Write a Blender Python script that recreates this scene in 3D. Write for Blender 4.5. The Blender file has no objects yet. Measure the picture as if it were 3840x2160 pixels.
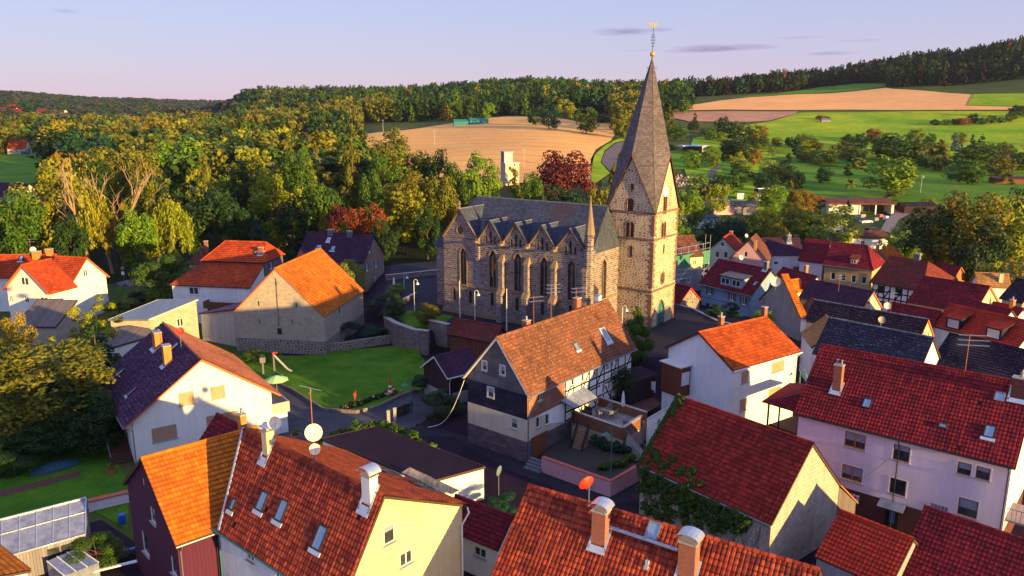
SKYK=.095; SUNK=5.0; EXPO=1.45; HZTOP=150; HZD=.00003
import bpy, bmesh, math, random
import numpy as np
from mathutils import Vector, Matrix
from mathutils.geometry import tessellate_polygon, delaunay_2d_cdt
R=math.radians; PI=math.pi
rnd=random.Random(7)
sc=bpy.context.scene; COL=sc.collection
# ---------------------------------------------------------------- camera model (photo pixels 3840x2160)
F=2950.0; TH=math.atan(670/F); EYE=34.0
def ray(x,y):
    dx=(x-1920)/F; dz=-(y-1080)/F
    return Vector((dx, math.cos(TH)+dz*math.sin(TH), -math.sin(TH)+dz*math.cos(TH)))
CAM=Vector((0,0,EYE))
def at(x,y,z):                       # world point seen at pixel x,y on the level z
    r=ray(x,y); return CAM+r*((z-EYE)/r.z)
def proj(p):
    y=p[1]; z=p[2]-EYE
    d=y*math.cos(TH)-z*math.sin(TH); u=y*math.sin(TH)+z*math.cos(TH)
    return 1920+F*p[0]/d, 1080-F*u/d
def onplane(x,y,p0,n):
    r=ray(x,y); return CAM+r*((p0-CAM).dot(n)/r.dot(n))
def atdist(x,y,d):                   # point at horizontal distance d
    r=ray(x,y); return CAM+r*(d/math.hypot(r.x,r.y))
# ---------------------------------------------------------------- objects
def tag(o,label=None,cat=None,group=None,kind=None):
    if label: o['label']=label
    if cat: o['category']=cat
    if group: o['group']=group
    if kind: o['kind']=kind
    return o
def thing(name,label,cat,loc=(0,0,0),rz=0,group=None,kind=None):
    o=bpy.data.objects.new(name,None); COL.objects.link(o)
    o.location=loc; o.rotation_euler=(0,0,rz); o.empty_display_size=.2
    return tag(o,label,cat,group,kind)
class MB:
    def __init__(s): s.v=[]; s.f=[]; s.m=[]; s.u=[]
    def face(s,pts,m=0,uv=None):
        i=len(s.v); s.v+= [tuple(p) for p in pts]; s.f.append(tuple(range(i,i+len(pts)))); s.m.append(m); s.u.append(uv)
    def hexa(s,b,t,m=0,caps=True):
        n=len(b)
        for i in range(n):
            j=(i+1)%n; s.face([b[i],b[j],t[j],t[i]],m)
        if caps: s.face(list(t),m); s.face(list(b)[::-1],m)
    def box(s,x0,x1,y0,y1,z0,z1,m=0,M=None):
        b=[(x0,y0,z0),(x1,y0,z0),(x1,y1,z0),(x0,y1,z0)]; t=[(x0,y0,z1),(x1,y0,z1),(x1,y1,z1),(x0,y1,z1)]
        if M is not None: b=[M@Vector(p) for p in b]; t=[M@Vector(p) for p in t]
        s.hexa(b,t,m)
    def tube(s,pts,r,n=6,m=0,r1=None,cap=True):
        pts=[Vector(p) for p in pts]; rings=[]; k=len(pts)
        for i,p in enumerate(pts):
            d=(pts[min(i+1,k-1)]-pts[max(i-1,0)]).normalized()
            a=Vector((0,0,1)) if abs(d.z)<.9 else Vector((1,0,0))
            x=d.cross(a).normalized(); y=x.cross(d)
            rr=r[i] if isinstance(r,(list,tuple)) else (r if r1 is None else r+(r1-r)*i/(k-1))
            rings.append([p+(x*math.cos(2*PI*j/n)+y*math.sin(2*PI*j/n))*rr for j in range(n)])
        for a,b in zip(rings,rings[1:]):
            for j in range(n): s.face([a[j],b[j],b[(j+1)%n],a[(j+1)%n]],m)
        if cap: s.face(rings[0],m); s.face(rings[-1][::-1],m)
    def lathe(s,c,prof,n=12,m=0,axis=Vector((0,0,1))):
        c=Vector(c); a=Vector((1,0,0)) if abs(axis.x)<.8 else Vector((0,1,0)); x=axis.cross(a).normalized(); y=axis.cross(x)
        rings=[[c+axis*z+(x*math.cos(2*PI*j/n)+y*math.sin(2*PI*j/n))*max(r,.001) for j in range(n)] for r,z in prof]
        for p,q in zip(rings,rings[1:]):
            for j in range(n): s.face([p[j],p[(j+1)%n],q[(j+1)%n],q[j]],m)
    def bar(s,p,q,w,h=None,m=0,up=(0,0,1)):
        p=Vector(p); q=Vector(q); d=(q-p).normalized(); up=Vector(up)
        if abs(d.dot(up))>.95: up=Vector((1,0,0))
        x=d.cross(up).normalized(); y=x.cross(d); h=h or w; x*=w/2; y*=h/2
        s.hexa([p-x-y,p+x-y,p+x+y,p-x+y],[q-x-y,q+x-y,q+x+y,q-x+y],m)
    def build(s,name,mats,parent=None,smooth=False,tagd=None):
        me=bpy.data.meshes.new(name); me.from_pydata(s.v,[],s.f)
        if not isinstance(mats,(list,tuple)): mats=[mats]
        for m in mats: me.materials.append(m)
        me.polygons.foreach_set('material_index',s.m)
        uvl=me.uv_layers.new(name='UVMap'); uv=np.zeros((len(me.loops),2),np.float32); k=0
        V=s.v
        for f,u in zip(s.f,s.u):
            n=len(f)
            if u is None:
                a,b,c=V[f[0]],V[f[1]],V[f[2]]
                ux,uy,uz=b[0]-a[0],b[1]-a[1],b[2]-a[2]; vx,vy,vz=c[0]-a[0],c[1]-a[1],c[2]-a[2]
                nx,ny,nz=uy*vz-uz*vy,uz*vx-ux*vz,ux*vy-uy*vx
                h=math.hypot(nx,ny)
                if abs(nz)>h*1.2 or h<1e-12:
                    for j in range(n): uv[k+j]=(V[f[j]][0],V[f[j]][1])
                else:
                    tx,ty=-ny/h,nx/h; sl=math.sqrt(1+(nz/h)**2)
                    for j in range(n): p=V[f[j]]; uv[k+j]=(p[0]*tx+p[1]*ty,p[2]*sl)
            else:
                for j in range(n): uv[k+j]=u[j]
            k+=n
        uvl.data.foreach_set('uv',uv.ravel())
        if smooth: me.polygons.foreach_set('use_smooth',[True]*len(me.polygons))
        me.validate(); o=bpy.data.objects.new(name,me); COL.objects.link(o)
        if parent: o.parent=parent
        return o
# ---------------------------------------------------------------- materials
MATS={}
class N:
    def __init__(s,name):
        s.mat=bpy.data.materials.new(name); s.mat.use_nodes=True; s.t=s.mat.node_tree; s.n=s.t.nodes; s.l=s.t.links
        s.b=s.n['Principled BSDF']; s.out=s.n['Material Output']; s.b.inputs['Specular IOR Level'].default_value=.25
    def new(s,typ,**k):
        nd=s.n.new(typ)
        for a,v in k.items():
            if a in ('op',): nd.operation=v
            elif a=='blend': nd.data_type='RGBA'; nd.blend_type=v
            else: setattr(nd,a,v)
        return nd
    def link(s,a,b): s.l.new(a,b)
    def uv(s): return s.new('ShaderNodeUVMap').outputs[0]
    def obj(s): return s.new('ShaderNodeTexCoord').outputs['Object']
    def pos(s): return s.new('ShaderNodeNewGeometry').outputs['Position']
    def noise(s,vec,scale,detail=3,rough=.6,dim='3D'):
        n=s.new('ShaderNodeTexNoise'); n.noise_dimensions=dim; n.inputs['Scale'].default_value=scale; n.inputs['Detail'].default_value=detail; n.inputs['Roughness'].default_value=rough
        s.link(vec,n.inputs['Vector']); return n.outputs['Fac']
    def white(s,vec): n=s.new('ShaderNodeTexWhiteNoise'); s.link(vec,n.inputs['Vector']); return n
    def vm(s,op,a,b):
        n=s.new('ShaderNodeVectorMath',op=op); s.link(a,n.inputs[0])
        if isinstance(b,(tuple,list)): n.inputs[1].default_value=b
        elif b is not None: s.link(b,n.inputs[1])
        return n.outputs[0]
    def m(s,op,a,b=None,clamp=False):
        n=s.new('ShaderNodeMath',op=op); n.use_clamp=clamp
        for i,x in enumerate((a,b)):
            if x is None: continue
            if isinstance(x,(int,float)): n.inputs[i].default_value=x
            else: s.link(x,n.inputs[i])
        return n.outputs[0]
    def ramp(s,fac,stops,interp='LINEAR'):
        r=s.new('ShaderNodeValToRGB'); r.color_ramp.interpolation=interp; e=r.color_ramp.elements
        while len(e)>1: e.remove(e[0])
        e[0].position=stops[0][0]; e[0].color=c4(stops[0][1])
        for p,c in stops[1:]:
            x=e.new(p); x.color=c4(c)
        s.link(fac,r.inputs[0]); return r.outputs[0]
    def mr(s,v,a,b,c=0,d=1):
        n=s.new('ShaderNodeMapRange'); s.link(v,n.inputs[0])
        for i,x in enumerate((a,b,c,d)): n.inputs[i+1].default_value=x
        return n.outputs[0]
    def mix(s,f,a,b,blend='MIX'):
        n=s.new('ShaderNodeMix',blend=blend)
        for i,x in ((0,f),(6,a),(7,b)):
            if isinstance(x,(int,float)): n.inputs[i].default_value=x
            elif isinstance(x,tuple): n.inputs[i].default_value=c4(x)
            else: s.link(x,n.inputs[i])
        return n.outputs[2]
    def bump(s,h,strength=.5,dist=.02,normal=None):
        n=s.new('ShaderNodeBump'); n.inputs['Strength'].default_value=strength; n.inputs['Distance'].default_value=dist
        s.link(h,n.inputs['Height'])
        if normal is not None: s.link(normal,n.inputs['Normal'])
        s.link(n.outputs[0],s.b.inputs['Normal']); return n.outputs[0]
    def col(s,c):
        if isinstance(c,tuple): s.b.inputs['Base Color'].default_value=c4(c)
        else: s.link(c,s.b.inputs['Base Color'])
    def rough(s,r): s.b.inputs['Roughness'].default_value=r
def c4(c): return tuple(c)+((1,) if len(c)==3 else ())
def sc3(c,k): return tuple(min(1,x*k) for x in c)
def plain(name,c,rough=.7,metal=0,var=.12,scale=3.0):
    if name in MATS: return MATS[name]
    q=N(name); n=q.noise(q.obj(),scale,4)
    q.col(q.mix(q.mr(n,.3,.7),sc3(c,1-var),sc3(c,1+var))); q.rough(rough); q.b.inputs['Metallic'].default_value=metal
    MATS[name]=q.mat; return q.mat
def plaster(name,c,dirt=.25,rough=.9,stain=None):
    q=N(name); o=q.obj(); n1=q.noise(o,.35,5,.65); n2=q.noise(o,14,4,.7); sep=q.vm('MULTIPLY',o,(1.6,1.6,.12)); n3=q.noise(sep,1.6,4,.7)
    a=q.mix(q.mr(n1,.40,.68),c,sc3(c,1-dirt*.9)); st=stain or sc3(c,.55)
    a=q.mix(q.m('MULTIPLY',q.mr(n3,.46,.74),dirt*1.7,True),a,st); a=q.mix(q.mr(n2,.3,.8,0,.22),a,sc3(c,.8)); q.col(a); q.rough(rough)
    q.bump(n2,.35,.02); MATS[name]=q.mat; return q.mat
def tile(name,c1,c2,dirt=(.03,.02,.02),spot=None,spotamt=.0,dirtamt=.35,rough=.88,line=.55,cell=(1,1),streak=0.0,holes=0):
    """roof covering; UV counts tiles: u across, v courses"""
    q=N(name); uv=q.uv(); s=q.vm('MULTIPLY',uv,(1/cell[0],1/cell[1],1)); fl=q.vm('FLOOR',s,None); fr=q.vm('FRACTION',s,None)
    w=q.white(fl); o=q.obj(); big=q.noise(o,.28,5,.65); mid=q.noise(o,1.3,5,.65); sp=q.noise(o,6,3,.7)
    a=q.mix(w.outputs['Value'],c1,c2)
    a=q.mix(q.mr(q.m('ADD',q.m('MULTIPLY',w.outputs['Value'],.35),big),.45,1.0,0,1),a,sc3(c2,.62))
    dm=q.m('MULTIPLY',q.mr(q.m('ADD',mid,q.m('MULTIPLY',big,.5)),.68,.98),dirtamt,True); a=q.mix(dm,a,dirt)
    sx=q.new('ShaderNodeSeparateXYZ'); q.link(fr,sx.inputs[0])
    ed=q.m('MULTIPLY',q.mr(sx.outputs[1],.08,.34,1,0),min(1,line*1.15)); a=q.mix(ed,a,dirt)
    ex=q.m('MULTIPLY',q.mr(q.m('ABSOLUTE',q.m('SUBTRACT',sx.outputs[0],.5)),.4,.5,0,1),line*.8); a=q.mix(ex,a,dirt)
    if streak:
        st=q.noise(q.vm('MULTIPLY',uv,(.5,.06,1)),2.0,4,.7); a=q.mix(q.m('MULTIPLY',q.mr(st,.5,.75),streak,True),a,sc3(c1,1.5))
    if spot:
        a=q.mix(q.m('MULTIPLY',q.mr(sp,.66-.12*spotamt,.70-.1*spotamt),.85,True),a,spot)
        sp2=q.noise(q.vm('ADD',o,(31,7,3)),1.1,6,.85); a=q.mix(q.m('MULTIPLY',q.mr(sp2,.66-.1*spotamt,.74),.3*spotamt,True),a,spot)
    if holes:
        wh=q.white(q.vm('ADD',fl,(77,13,5))); a=q.mix(q.mr(wh.outputs['Value'],1-holes,1-holes+.001),a,(.01,.008,.008))
    q.col(a); q.rough(rough); q.b.inputs['Specular IOR Level'].default_value=.12; bn=q.noise(o,25,3,.7); q.bump(bn,.4,.02); MATS[name]=q.mat; return q.mat
def masonry(name,stones,mortar,bw=.55,bh=.26,msize=.03,dirt=.3,rub=False,stain=(.05,.04,.03)):
    q=N(name); uv=q.uv(); o=q.obj()
    if rub:
        wob=q.noise(o,1.2,3); v=q.new('ShaderNodeTexVoronoi'); v.voronoi_dimensions='2D'; v.feature='DISTANCE_TO_EDGE'; v2=q.new('ShaderNodeTexVoronoi'); v2.voronoi_dimensions='2D'
        vec=q.vm('MULTIPLY',uv,(1/bw,1/bh,1))
        for x in (v,v2): x.inputs['Scale'].default_value=1; x.inputs['Randomness'].default_value=.85; q.link(vec,x.inputs['Vector'])
        rn=v2.outputs['Color']; sx=q.new('ShaderNodeSeparateXYZ'); q.link(rn,sx.inputs[0]); val=sx.outputs[0]
        big=q.noise(o,.45,5,.7)
        edge=q.mr(q.m('SUBTRACT',v.outputs['Distance'],q.mr(big,.35,.7,0,.32*rub)),msize,msize+.05)
        h=edge
    else:
        b=q.new('ShaderNodeTexBrick'); b.offset=.5; b.inputs['Scale'].default_value=1; b.inputs['Mortar Size'].default_value=msize; b.inputs['Mortar Smooth'].default_value=.2
        b.inputs['Brick Width'].default_value=bw; b.inputs['Row Height'].default_value=bh; b.inputs['Color1'].default_value=(0,0,0,1); b.inputs['Color2'].default_value=(1,1,1,1); b.inputs['Mortar'].default_value=(.5,.5,.5,1)
        wn=q.noise(o,.9,2); off=q.vm('MULTIPLY',q.vm('SUBTRACT',q.new('ShaderNodeCombineXYZ').outputs[0],(0,0,0)),(1,1,1))
        q.link(uv,b.inputs['Vector']); val=b.outputs['Color']; edge=q.m('SUBTRACT',1,b.outputs['Fac']); h=edge
        sv=q.new('ShaderNodeSeparateXYZ'); q.link(val,sv.inputs[0]); val=sv.outputs[0]
    col=q.ramp(val,[(i/(len(stones)-1),c) for i,c in enumerate(stones)])
    n=q.noise(o,9,4,.7); col=q.mix(q.mr(n,.3,.75,0,.35),col,sc3(stones[0],.6))
    col=q.mix(edge,mortar,col); bg=q.noise(o,.5,5,.7)
    sepz=q.noise(q.vm('MULTIPLY',o,(1.5,1.5,.2)),1.2,4,.7)
    col=q.mix(q.m('MULTIPLY',q.mr(q.m('MULTIPLY',q.m('ADD',bg,sepz),.5),.47,.68),dirt,True),col,stain); q.col(col); q.rough(.92)
    q.bump(q.m('ADD',h,q.m('MULTIPLY',n,.5)),.7,.04); MATS[name]=q.mat; return q.mat
def planks(name,c,w=.15,dark=.4,vertical=True,gap=.12,rough=.85,metal=0,wave=0):
    q=N(name); uv=q.uv(); vec=q.vm('MULTIPLY',uv,(1/w,1/w,1)); sx=q.new('ShaderNodeSeparateXYZ'); q.link(vec,sx.inputs[0])
    a=sx.outputs[0 if vertical else 1]; fl=q.m('FLOOR',a); fr=q.m('FRACT',a); w1=q.new('ShaderNodeTexWhiteNoise'); w1.noise_dimensions='1D'; q.link(fl,w1.inputs['W'])
    n=q.noise(q.vm('MULTIPLY',uv,(6,.7,1) if vertical else (.7,6,1)),2,4,.7); col=q.mix(w1.outputs['Value'],sc3(c,1-dark*.6),sc3(c,1+dark*.5)); col=q.mix(q.mr(n,.35,.75,0,.5),col,sc3(c,.5))
    e=q.mr(q.m('ABSOLUTE',q.m('SUBTRACT',fr,.5)),.5-gap/2,.5,0,1); col=q.mix(e,col,sc3(c,.15)); q.col(col); q.rough(rough); q.b.inputs['Metallic'].default_value=metal
    hh=q.m('SINE',q.m('MULTIPLY',a,2*PI)) if wave else q.m('SUBTRACT',1,e); q.bump(hh,.8,.03); MATS[name]=q.mat; return q.mat
def leafmat(name,rough=.6,trans=.3,fixed=None):
    """foliage: hue from the object's own colour, leaf variation from the UV's random numbers"""
    q=N(name); oi=q.new('ShaderNodeObjectInfo'); uv=q.uv(); sx=q.new('ShaderNodeSeparateXYZ'); q.link(uv,sx.inputs[0])
    base=oi.outputs['Color']; a=q.mix(q.mr(sx.outputs[0],0,1,0,1),q.mix(1.0,base,(.62,.66,.55),'MULTIPLY'),q.mix(1.0,base,(1.35,1.25,1.15),'MULTIPLY'))
    a=q.mix(q.mr(sx.outputs[1],0,1,0,.6),a,q.mix(1.0,base,(.6,.8,.65),'MULTIPLY')); q.col(a); q.rough(rough); q.b.inputs['Specular IOR Level'].default_value=.2
    t=q.new('ShaderNodeBsdfTranslucent'); q.link(q.mix(1.0,a,(1.25,1.3,.5),'MULTIPLY'),t.inputs[0]); ms=q.new('ShaderNodeMixShader'); ms.inputs[0].default_value=trans
    q.link(q.b.outputs[0],ms.inputs[1]); q.link(t.outputs[0],ms.inputs[2]); q.link(ms.outputs[0],q.out.inputs[0]); MATS[name]=q.mat; return q.mat
def glass(name='window_glass',c=(.02,.025,.03)):
    if name in MATS: return MATS[name]
    q=N(name); n=q.noise(q.obj(),1.2,2); q.col(q.mix(q.mr(n,.4,.7),c,sc3(c,2.6))); q.rough(.06); q.b.inputs['Specular IOR Level'].default_value=.6; q.bump(n,.05,.05); MATS[name]=q.mat; return q.mat
# ---------------------------------------------------------------- roofs
def hnoise(u,v,s):
    return (np.sin(u*.45+s*1.3)*np.cos(v*.5+s)+np.sin(u*.27+v*.33+s*2.1))/2
def roof_plane(mb_list,poly,tw=.3,ch=.36,segs=4,amp=.035,step=.03,sag=.03,seed=1,thick=.14,pad=.012):
    """tiled surface over a convex planar polygon whose first edge is the eave; appended to mb_list as (verts,faces,uvs)"""
    P=[Vector(p) for p in poly]; U=(P[1]-P[0]).normalized(); Nn=(P[1]-P[0]).cross(P[2]-P[0]).normalized()
    if Nn.z<0: Nn=-Nn
    V=Nn.cross(U)
    if V.z<0: V=-V
    q=[((p-P[0]).dot(U),(p-P[0]).dot(V)) for p in P]
    u0=min(a for a,b in q); u1=max(a for a,b in q); v0=min(b for a,b in q); v1=max(b for a,b in q)
    nu=max(1,int(round((u1-u0)/tw))); twx=(u1-u0)/nu; nv=max(1,int(round((v1-v0)/ch))); chx=(v1-v0)/nv
    us=np.linspace(u0,u1,nu*segs+1) if segs>1 else np.linspace(u0,u1,nu+1)
    if segs>1:
        ph=(np.arange(len(us))%segs)/segs*2*PI; hu=amp*(np.sin(ph)*.5+.5+.25*np.sin(2*ph+1))
    else: hu=np.zeros(len(us))
    rows=[]
    for k in range(nv): rows.append((v0+k*chx,step)); rows.append((v0+(k+1)*chx,0.))
    vs=np.array([r[0] for r in rows]); hs=np.array([r[1] for r in rows])
    UU,VV=np.meshgrid(us,vs); HH=hu[None,:]+hs[:,None]+pad+sag*hnoise(UU,VV,seed)*np.clip((UU-u0)/1.5,0,1)*np.clip((u1-UU)/1.5,0,1)
    Un,Vn,Nv,P0=(np.array(x) for x in (U,V,Nn,P[0]))
    X=P0+UU[...,None]*Un+VV[...,None]*Vn+HH[...,None]*Nv
    nc=len(us); verts=X.reshape(-1,3); faces=[]; 
    a=np.arange(len(vs)-1)[:,None]*nc+np.arange(nc-1)[None,:]; a=a.ravel(); faces=np.stack([a,a+1,a+1+nc,a+nc],1)
    tuv=np.stack([(UU-u0)/twx,(VV-v0)/chx-np.where(hs==0,.002,-.002)[:,None]],-1).reshape(-1,2)
    rect=len(q)==4 and all(min(abs(a-u0),abs(a-u1))<.02 and min(abs(b-v0),abs(b-v1))<.02 for a,b in q)
    me=bpy.data.meshes.new('t'); me.from_pydata(verts.tolist(),[],faces.tolist()); l=me.uv_layers.new(name='UVMap')
    l.data.foreach_set('uv',tuv[faces.ravel()].ravel().astype(np.float32))
    bm=bmesh.new(); bm.from_mesh(me); bpy.data.meshes.remove(me)
    if not rect:
        c=sum(P,Vector())/len(P)
        for i in range(len(P)):
            A,Bp=P[i],P[(i+1)%len(P)]; nn=(Bp-A).cross(Nn)
            if nn.dot(c-A)>0: nn=-nn
            bmesh.ops.bisect_plane(bm,geom=bm.verts[:]+bm.edges[:]+bm.faces[:],plane_co=A,plane_no=nn,clear_outer=True,dist=1e-5)
    for f in bm.faces: f.material_index=0
    # slab below
    if thick:
        ul=bm.loops.layers.uv.active; top=[bm.verts.new(p) for p in P]; bot=[bm.verts.new(p-Nn*thick) for p in P]
        for i in range(len(P)):
            j=(i+1)%len(P); f=bm.faces.new((top[i],top[j],bot[j],bot[i])); f.material_index=1
        f=bm.faces.new(top); f.material_index=1; f=bm.faces.new(bot[::-1]); f.material_index=1
    mb_list.append(bm)
def join_bms(name,bms,mats,parent):
    me=bpy.data.meshes.new(name); full=bmesh.new(); tmp=bpy.data.meshes.new('x')
    for b in bms: b.to_mesh(tmp); full.from_mesh(tmp); b.free()
    bpy.data.meshes.remove(tmp); bmesh.ops.recalc_face_normals(full,faces=[f for f in full.faces if f.material_index==1])
    full.to_mesh(me); full.free()
    for m in mats: me.materials.append(m)
    o=bpy.data.objects.new(name,me); COL.objects.link(o)
    if parent: o.parent=parent
    return o
def ridge_tube(mb,p,q,r=.14,seg=.42,m=0):
    p=Vector(p); q=Vector(q); L=(q-p).length; n=max(1,int(L/seg)); d=(q-p)/n; x=d.normalized().cross(Vector((0,0,1))).normalized(); y=x.cross(d.normalized())
    for i in range(n):
        a=p+d*i; b=p+d*(i+1.04); ra=r*1.12; rb=r*.95
        A=[a+(x*math.cos(t)*ra+y*math.sin(t)*ra*.9) for t in np.linspace(-.3,PI+.3,7)]; Bq=[b+(x*math.cos(t)*rb+y*math.sin(t)*rb*.9) for t in np.linspace(-.3,PI+.3,7)]
        for j in range(6): mb.face([A[j],Bq[j],Bq[j+1],A[j+1]],m,[(i+.2,.5),(i+.8,.5),(i+.8,.6),(i+.2,.6)])
        mb.face(A,m,[(i+.5,.5)]*7)
# ---------------------------------------------------------------- walls with openings
def clip_poly(poly,a,b,c):  # keep a*x+b*y<=c
    out=[]
    for i in range(len(poly)):
        p,q=poly[i],poly[(i+1)%len(poly)]; fp=a*p[0]+b*p[1]-c; fq=a*q[0]+b*q[1]-c
        if fp<=0: out.append(p)
        if fp*fq<0: t=fp/(fp-fq); out.append((p[0]+(q[0]-p[0])*t,p[1]+(q[1]-p[1])*t))
    return out
def wall_face(mb,outline,holes,org,dx,nrm,depth=.16,bands=None,m=0,mrev=None):
    """outline/holes as (s,z) lists; org=point at s=0,z=0; dx=unit horizontal; nrm=outward"""
    org=Vector(org); dx=Vector(dx); nrm=Vector(nrm); bands=bands or [(-99,99,m)]
    to=lambda s,z,d=0: org+dx*s+Vector((0,0,z))-nrm*d
    loops=[[Vector((s,z,0)) for s,z in outline]]+[[Vector((s,z,0)) for s,z in h] for h in holes]
    flat=[p for l in loops for p in l]; tris=tessellate_polygon(loops)
    for t in tris:
        pl=[(flat[i].x,flat[i].y) for i in t]
        ar=(pl[1][0]-pl[0][0])*(pl[2][1]-pl[0][1])-(pl[2][0]-pl[0][0])*(pl[1][1]-pl[0][1])
        if abs(ar)<1e-9: continue
        if ar<0: pl=pl[::-1]
        for z0,z1,mm in bands:
            c=clip_poly(pl,0,1,z1); c=clip_poly(c,0,-1,-z0) if c else c
            if len(c)>=3: mb.face([to(s,z) for s,z in c],mm,[(s,z) for s,z in c])
    for h in holes:
        zc=sum(p[1] for p in h)/len(h); mm=mrev if mrev is not None else next((b[2] for b in bands if b[0]<=zc<=b[1]),m)
        k=len(h); ar=sum(h[i][0]*h[(i+1)%k][1]-h[(i+1)%k][0]*h[i][1] for i in range(k))
        hh=h if ar>0 else h[::-1]
        for i in range(k):
            p,q=hh[i],hh[(i+1)%k]; mb.face([to(*p),to(*p,depth),to(*q,depth),to(*q)],mm)
def arch_pts(cx,z0,w,h,pointed=True,n=6):
    """opening outline: base z0, width w, total height h"""
    r=w if pointed else w/2; hh=w*.866 if pointed else w/2; zs=z0+h-hh
    pts=[(cx-w/2,z0),(cx+w/2,z0)]
    if pointed:
        for i in range(n+1): a=PI/3*i/n; pts.append((cx-w/2+w*math.cos(a),zs+w*math.sin(a)))
        for i in range(1,n+1): a=2*PI/3+PI/3*i/n; pts.append((cx+w/2+w*math.cos(a),zs+w*math.sin(a)))
    else:
        for i in range(2*n+1): a=PI*i/(2*n); pts.append((cx+w/2*math.cos(a),zs+w/2*math.sin(a)))
    return pts
class House:
    """gabled (optionally hipped) house. local x along the ridge, E side at -y, F side at +y"""
    def __init__(s,name,label,cat,v,wall,roof,oe=.45,ov=.3,bands=None,hip=(0,0),trim=None,sk=(0,0,0,0),below=.6,group=None,cap=True,asbestos=False,**kw):
        cx,cy,yaw,L,W1,W2,e1,e2,zr,z0=v
        s.v=v; s.L,s.W1,s.W2,s.e1,s.e2,s.zr,s.z0=L,W1,W2,e1,e2,zr,z0; s.oe,s.ov=oe,ov; s.hip=hip
        s.root=thing(name,label,cat,(cx,cy,0),yaw,group); s.M=Matrix.Translation((cx,cy,0))@Matrix.Rotation(yaw,4,'Z'); s.Mi=s.M.inverted()
        s.walls={}; s.wallmat=wall if isinstance(wall,(list,tuple)) else [wall]; s.bands=bands; s.roofmat=roof; s.trim=trim or MATS['trim_dark']; s.kw=kw; s.sk=sk
        s.t1=(zr-e1)/W1; s.t2=(zr-e2)/W2; s.th=.16; s.zb=z0-below; s.below=below
        s.yE=-(W1-oe); s.yF=W2-oe; s.xa=-L/2+ov; s.xb=L/2-ov
        s.zE=e1+oe*s.t1-s.th*math.sqrt(1+s.t1**2); s.zF=e2+oe*s.t2-s.th*math.sqrt(1+s.t2**2); s.zA=zr-s.th*math.sqrt(1+s.t1**2)
        s.holes={'E':[],'F':[],'G0':[],'G1':[]}; s.wins=[]; s.capq=cap
        s.face={'E':(Vector((0,s.yE,0)),Vector((1,0,0)),Vector((0,-1,0))),'F':(Vector((0,s.yF,0)),Vector((-1,0,0)),Vector((0,1,0))),
                'G0':(Vector((s.xa,0,0)),Vector((0,-1,0)),Vector((-1,0,0))),'G1':(Vector((s.xb,0,0)),Vector((0,1,0)),Vector((1,0,0)))}
    def w2l(s,p): return s.Mi@Vector(p)
    def onface(s,f,px):
        o,d,n=s.face[f]; r=(s.Mi.to_3x3()@ray(*px)); c=s.Mi@CAM; p=c+r*((o-c).dot(n)/r.dot(n)); return (p-o).dot(d),p.z
    def slope(s,side):
        if side=='E': p=Vector((0,-s.W1,s.e1)); n=Vector((0,-s.t1,1)).normalized(); up=Vector((0,1,s.t1)).normalized(); x=Vector((1,0,0))
        elif side=='F': p=Vector((0,s.W2,s.e2)); n=Vector((0,s.t2,1)).normalized(); up=Vector((0,-1,s.t2)).normalized(); x=Vector((-1,0,0))
        else: raise ValueError
        return p,n,up,x
    def onslope(s,side,px):
        p,n,up,x=s.slope(side); r=(s.Mi.to_3x3()@ray(*px)); c=s.Mi@CAM; return c+r*((p-c).dot(n)/r.dot(n))
    def win(s,f,px,w,h,style='w',sz=None,**k):
        S,Z=s.onface(f,px) if sz is None else sz
        if f in('E','F'): lim=s.L/2-s.ov-w/2-.12; S=max(-lim,min(lim,S)); top=(s.zE if f=='E' else s.zF)-.1; Z=min(Z,top-h/2)
        s.holes[f].append([(S-w/2,Z-h/2),(S+w/2,Z-h/2),(S+w/2,Z+h/2),(S-w/2,Z+h/2)]); s.wins.append((f,S,Z,w,h,style,k)); return s
    def finish(s):
        xa,xb=s.xa,s.xb; zb=s.zb; mb=MB(); hx0,hx1=s.hip
        for f in ('E','F'):
            o,d,n=s.face[f]; hl=(s.L/2-s.ov); z=s.zE if f=='E' else s.zF
            wall_face(mb,[(-hl,zb),(hl,zb),(hl,z),(-hl,z)],s.holes[f],o,d,n,bands=s.bands)
        for f,hp in (('G0',hx0),('G1',hx1)):
            o,d,n=s.face[f]; a,b=(-s.yF,-s.yE) if f=='G0' else (s.yE,s.yF); za,zbb=(s.zF,s.zE) if f=='G0' else (s.zE,s.zF)
            out=[(a,zb),(b,zb),(b,zbb),(0,s.zA),(a,za)] if not hp else [(a,zb),(b,zb),(b,zbb),(a,za)]
            if hp and not s.kw.get('halfhip'): pass
            wall_face(mb,out,s.holes[f],o,d,n,bands=s.bands)
        s.wallobj=mb.build('wall',s.wallmat,s.root)
        # roof
        k=s.kw; a=dict(tw=k.get('tw',.3),ch=k.get('ch',.36),segs=k.get('segs',4),amp=k.get('amp',.035),step=k.get('step',.05),sag=k.get('sag',.02),thick=s.th)
        L2=s.L/2; s0,s1,s2,s3=s.sk  # shifts of R0,R1,E0,E1 along the ridge
        bms=[]; R0=Vector((-L2+hx0+s0,0,s.zr)); R1=Vector((L2-hx1+s1,0,s.zr)); E0=Vector((-L2+s2,-s.W1,s.e1)); E1=Vector((L2+s3,-s.W1,s.e1)); F0=Vector((-L2,s.W2,s.e2)); F1=Vector((L2,s.W2,s.e2))
        sd=abs(hash_s(s.root.name))%17
        roof_plane(bms,[E0,E1,R1,R0],seed=sd,**a); roof_plane(bms,[F1,F0,R0,R1],seed=sd+3,**a)
        if hx0: roof_plane(bms,[F0,E0,R0],seed=sd+5,**a)
        if hx1: roof_plane(bms,[E1,F1,R1],seed=sd+7,**a)
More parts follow.
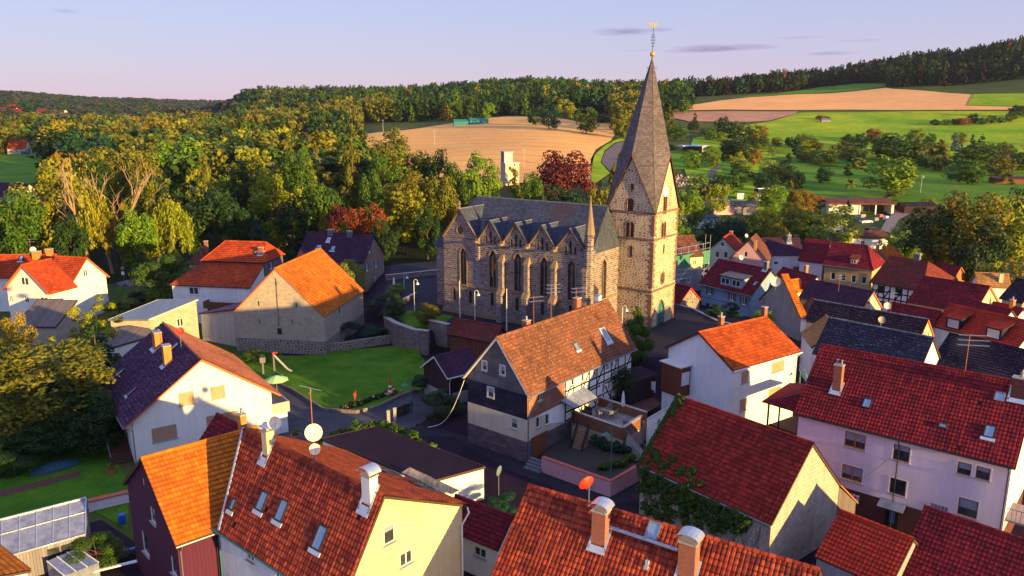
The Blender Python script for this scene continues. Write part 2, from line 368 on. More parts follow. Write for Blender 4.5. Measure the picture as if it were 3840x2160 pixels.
        s.roofobj=join_bms('roof',bms,[s.roofmat,s.trim],s.root); s.pts=dict(R0=R0,R1=R1,E0=E0,E1=E1,F0=F0,F1=F1)
        if s.capq:
            m=MB(); ridge_tube(m,R0,R1,.13)
            if hx0: ridge_tube(m,E0,R0,.12); ridge_tube(m,F0,R0,.12)
            if hx1: ridge_tube(m,E1,R1,.12); ridge_tube(m,F1,R1,.12)
            m.build('ridge_cap',k.get('capmat',s.roofmat),s.roofobj)
        for w in s.wins: s._win(*w)
        return s
    def _win(s,f,S,Z,w,h,style,k):
        o,d,n=s.face[f]; M=Matrix((( d.x,-n.x,0,0),(d.y,-n.y,0,0),(0,0,1,0),(0,0,0,1))); M.translation=o+d*S+Vector((0,0,Z)) # local: x right, y into wall
        make_window(M,w,h,style,s.root,**k)
    def gutter(s,side='E',pipes=(0,1),mat='zinc',r=.07,z=None):
        m=MB(); y=(-s.W1-.05) if side=='E' else s.W2+.05; zz=(s.e1 if side=='E' else s.e2)-.06; yw=s.yE-.08 if side=='E' else s.yF+.08
        m.tube([(-s.L/2,y,zz),(s.L/2,y,zz)],r,8)
        m.build('gutter',MATS[mat],s.root)
        for p in pipes:
            x=(s.xa+.15) if p==0 else (s.xb-.15) if p==1 else p
            q=MB(); q.tube([(x,y,zz-.03),(x,y+(yw-y)*.2,zz-.22),(x,yw,zz-.6),(x,yw,s.z0-.2)],.045,7); q.build('downpipe',MATS[mat],s.root)
        return s
    def chimney(s,side,px,w,d,h,mat='brick_red',cap='flat',lead=True,base_drop=.25,vec=None):
        """base centre at pixel px on the slope; rises h above it"""
        p=s.onslope(side,px) if vec is None else Vector(vec)
        m=MB(); t=s.t1 if side=='E' else s.t2; z0=p.z-t*d/2-.15; z1=p.z+h
        m.box(p.x-w/2,p.x+w/2,p.y-d/2,p.y+d/2,z0,z1,0); m.box(p.x-w/2-.05,p.x+w/2+.05,p.y-d/2-.05,p.y+d/2+.05,z1,z1+.08,1)
        c=m.build('chimney',[MATS[mat],MATS['concrete']],s.roofobj)
        if lead:
            q=MB(); sg=1 if side=='E' else -1; n=Vector((0,-t*sg,1)).normalized(); up=Vector((0,sg,t)).normalized()
            for (a,b,e,g) in ((-w/2-.14,-w/2-.005,-d/2-.2,d/2+.1),(w/2+.005,w/2+.14,-d/2-.2,d/2+.1),(-w/2-.14,w/2+.14,-d/2-.32,-d/2-.02)):
                A=[Vector((p.x+xx,p.y+yy*sg,p.z+t*yy)) for xx,yy in ((a,e),(b,e),(b,g),(a,g))]
                A=[v+n*.12 for v in A]; q.hexa([v-n*.03 for v in A],A)
            q.build('flashing',MATS['lead_light'],s.roofobj)
        q=MB()
        if cap=='pot':
            q.lathe((p.x,p.y,z1+.08),[(.11,0),(.1,.3),(.13,.32),(.13,.42),(.02,.46)],8)
        elif cap=='hood':
            for (xx,yy) in ((-w/2+.05,-d/2+.05),(w/2-.05,-d/2+.05),(-w/2+.05,d/2-.05),(w/2-.05,d/2-.05)): q.box(p.x+xx-.02,p.x+xx+.02,p.y+yy-.02,p.y+yy+.02,z1+.08,z1+.35)
            pr=[(math.cos(a)*(w/2+.18),math.sin(a)*.34) for a in np.linspace(.0,PI,9)]
            for (x0,zz0),(x1,zz1) in zip(pr,pr[1:]):
                b0=[Vector((p.x+x,p.y+y,z1+.28+z)) for x,z,y in ((x0,zz0,-d/2-.15),(x1,zz1,-d/2-.15),(x1,zz1,d/2+.15),(x0,zz0,d/2+.15))]; q.hexa([v-Vector((0,0,.02)) for v in b0],b0)
        elif cap=='pots':
            for dx in (-w/4,w/4): q.lathe((p.x+dx,p.y,z1+.08),[(.09,0),(.08,.35),(.11,.37),(.1,.45),(.02,.47)],8)
        if cap!='flat': q.build('chimney_cap',MATS['zinc_bright'] if cap=='hood' else MATS['zinc'],s.roofobj)
        return Vector((p.x,p.y,z1))
    def skylight(s,side,px,w,h,frame='metal_dark',open_=0,glassm='sky_glass',light=True,blind=None):
        p=s.onslope(side,px); P,n,up,x=s.slope(side); m=MB()
        def bx(x0,x1,y0,y1,z0,z1,mm): 
            f=lambda a,b,c: p+x*a+up*b+n*c
            m.hexa([f(x0,y0,z0),f(x1,y0,z0),f(x1,y1,z0),f(x0,y1,z0)],[f(x0,y0,z1),f(x1,y0,z1),f(x1,y1,z1),f(x0,y1,z1)],mm)
        b=.09
        bx(-w/2,w/2,-h/2,-h/2+b,0,.16,0); bx(-w/2,w/2,h/2-b,h/2,0,.16,0); bx(-w/2,-w/2+b,-h/2+b,h/2-b,0,.16,0); bx(w/2-b,w/2,-h/2+b,h/2-b,0,.16,0)
        bx(-w/2+b,w/2-b,-h/2+b,h/2-b,0,.12,1)
        if light: bx(-w/2-.12,w/2+.12,-h/2-.28,-h/2-.01,.05,.13,2)
        return m.build('skylight',[MATS[frame],MATS[glassm],MATS['lead_light']],s.roofobj)
    def world(s,p): return s.M@Vector(p)
def hash_s(t):
    h=0
    for ch in t: h=(h*31+ord(ch))&0xffff
    return h
WSTY={'w':('win_white',.07),'b':('win_brown',.08),'g':('win_green',.07),'o':('win_orange',.08),'d':('metal_dark',.06)}
def make_window(M,w,h,style,parent,sill=True,mull=1,curtain=None,surround=None,shut=None,far=False,panecol=None):
    m=MB(); fr,b=WSTY.get(style[0],WSTY['w']); pane='window_glass'
    if style=='shutter': # closed roller shutter
        m.box(-w/2+.03,w/2-.03,.04,.08,-h/2+.03,h/2-.03,0,M)
        n=int(h/.09)
        for i in range(n): z=-h/2+.04+i*.09; m.box(-w/2+.04,w/2-.04,.02,.04,z,z+.07,0,M)
        m.box(-w/2,w/2,.08,.13,-h/2,h/2,1,M)
        o=m.build('shutter',[MATS[panecol or 'shutter_tan'],MATS['win_white']],parent)
        if sill: q=MB(); q.box(-w/2-.08,w/2+.08,-.1,.06,-h/2-.07,-h/2+.005,0,M); q.build('sill',[MATS['concrete']],o)
        return o
    y0,y1=.05,.12
    m.box(-w/2,-w/2+b,y0,y1,-h/2,h/2,0,M); m.box(w/2-b,w/2,y0,y1,-h/2,h/2,0,M); m.box(-w/2+b,w/2-b,y0,y1,-h/2,-h/2+b,0,M); m.box(-w/2+b,w/2-b,y0,y1,h/2-b,h/2,0,M)
    for i in range(mull): x=-w/2+w*(i+1)/(mull+1); m.box(x-b*.6,x+b*.6,y0-.01,y1,-h/2+b,h/2-b,0,M)
    if far:
        m.box(-w/2+b,w/2-b,.1,.11,-h/2+b,h/2-b,1,M); 
        if sill: m.box(-w/2-.05,w/2+.05,-.05,.05,-h/2-.05,-h/2+.003,0,M)
        o=m.build('window',[MATS[fr],MATS[pane]],parent)
    else:
        o=m.build('window',[MATS[fr]],parent)
        q=MB(); q.box(-w/2+b*.8,w/2-b*.8,.095,.105,-h/2+b*.8,h/2-b*.8,0,M); q.build('pane',[MATS[panecol or pane]],o)
        if sill: q=MB(); q.box(-w/2-.1,w/2+.1,-.12,.05,-h/2-.07,-h/2+.003,0,M); q.build('sill',[MATS['concrete']],o)
        if curtain:
            q=MB(); hh=h*curtain; n=int(w/.08)
            for i in range(n):
                x=-w/2+b+(w-2*b)*i/n
                if abs(x+ (w-2*b)/n/2)<b*.6 and mull: continue
                q.box(x,x+(w-2*b)/n*.9,.085+.006*(i%2),.092,h/2-b-hh,h/2-b,0,M)
            q.build('curtain',[MATS['curtain_dim']],o)
    if surround:
        q=MB(); g=.1
        for (a,c,e,f) in ((-w/2-g,-w/2,-h/2-g,h/2+g),(w/2,w/2+g,-h/2-g,h/2+g),(-w/2,w/2,h/2,h/2+g)): q.box(a,c,-.015,.02,e,f,0,M)
        q.build('surround',[MATS[surround]],o)
    if shut:
        for sg in (-1,1):
            q=MB(); x0=sg*(w/2+.03); x1=sg*(w/2+.03+w*.5); q.box(min(x0,x1),max(x0,x1),-.06,-.015,-h/2,h/2,0,M)
            for i in range(int(h/.12)): z=-h/2+.06+i*.12; q.box(min(x0,x1)+.04,max(x0,x1)-.04,-.075,-.06,z,z+.06,0,M)
            q.build('window_shutter',[MATS[shut]],o)
    return o
def timber(h,f,lines,w=.18,d=.03,name='timber_frame',mat='timber_dark'):
    """beams on face f given as ((s0,z0),(s1,z1))"""
    o,dx,n=h.face[f]; m=MB()
    for i,((a,b),(c,e)) in enumerate(lines):
        pr=d+.002*(i%4); p=o+dx*a+Vector((0,0,b)); q=o+dx*c+Vector((0,0,e)); dd=(q-p).normalized(); sx=dd.cross(n).normalized()*w/2
        base=[p-sx-n*.01,p+sx-n*.01,q+sx-n*.01,q-sx-n*.01]; m.hexa(base,[v+n*(pr+.01) for v in base])
    return m.build(name,[MATS[mat]],h.root)
def dish(name,label,base,r,az,tilt=28,mast=1.0,mat='dish_white',armlen=.5,back=.0,group=None):
    """satellite dish on a mast; az = direction it faces (deg, math angle)"""
    t=thing(name,label,'satellite dish',base,R(az),group); m=MB(); m.tube([(0,0,-.3),(0,0,mast)],.03,8); m.build('mast',MATS['zinc'],t)
    ax=Vector((math.cos(R(tilt)),0,math.sin(R(tilt)))); c=Vector((.1,0,mast)); m=MB(); pr=[(0.001,0),(r*.35,.02*r/.4),(r*.7,.08*r/.4),(r,.17*r/.4)]
    m.lathe(c,pr,20,0,ax); m.lathe(c-ax*.012,pr[::-1],20,0,ax); m.build('reflector',MATS[mat],t,smooth=True)
    m=MB(); e=c+ax*armlen*1.0+Vector((0,0,-.12)); m.tube([c+Vector((0,0,-r*.85))+ax*.1,e],.015,6); m.lathe(e-ax*.08,[(.03,0),(.045,.02),(.04,.12),(.01,.13)],8,0,ax); m.build('receiver_arm',MATS['zinc'],t); return t
def antenna(label,base,h,az,booms=2,L=1.2,els=9,w=.5,cross=False,group=None):
    t=thing('tv_antenna',label,'tv antenna',base,R(az),group); m=MB(); m.tube([(0,0,-.4),(0,0,h)],.028,6); m.build('mast',MATS['rust_metal'],t)
    for b in range(booms):
        z=h-.1-b*.42; m=MB(); m.tube([(-L*.35,0,z),(L*.65,0,z)],.014,5)
        for i in range(els): x=-L*.33+L*.96*i/max(1,els-1); ww=w*(1-.35*i/els); m.tube([(x,-ww/2,z),(x,ww/2,z)],.009,4)
        m.build('aerial',MATS['zinc_bright'],t)
    if cross:
        m=MB(); m.tube([(0,-.9,h),(0,.9,h)],.02,5); m.tube([(-.35,-.2,h-.25),(.35,.2,h-.25)],.015,5); m.build('crossbar',MATS['zinc_bright'],t)
    return t
def street_lamp(label,base,h,az,kind='white',group=None):
    t=thing('street_lamp',label,'street lamp',base,R(az),group); col={'white':'lamp_white','green':'lamp_green'}[kind]; m=MB(); m.tube([(0,0,0),(0,0,.8),(0,0,.82),(0,0,h)],[.08,.08,.05,.045],8)
    hk=[(0,0,h)]+[( .28-.28*math.cos(a),0,h+.28*math.sin(a)) for a in np.linspace(.3,PI,7)]+[(.56,0,h-.12)]; m.tube(hk,.03,7); m.build('post',MATS[col],t)
    m=MB(); c=Vector((.56,0,h-.5)); pr=[(.05,.4),(.07,.32),(.12,.26),(.27,.06),(.28,0),(.25,.02),(.1,.2)] if kind=='white' else [(.04,.38),(.07,.3),(.12,.22),(.36,.04),(.38,0),(.34,.02),(.1,.18)]
    m.lathe(c,pr,14); m.build('lamp_shade',MATS[col],t,smooth=True); m=MB(); m.lathe(c-Vector((0,0,.02)),[(.01,-.1),(.1,-.06),(.13,.04),(.1,.12)],10); m.build('lamp_bulb',MATS['lamp_glass'],t,smooth=True); return t
# ---------------------------------------------------------------- material library
plain('trim_dark',(.06,.032,.028)); plain('trim_white',(.6,.58,.55)); plain('trim_orange',(.45,.13,.05)); plain('concrete',(.34,.31,.29)); plain('zinc',(.22,.24,.27),.45,.6); plain('zinc_bright',(.5,.52,.56),.35,.7)
plain('lead_light',(.42,.47,.54),.5,.3); plain('win_white',(.72,.70,.68),.5); plain('win_brown',(.16,.06,.025),.6); plain('win_orange',(.42,.14,.03),.5); plain('win_green',(.05,.16,.12),.5); plain('metal_dark',(.03,.03,.035),.4,.4)
plain('shutter_tan',(.42,.25,.16),.7); plain('shutter_grey',(.5,.48,.5),.7); plain('curtain',(.62,.62,.66),.9); plain('timber_dark',(.018,.012,.012),.8); plain('timber_brown',(.14,.055,.025),.8)
plain('dish_white',(.68,.60,.48),.5); plain('dish_red',(.75,.035,.012),.5); plain('dish_dark',(.3,.26,.22),.5); plain('rust_metal',(.32,.11,.06),.6,.3); plain('lamp_white',(.62,.58,.55),.5); plain('lamp_green',(.05,.17,.15),.5); plain('lamp_glass',(.7,.68,.6),.3)
plain('teal_paint',(.02,.16,.18),.6); plain('red_paint',(.5,.03,.03),.5); plain('white_paint',(.75,.73,.7),.5); plain('rust_sand',(.35,.17,.08),.9); plain('gold',(.75,.38,.05),.35,.7); plain('black_iron',(.015,.015,.018),.6); plain('slate_stone',(.12,.12,.14),.8)
plain('curtain_dim',(.26,.27,.33),.9); plain('stair_stone',(.25,.14,.10),.85); plain('tarp',(.015,.055,.075),.45); plain('terracotta',(.42,.11,.07),.8); plain('purple_metal',(.12,.025,.06),.5); plain('pink_paint',(.45,.17,.17),.8); plain('fabric_grey',(.5,.5,.56),.9); plain('fabric_green',(.35,.55,.22),.9); plain('blue_plastic',(.03,.1,.4),.4); plain('yellow_paint',(.6,.38,.03),.6); plain('orange_wood',(.35,.12,.03),.7)
glass(); q=N('sky_glass'); q.col((.05,.08,.12)); q.rough(.03); q.b.inputs['Metallic'].default_value=.5; q.b.inputs['Base Color'].default_value=(.25,.33,.42,1); MATS['sky_glass']=q.mat
q=N('lit_glass'); q.col((.9,.35,.08)); q.rough(.1); q.b.inputs['Metallic'].default_value=.6; MATS['lit_glass']=q.mat  # orange metallic colour stands in for sunlight through the church glass
q=N('poly_glass'); n=q.noise(q.obj(),1.2,5,.7); q.col(q.mix(q.mr(n,.35,.7),(.10,.12,.20),(.24,.26,.36))); q.rough(.25); q.b.inputs['Specular IOR Level'].default_value=.6; MATS['poly_glass']=q.mat
q=N('clock_face'); q.col((.8,.8,.78)); q.rough(.4); MATS['clock_face']=q.mat
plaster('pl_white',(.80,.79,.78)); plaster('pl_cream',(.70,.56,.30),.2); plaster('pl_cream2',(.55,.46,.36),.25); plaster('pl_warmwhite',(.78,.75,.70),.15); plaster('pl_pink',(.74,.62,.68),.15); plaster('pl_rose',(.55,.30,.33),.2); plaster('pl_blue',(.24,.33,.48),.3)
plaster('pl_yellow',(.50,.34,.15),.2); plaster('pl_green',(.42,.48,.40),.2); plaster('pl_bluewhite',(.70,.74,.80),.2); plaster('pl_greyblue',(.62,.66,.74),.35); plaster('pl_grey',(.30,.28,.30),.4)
masonry('church_stone',[(.075,.056,.058),(.17,.13,.125),(.22,.17,.165),(.125,.095,.095),(.30,.24,.225),(.045,.034,.036),(.20,.15,.145)],(.42,.36,.34),.62,.30,.028,.25)
masonry('church_trim',[(.21,.15,.11),(.27,.19,.12),(.23,.165,.12)],(.24,.16,.13),.5,.35,.01,.3)
masonry('tower_rubble',[(.11,.08,.07),(.19,.13,.10),(.32,.25,.20),(.15,.12,.11),(.38,.30,.24),(.23,.16,.12)],(.54,.41,.26),.52,.34,.05,.35,rub=1.1)
masonry('quoin',[(.16,.085,.065),(.22,.12,.09),(.12,.07,.06)],(.25,.18,.15),.55,.42,.02,.2)
masonry('field_stone',[(.06,.05,.05),(.13,.10,.09),(.20,.16,.14),(.09,.08,.085),(.25,.20,.17)],(.30,.25,.22),.5,.35,.07,.4,rub=.6)
masonry('cinder',[(.36,.29,.22),(.42,.34,.27),(.46,.38,.30),(.38,.32,.27)],(.40,.33,.27),.55,.26,.012,.2)
masonry('cinder_old',[(.40,.34,.28),(.46,.40,.33),(.36,.31,.26),(.48,.42,.36)],(.28,.23,.19),.6,.32,.02,.35)
masonry('dark_plinth',[(.09,.06,.075),(.13,.085,.10),(.17,.11,.13),(.07,.05,.065)],(.05,.04,.05),.7,.38,.02,.2)
masonry('brick_red',[(.30,.07,.04),(.38,.10,.05),(.24,.06,.04)],(.30,.22,.18),.26,.09,.012,.2); masonry('brick_brown',[(.12,.035,.03),(.16,.05,.04),(.09,.03,.03)],(.05,.03,.03),.3,.1,.012,.2)
masonry('brick_orange',[(.50,.20,.05),(.58,.25,.07),(.45,.16,.04)],(.42,.20,.08),.28,.1,.01,.25); masonry('stone_house',[(.16,.10,.08),(.22,.15,.11),(.28,.19,.15),(.13,.09,.08)],(.26,.20,.17),.45,.26,.03,.2)
masonry('terrace_brick',[(.32,.13,.06),(.26,.10,.05),(.22,.09,.05)],(.14,.07,.05),.4,.06,.01,.2); masonry('wall_stone',[(.12,.09,.09),(.20,.16,.16),(.27,.22,.21),(.10,.08,.09)],(.16,.13,.12),.42,.28,.05,.45,rub=.4)
masonry('paving_dark',[(.13,.10,.11),(.17,.13,.145),(.10,.08,.09)],(.04,.035,.03),.5,.5,.02,.2)
O1=(.58,.115,.018); O2=(.44,.075,.014)
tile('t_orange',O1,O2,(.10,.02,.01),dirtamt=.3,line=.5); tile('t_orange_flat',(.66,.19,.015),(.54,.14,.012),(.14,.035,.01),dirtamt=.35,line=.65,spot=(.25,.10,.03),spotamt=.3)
tile('t_redorange',(.56,.085,.018),(.46,.06,.016),(.06,.01,.01),line=.6); tile('t_red',(.28,.020,.022),(.16,.012,.02),(.035,.01,.015),dirtamt=.5,line=.75,streak=.5,holes=.002)
tile('t_red_bright',(.5,.04,.018),(.42,.035,.018),(.07,.012,.012),dirtamt=.25,line=.7,streak=.2); tile('t_red_dark',(.26,.017,.026),(.16,.013,.024),(.03,.008,.015),dirtamt=.5,line=.65,spot=(.28,.05,.04),spotamt=.0)
tile('t_brick',(.50,.085,.03),(.24,.028,.02),(.045,.013,.013),dirtamt=.75,line=.7,streak=.55,holes=.004); tile('t_barn',(.42,.038,.022),(.26,.022,.018),(.06,.012,.012),dirtamt=.6,line=.75,streak=.3)
tile('t_purple',(.095,.032,.085),(.065,.024,.065),(.015,.008,.015),dirtamt=.3,line=.6,spot=(.36,.32,.34),spotamt=.35); tile('t_purple2',(.085,.03,.065),(.06,.025,.055),(.02,.01,.02),line=.55)
tile('t_mossy',(.27,.095,.05),(.20,.07,.04),(.06,.03,.022),dirtamt=.55,line=.6,spot=(.34,.24,.12),spotamt=.55); tile('t_tan',(.42,.22,.08),(.34,.16,.06),(.12,.06,.03),dirtamt=.4,line=.4)
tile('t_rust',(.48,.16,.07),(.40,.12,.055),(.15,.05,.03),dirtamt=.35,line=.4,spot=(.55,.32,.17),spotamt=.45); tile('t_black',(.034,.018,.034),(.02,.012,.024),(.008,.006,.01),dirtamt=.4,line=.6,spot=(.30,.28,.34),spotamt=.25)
tile('t_bluegrey',(.035,.038,.07),(.022,.024,.05),(.01,.01,.018),dirtamt=.4,line=.6,spot=(.25,.27,.36),spotamt=.35); tile('t_slate',(.07,.08,.12),(.05,.058,.09),(.022,.028,.045),dirtamt=.3,line=.5,cell=(1,1),streak=.5); tile('t_slate_warm',(.155,.13,.145),(.115,.095,.11),(.04,.032,.04),dirtamt=.25,line=.5)
tile('t_moss_red',(.24,.035,.03),(.17,.025,.025),(.05,.02,.015),dirtamt=.5,line=.7,spot=(.10,.08,.035),spotamt=.6); tile('t_lichen_grey',(.20,.19,.20),(.14,.13,.15),(.05,.05,.05),dirtamt=.4,line=.3,spot=(.36,.34,.33),spotamt=.9)
tile('t_brown',(.20,.07,.045),(.14,.05,.035),(.05,.02,.02),dirtamt=.35,line=.5,spot=(.4,.3,.2),spotamt=.2); tile('slate_wall',(.17,.155,.17),(.13,.12,.135),(.07,.06,.07),line=.35); tile('slate_blue',(.022,.025,.06),(.014,.017,.045),(.008,.008,.02),line=.4)
tile('shingle_rose',(.30,.135,.09),(.26,.115,.08),(.2,.09,.07),line=.2,dirtamt=.1)
planks('plank_dark',(.035,.016,.024),.2,.3); planks('maroon_clad',(.075,.014,.045),.25,.12,gap=.05); planks('plank_brown',(.16,.05,.03),.15,.4); planks('plank_orange',(.45,.16,.05),.18,.3); planks('corrugated_white',(.45,.42,.42),.18,.3,wave=1,rough=.5); planks('plank_grey',(.22,.20,.24),.2,.4)
planks('corrugated_old',(.16,.13,.13),.2,.4,wave=1); planks('metal_roof',(.13,.17,.27),.5,.15,wave=0,gap=.06,rough=.35,metal=.3); planks('awning_stripe',(.95,.55,.3),.22,.7,gap=.1); planks('deck',(.30,.26,.27),.14,.2,rough=.8); planks('purple_cladding',(.085,.018,.05),.4,.25,vertical=False,gap=.05)
def groundmat(name,c1,c2,scale=.5,c3=None,s3=6,bump=.5,rough=1,rows=None):
    q=N(name); o=q.obj(); n1=q.noise(o,scale,6,.7); n2=q.noise(o,s3,4,.7); col=q.mix(q.mr(n1,.35,.65),c1,c2); col=q.mix(q.mr(n2,.35,.75,0,.5),col,c3 or sc3(c1,.6))
    if rows:
        (dx,dy),per,cr,am=rows; sx=q.new('ShaderNodeSeparateXYZ'); wob=q.noise(o,.02,3); q.link(o,sx.inputs[0])
        t=q.m('ADD',q.m('ADD',q.m('MULTIPLY',sx.outputs[0],dx/per),q.m('MULTIPLY',sx.outputs[1],dy/per)),q.m('MULTIPLY',wob,30/per)); st=q.m('ABSOLUTE',q.m('SUBTRACT',q.m('FRACT',t),.5))
        col=q.mix(q.m('MULTIPLY',q.mr(st,.44,.5),am),col,cr)
    q.col(col); q.rough(rough); q.b.inputs['Specular IOR Level'].default_value=.1; q.bump(n2,bump,.2); MATS[name]=q.mat; return q.mat
groundmat('g_ground',(.045,.075,.016),(.085,.10,.02),.05,(.03,.05,.012),1.2); groundmat('g_forest',(.012,.02,.008),(.025,.035,.01),.1,(.01,.012,.006),1.0)
groundmat('g_lawn',(.035,.13,.008),(.11,.22,.012),.28,(.014,.045,.004),5); groundmat('g_meadow',(.09,.26,.006),(.42,.46,.008),.016,(.06,.17,.006),.15,rows=((.2,.98),30,(.24,.28,.03),.5)); groundmat('g_meadow_dark',(.06,.17,.009),(.14,.25,.010),.05,(.02,.10,.012),.5)
groundmat('g_wheat',(.86,.46,.13),(.74,.36,.10),.02,(.50,.25,.11),.4,rows=((.25,.97),18,(.34,.17,.07),.8)); groundmat('g_wheat2',(.86,.44,.15),(.74,.36,.12),.03,(.54,.24,.12),.6,rows=((.35,.94),14,(.45,.21,.09),.6)); groundmat('g_stubble',(.52,.27,.16),(.36,.19,.12),.06,(.24,.12,.08),.7,rows=((.9,.4),5,(.26,.15,.08),.8))
groundmat('g_asphalt',(.022,.020,.030),(.035,.031,.042),.8,(.014,.013,.018),20,.3,.85); groundmat('g_drive',(.06,.058,.075),(.09,.088,.105),.5,(.035,.035,.045),25,.5,.9); groundmat('g_yard',(.020,.010,.022),(.030,.016,.030),.4,(.014,.009,.014),12,.4,.9); groundmat('g_road',(.12,.10,.11),(.16,.13,.13),.4,(.09,.07,.08),6,.3)
groundmat('g_earth',(.12,.05,.045),(.16,.07,.06),2,(.07,.03,.03),12); groundmat('g_field_violet',(.14,.09,.11),(.18,.11,.12),.05,(.10,.07,.09),.4); groundmat('g_path',(.20,.17,.16),(.25,.21,.19),.5,(.15,.12,.12),10)
leafmat('leaf',.6,.12); leafmat('leaf_hill',.8,.1)
q=N('bark'); n=q.noise(q.vm('MULTIPLY',q.obj(),(6,6,1)),2,4,.7); q.col(q.mix(n,(.05,.03,.02),(.13,.085,.055))); q.rough(.95); MATS['bark']=q.mat
q=N('bark_pale'); n=q.noise(q.obj(),6,4,.7); q.col(q.mix(n,(.22,.13,.08),(.42,.28,.18))); q.rough(.9); MATS['bark_pale']=q.mat
q=N('net_green'); n=q.noise(q.obj(),3,3); q.col(q.mix(n,(.04,.20,.14),(.12,.32,.20))); q.rough(.8); tr=q.new('ShaderNodeBsdfTransparent'); ms=q.new('ShaderNodeMixShader'); ms.inputs[0].default_value=.45; q.link(q.b.outputs[0],ms.inputs[1]); q.link(tr.outputs[0],ms.inputs[2]); q.link(ms.outputs[0],q.out.inputs[0]); MATS['net_green']=q.mat
FIT={
 'B':[-35.53,81.07,-0.9540,16.88,7.57,7.65,4.49,4.56,9.93,-0.04],
 'D':[-22.70,52.11,0.7304,7.10,5.65,5.51,6.64,6.82,10.79,0.07],
 'F':[-12.73,45.70,-0.7087,13.18,3.40,7.41,6.95,8.75,12.55,0.22],
 'V':[8.38,40.62,-0.5631,17.40,5.76,5.83,5.63,5.66,11.08,0.05],
 'C':[4.83,81.73,0.8841,20.18,4.13,4.60,7.05,7.11,12.25,-0.18],
 'H':[24.69,84.53,0.6114,11.49,4.98,4.81,7.69,7.74,10.69,0.04],
 'J':[18.55,59.83,-0.8925,12.80,4.85,4.84,4.57,4.70,9.62,-0.05],
 'R':[34.60,63.54,-0.7103,16.72,5.48,5.54,8.01,8.03,13.04,-0.03],
 'T':[25.51,50.13,-0.8538,5.22,3.22,3.14,3.18,3.14,5.64,-0.01],
 'U':[31.6,47.9,-0.8187,7.5,5.19,5.15,2.3,2.3,6.76,-1.13],
 'N':[-31.79,115.68,1.4173,16.46,6.90,6.89,5.69,5.75,12.40,0.00],
 'P':[-32.59,148.06,-0.2590,14.00,4.78,4.85,6.58,6.60,11.01,1.40],
 'A2':[-73.33,128.84,-0.2468,6.27,4.35,4.53,6.07,5.91,10.05,0.03],
 'A1':[-75.69,123.02,1.2610,5.53,4.85,4.89,6.01,6.03,10.37,0.00],
 'A3':[-85.44,134.85,0.0597,12.17,3.70,3.75,5.99,6.01,9.34,-0.01],
 'S':[-2.15,54.17,-0.6391,5.56,1.90,2.04,2.99,3.04,4.88,-0.01],
 'shedw':[-4.64,103.17,-0.5698,7.90,1.93,2.03,3.98,4.02,5.82,0.98],
 'shedd':[-7.23,90.39,0.6650,5.18,2.91,3.12,3.58,3.44,5.59,-0.10],
 'Yr':[60.74,154.32,-0.6146,4.96,4.32,4.33,4.98,4.98,8.70,-0.02],
 'Yp':[55.39,161.39,-0.0116,8.51,3.43,3.45,4.95,4.96,7.93,-0.04],
 'u':[48.59,156.75,1.1303,7.90,3.74,3.89,4.78,4.79,9.14,-0.11],
 't':[44.51,161.00,1.1102,8.01,2.94,2.96,5.96,6.02,8.74,-0.02],
 'q':[40.50,134.80,-0.9621,11.54,4.96,4.92,3.73,3.71,7.66,-0.21],
 'r':[27.76,126.47,-0.9880,4.83,2.46,2.52,3.48,3.40,5.83,0.99],
 's':[32.46,148.97,0.3630,5.17,4.02,4.02,6.98,6.98,10.41,0.99],
 'Z':[68.55,131.36,-0.9080,8.94,6.23,6.33,5.26,5.47,9.06,0.20],
 'd':[80.35,141.95,-0.9682,4.53,2.53,2.56,3.96,3.88,6.13,-0.03],
 'e':[83.72,134.40,-0.2538,5.31,2.27,2.49,4.05,3.91,6.14,0.04],
 'f':[83.39,124.24,-1.1723,3.93,3.60,3.60,3.96,3.96,7.02,-0.03],
 'g':[67.54,116.93,-0.8828,9.65,4.84,4.75,5.05,5.19,8.51,0.03],
 'h':[50.48,117.75,-0.9570,10.66,2.93,2.93,5.08,4.83,7.68,0.05],
 'i':[49.10,131.57,-1.1724,8.33,2.28,2.31,4.97,4.98,6.97,-0.02],
 'j':[47.38,128.97,0.4806,2.48,1.91,1.96,4.47,4.49,6.19,-0.02],
 'k':[48.14,102.86,-0.7873,15.12,2.96,3.12,5.22,4.87,7.73,0.13],
 'l':[43.40,89.68,-0.8155,12.20,3.75,3.94,5.02,5.09,8.91,0.01],
 'm':[54.77,86.52,-0.9552,9.15,3.98,3.89,4.99,4.95,8.00,-0.00],
 'n':[63.53,100.84,-1.0736,11.60,3.64,3.54,4.99,4.95,7.72,-0.00],
 'o':[56.94,107.65,-0.8881,6.95,2.81,2.82,4.47,4.47,6.87,-0.02],
 'p':[68.49,110.94,-1.1630,8.72,2.37,2.39,4.47,4.47,6.53,-0.02],
 'p2':[73.12,113.49,-1.1697,6.15,1.51,1.53,4.47,4.48,5.79,-0.02],
 'v':[42.33,119.58,0.2156,1.20,6.26,6.07,3.59,3.57,9.00,0.05],
 'x':[76.77,159.63,0.7444,7.82,2.69,2.64,3.94,3.92,6.11,-0.04],
}
def ev(E0,E1,W1,W2,e,zr,z0):
    a=at(*E0,e); b=at(*E1,e); d=(b-a); yaw=math.atan2(d.y,d.x); L=math.hypot(d.x,d.y); m=(a+b)/2; n=Vector((-math.sin(yaw),math.cos(yaw),0))*W1; c=m+n
    return [c.x,c.y,yaw,L,W1,W2,e,e,zr,z0]
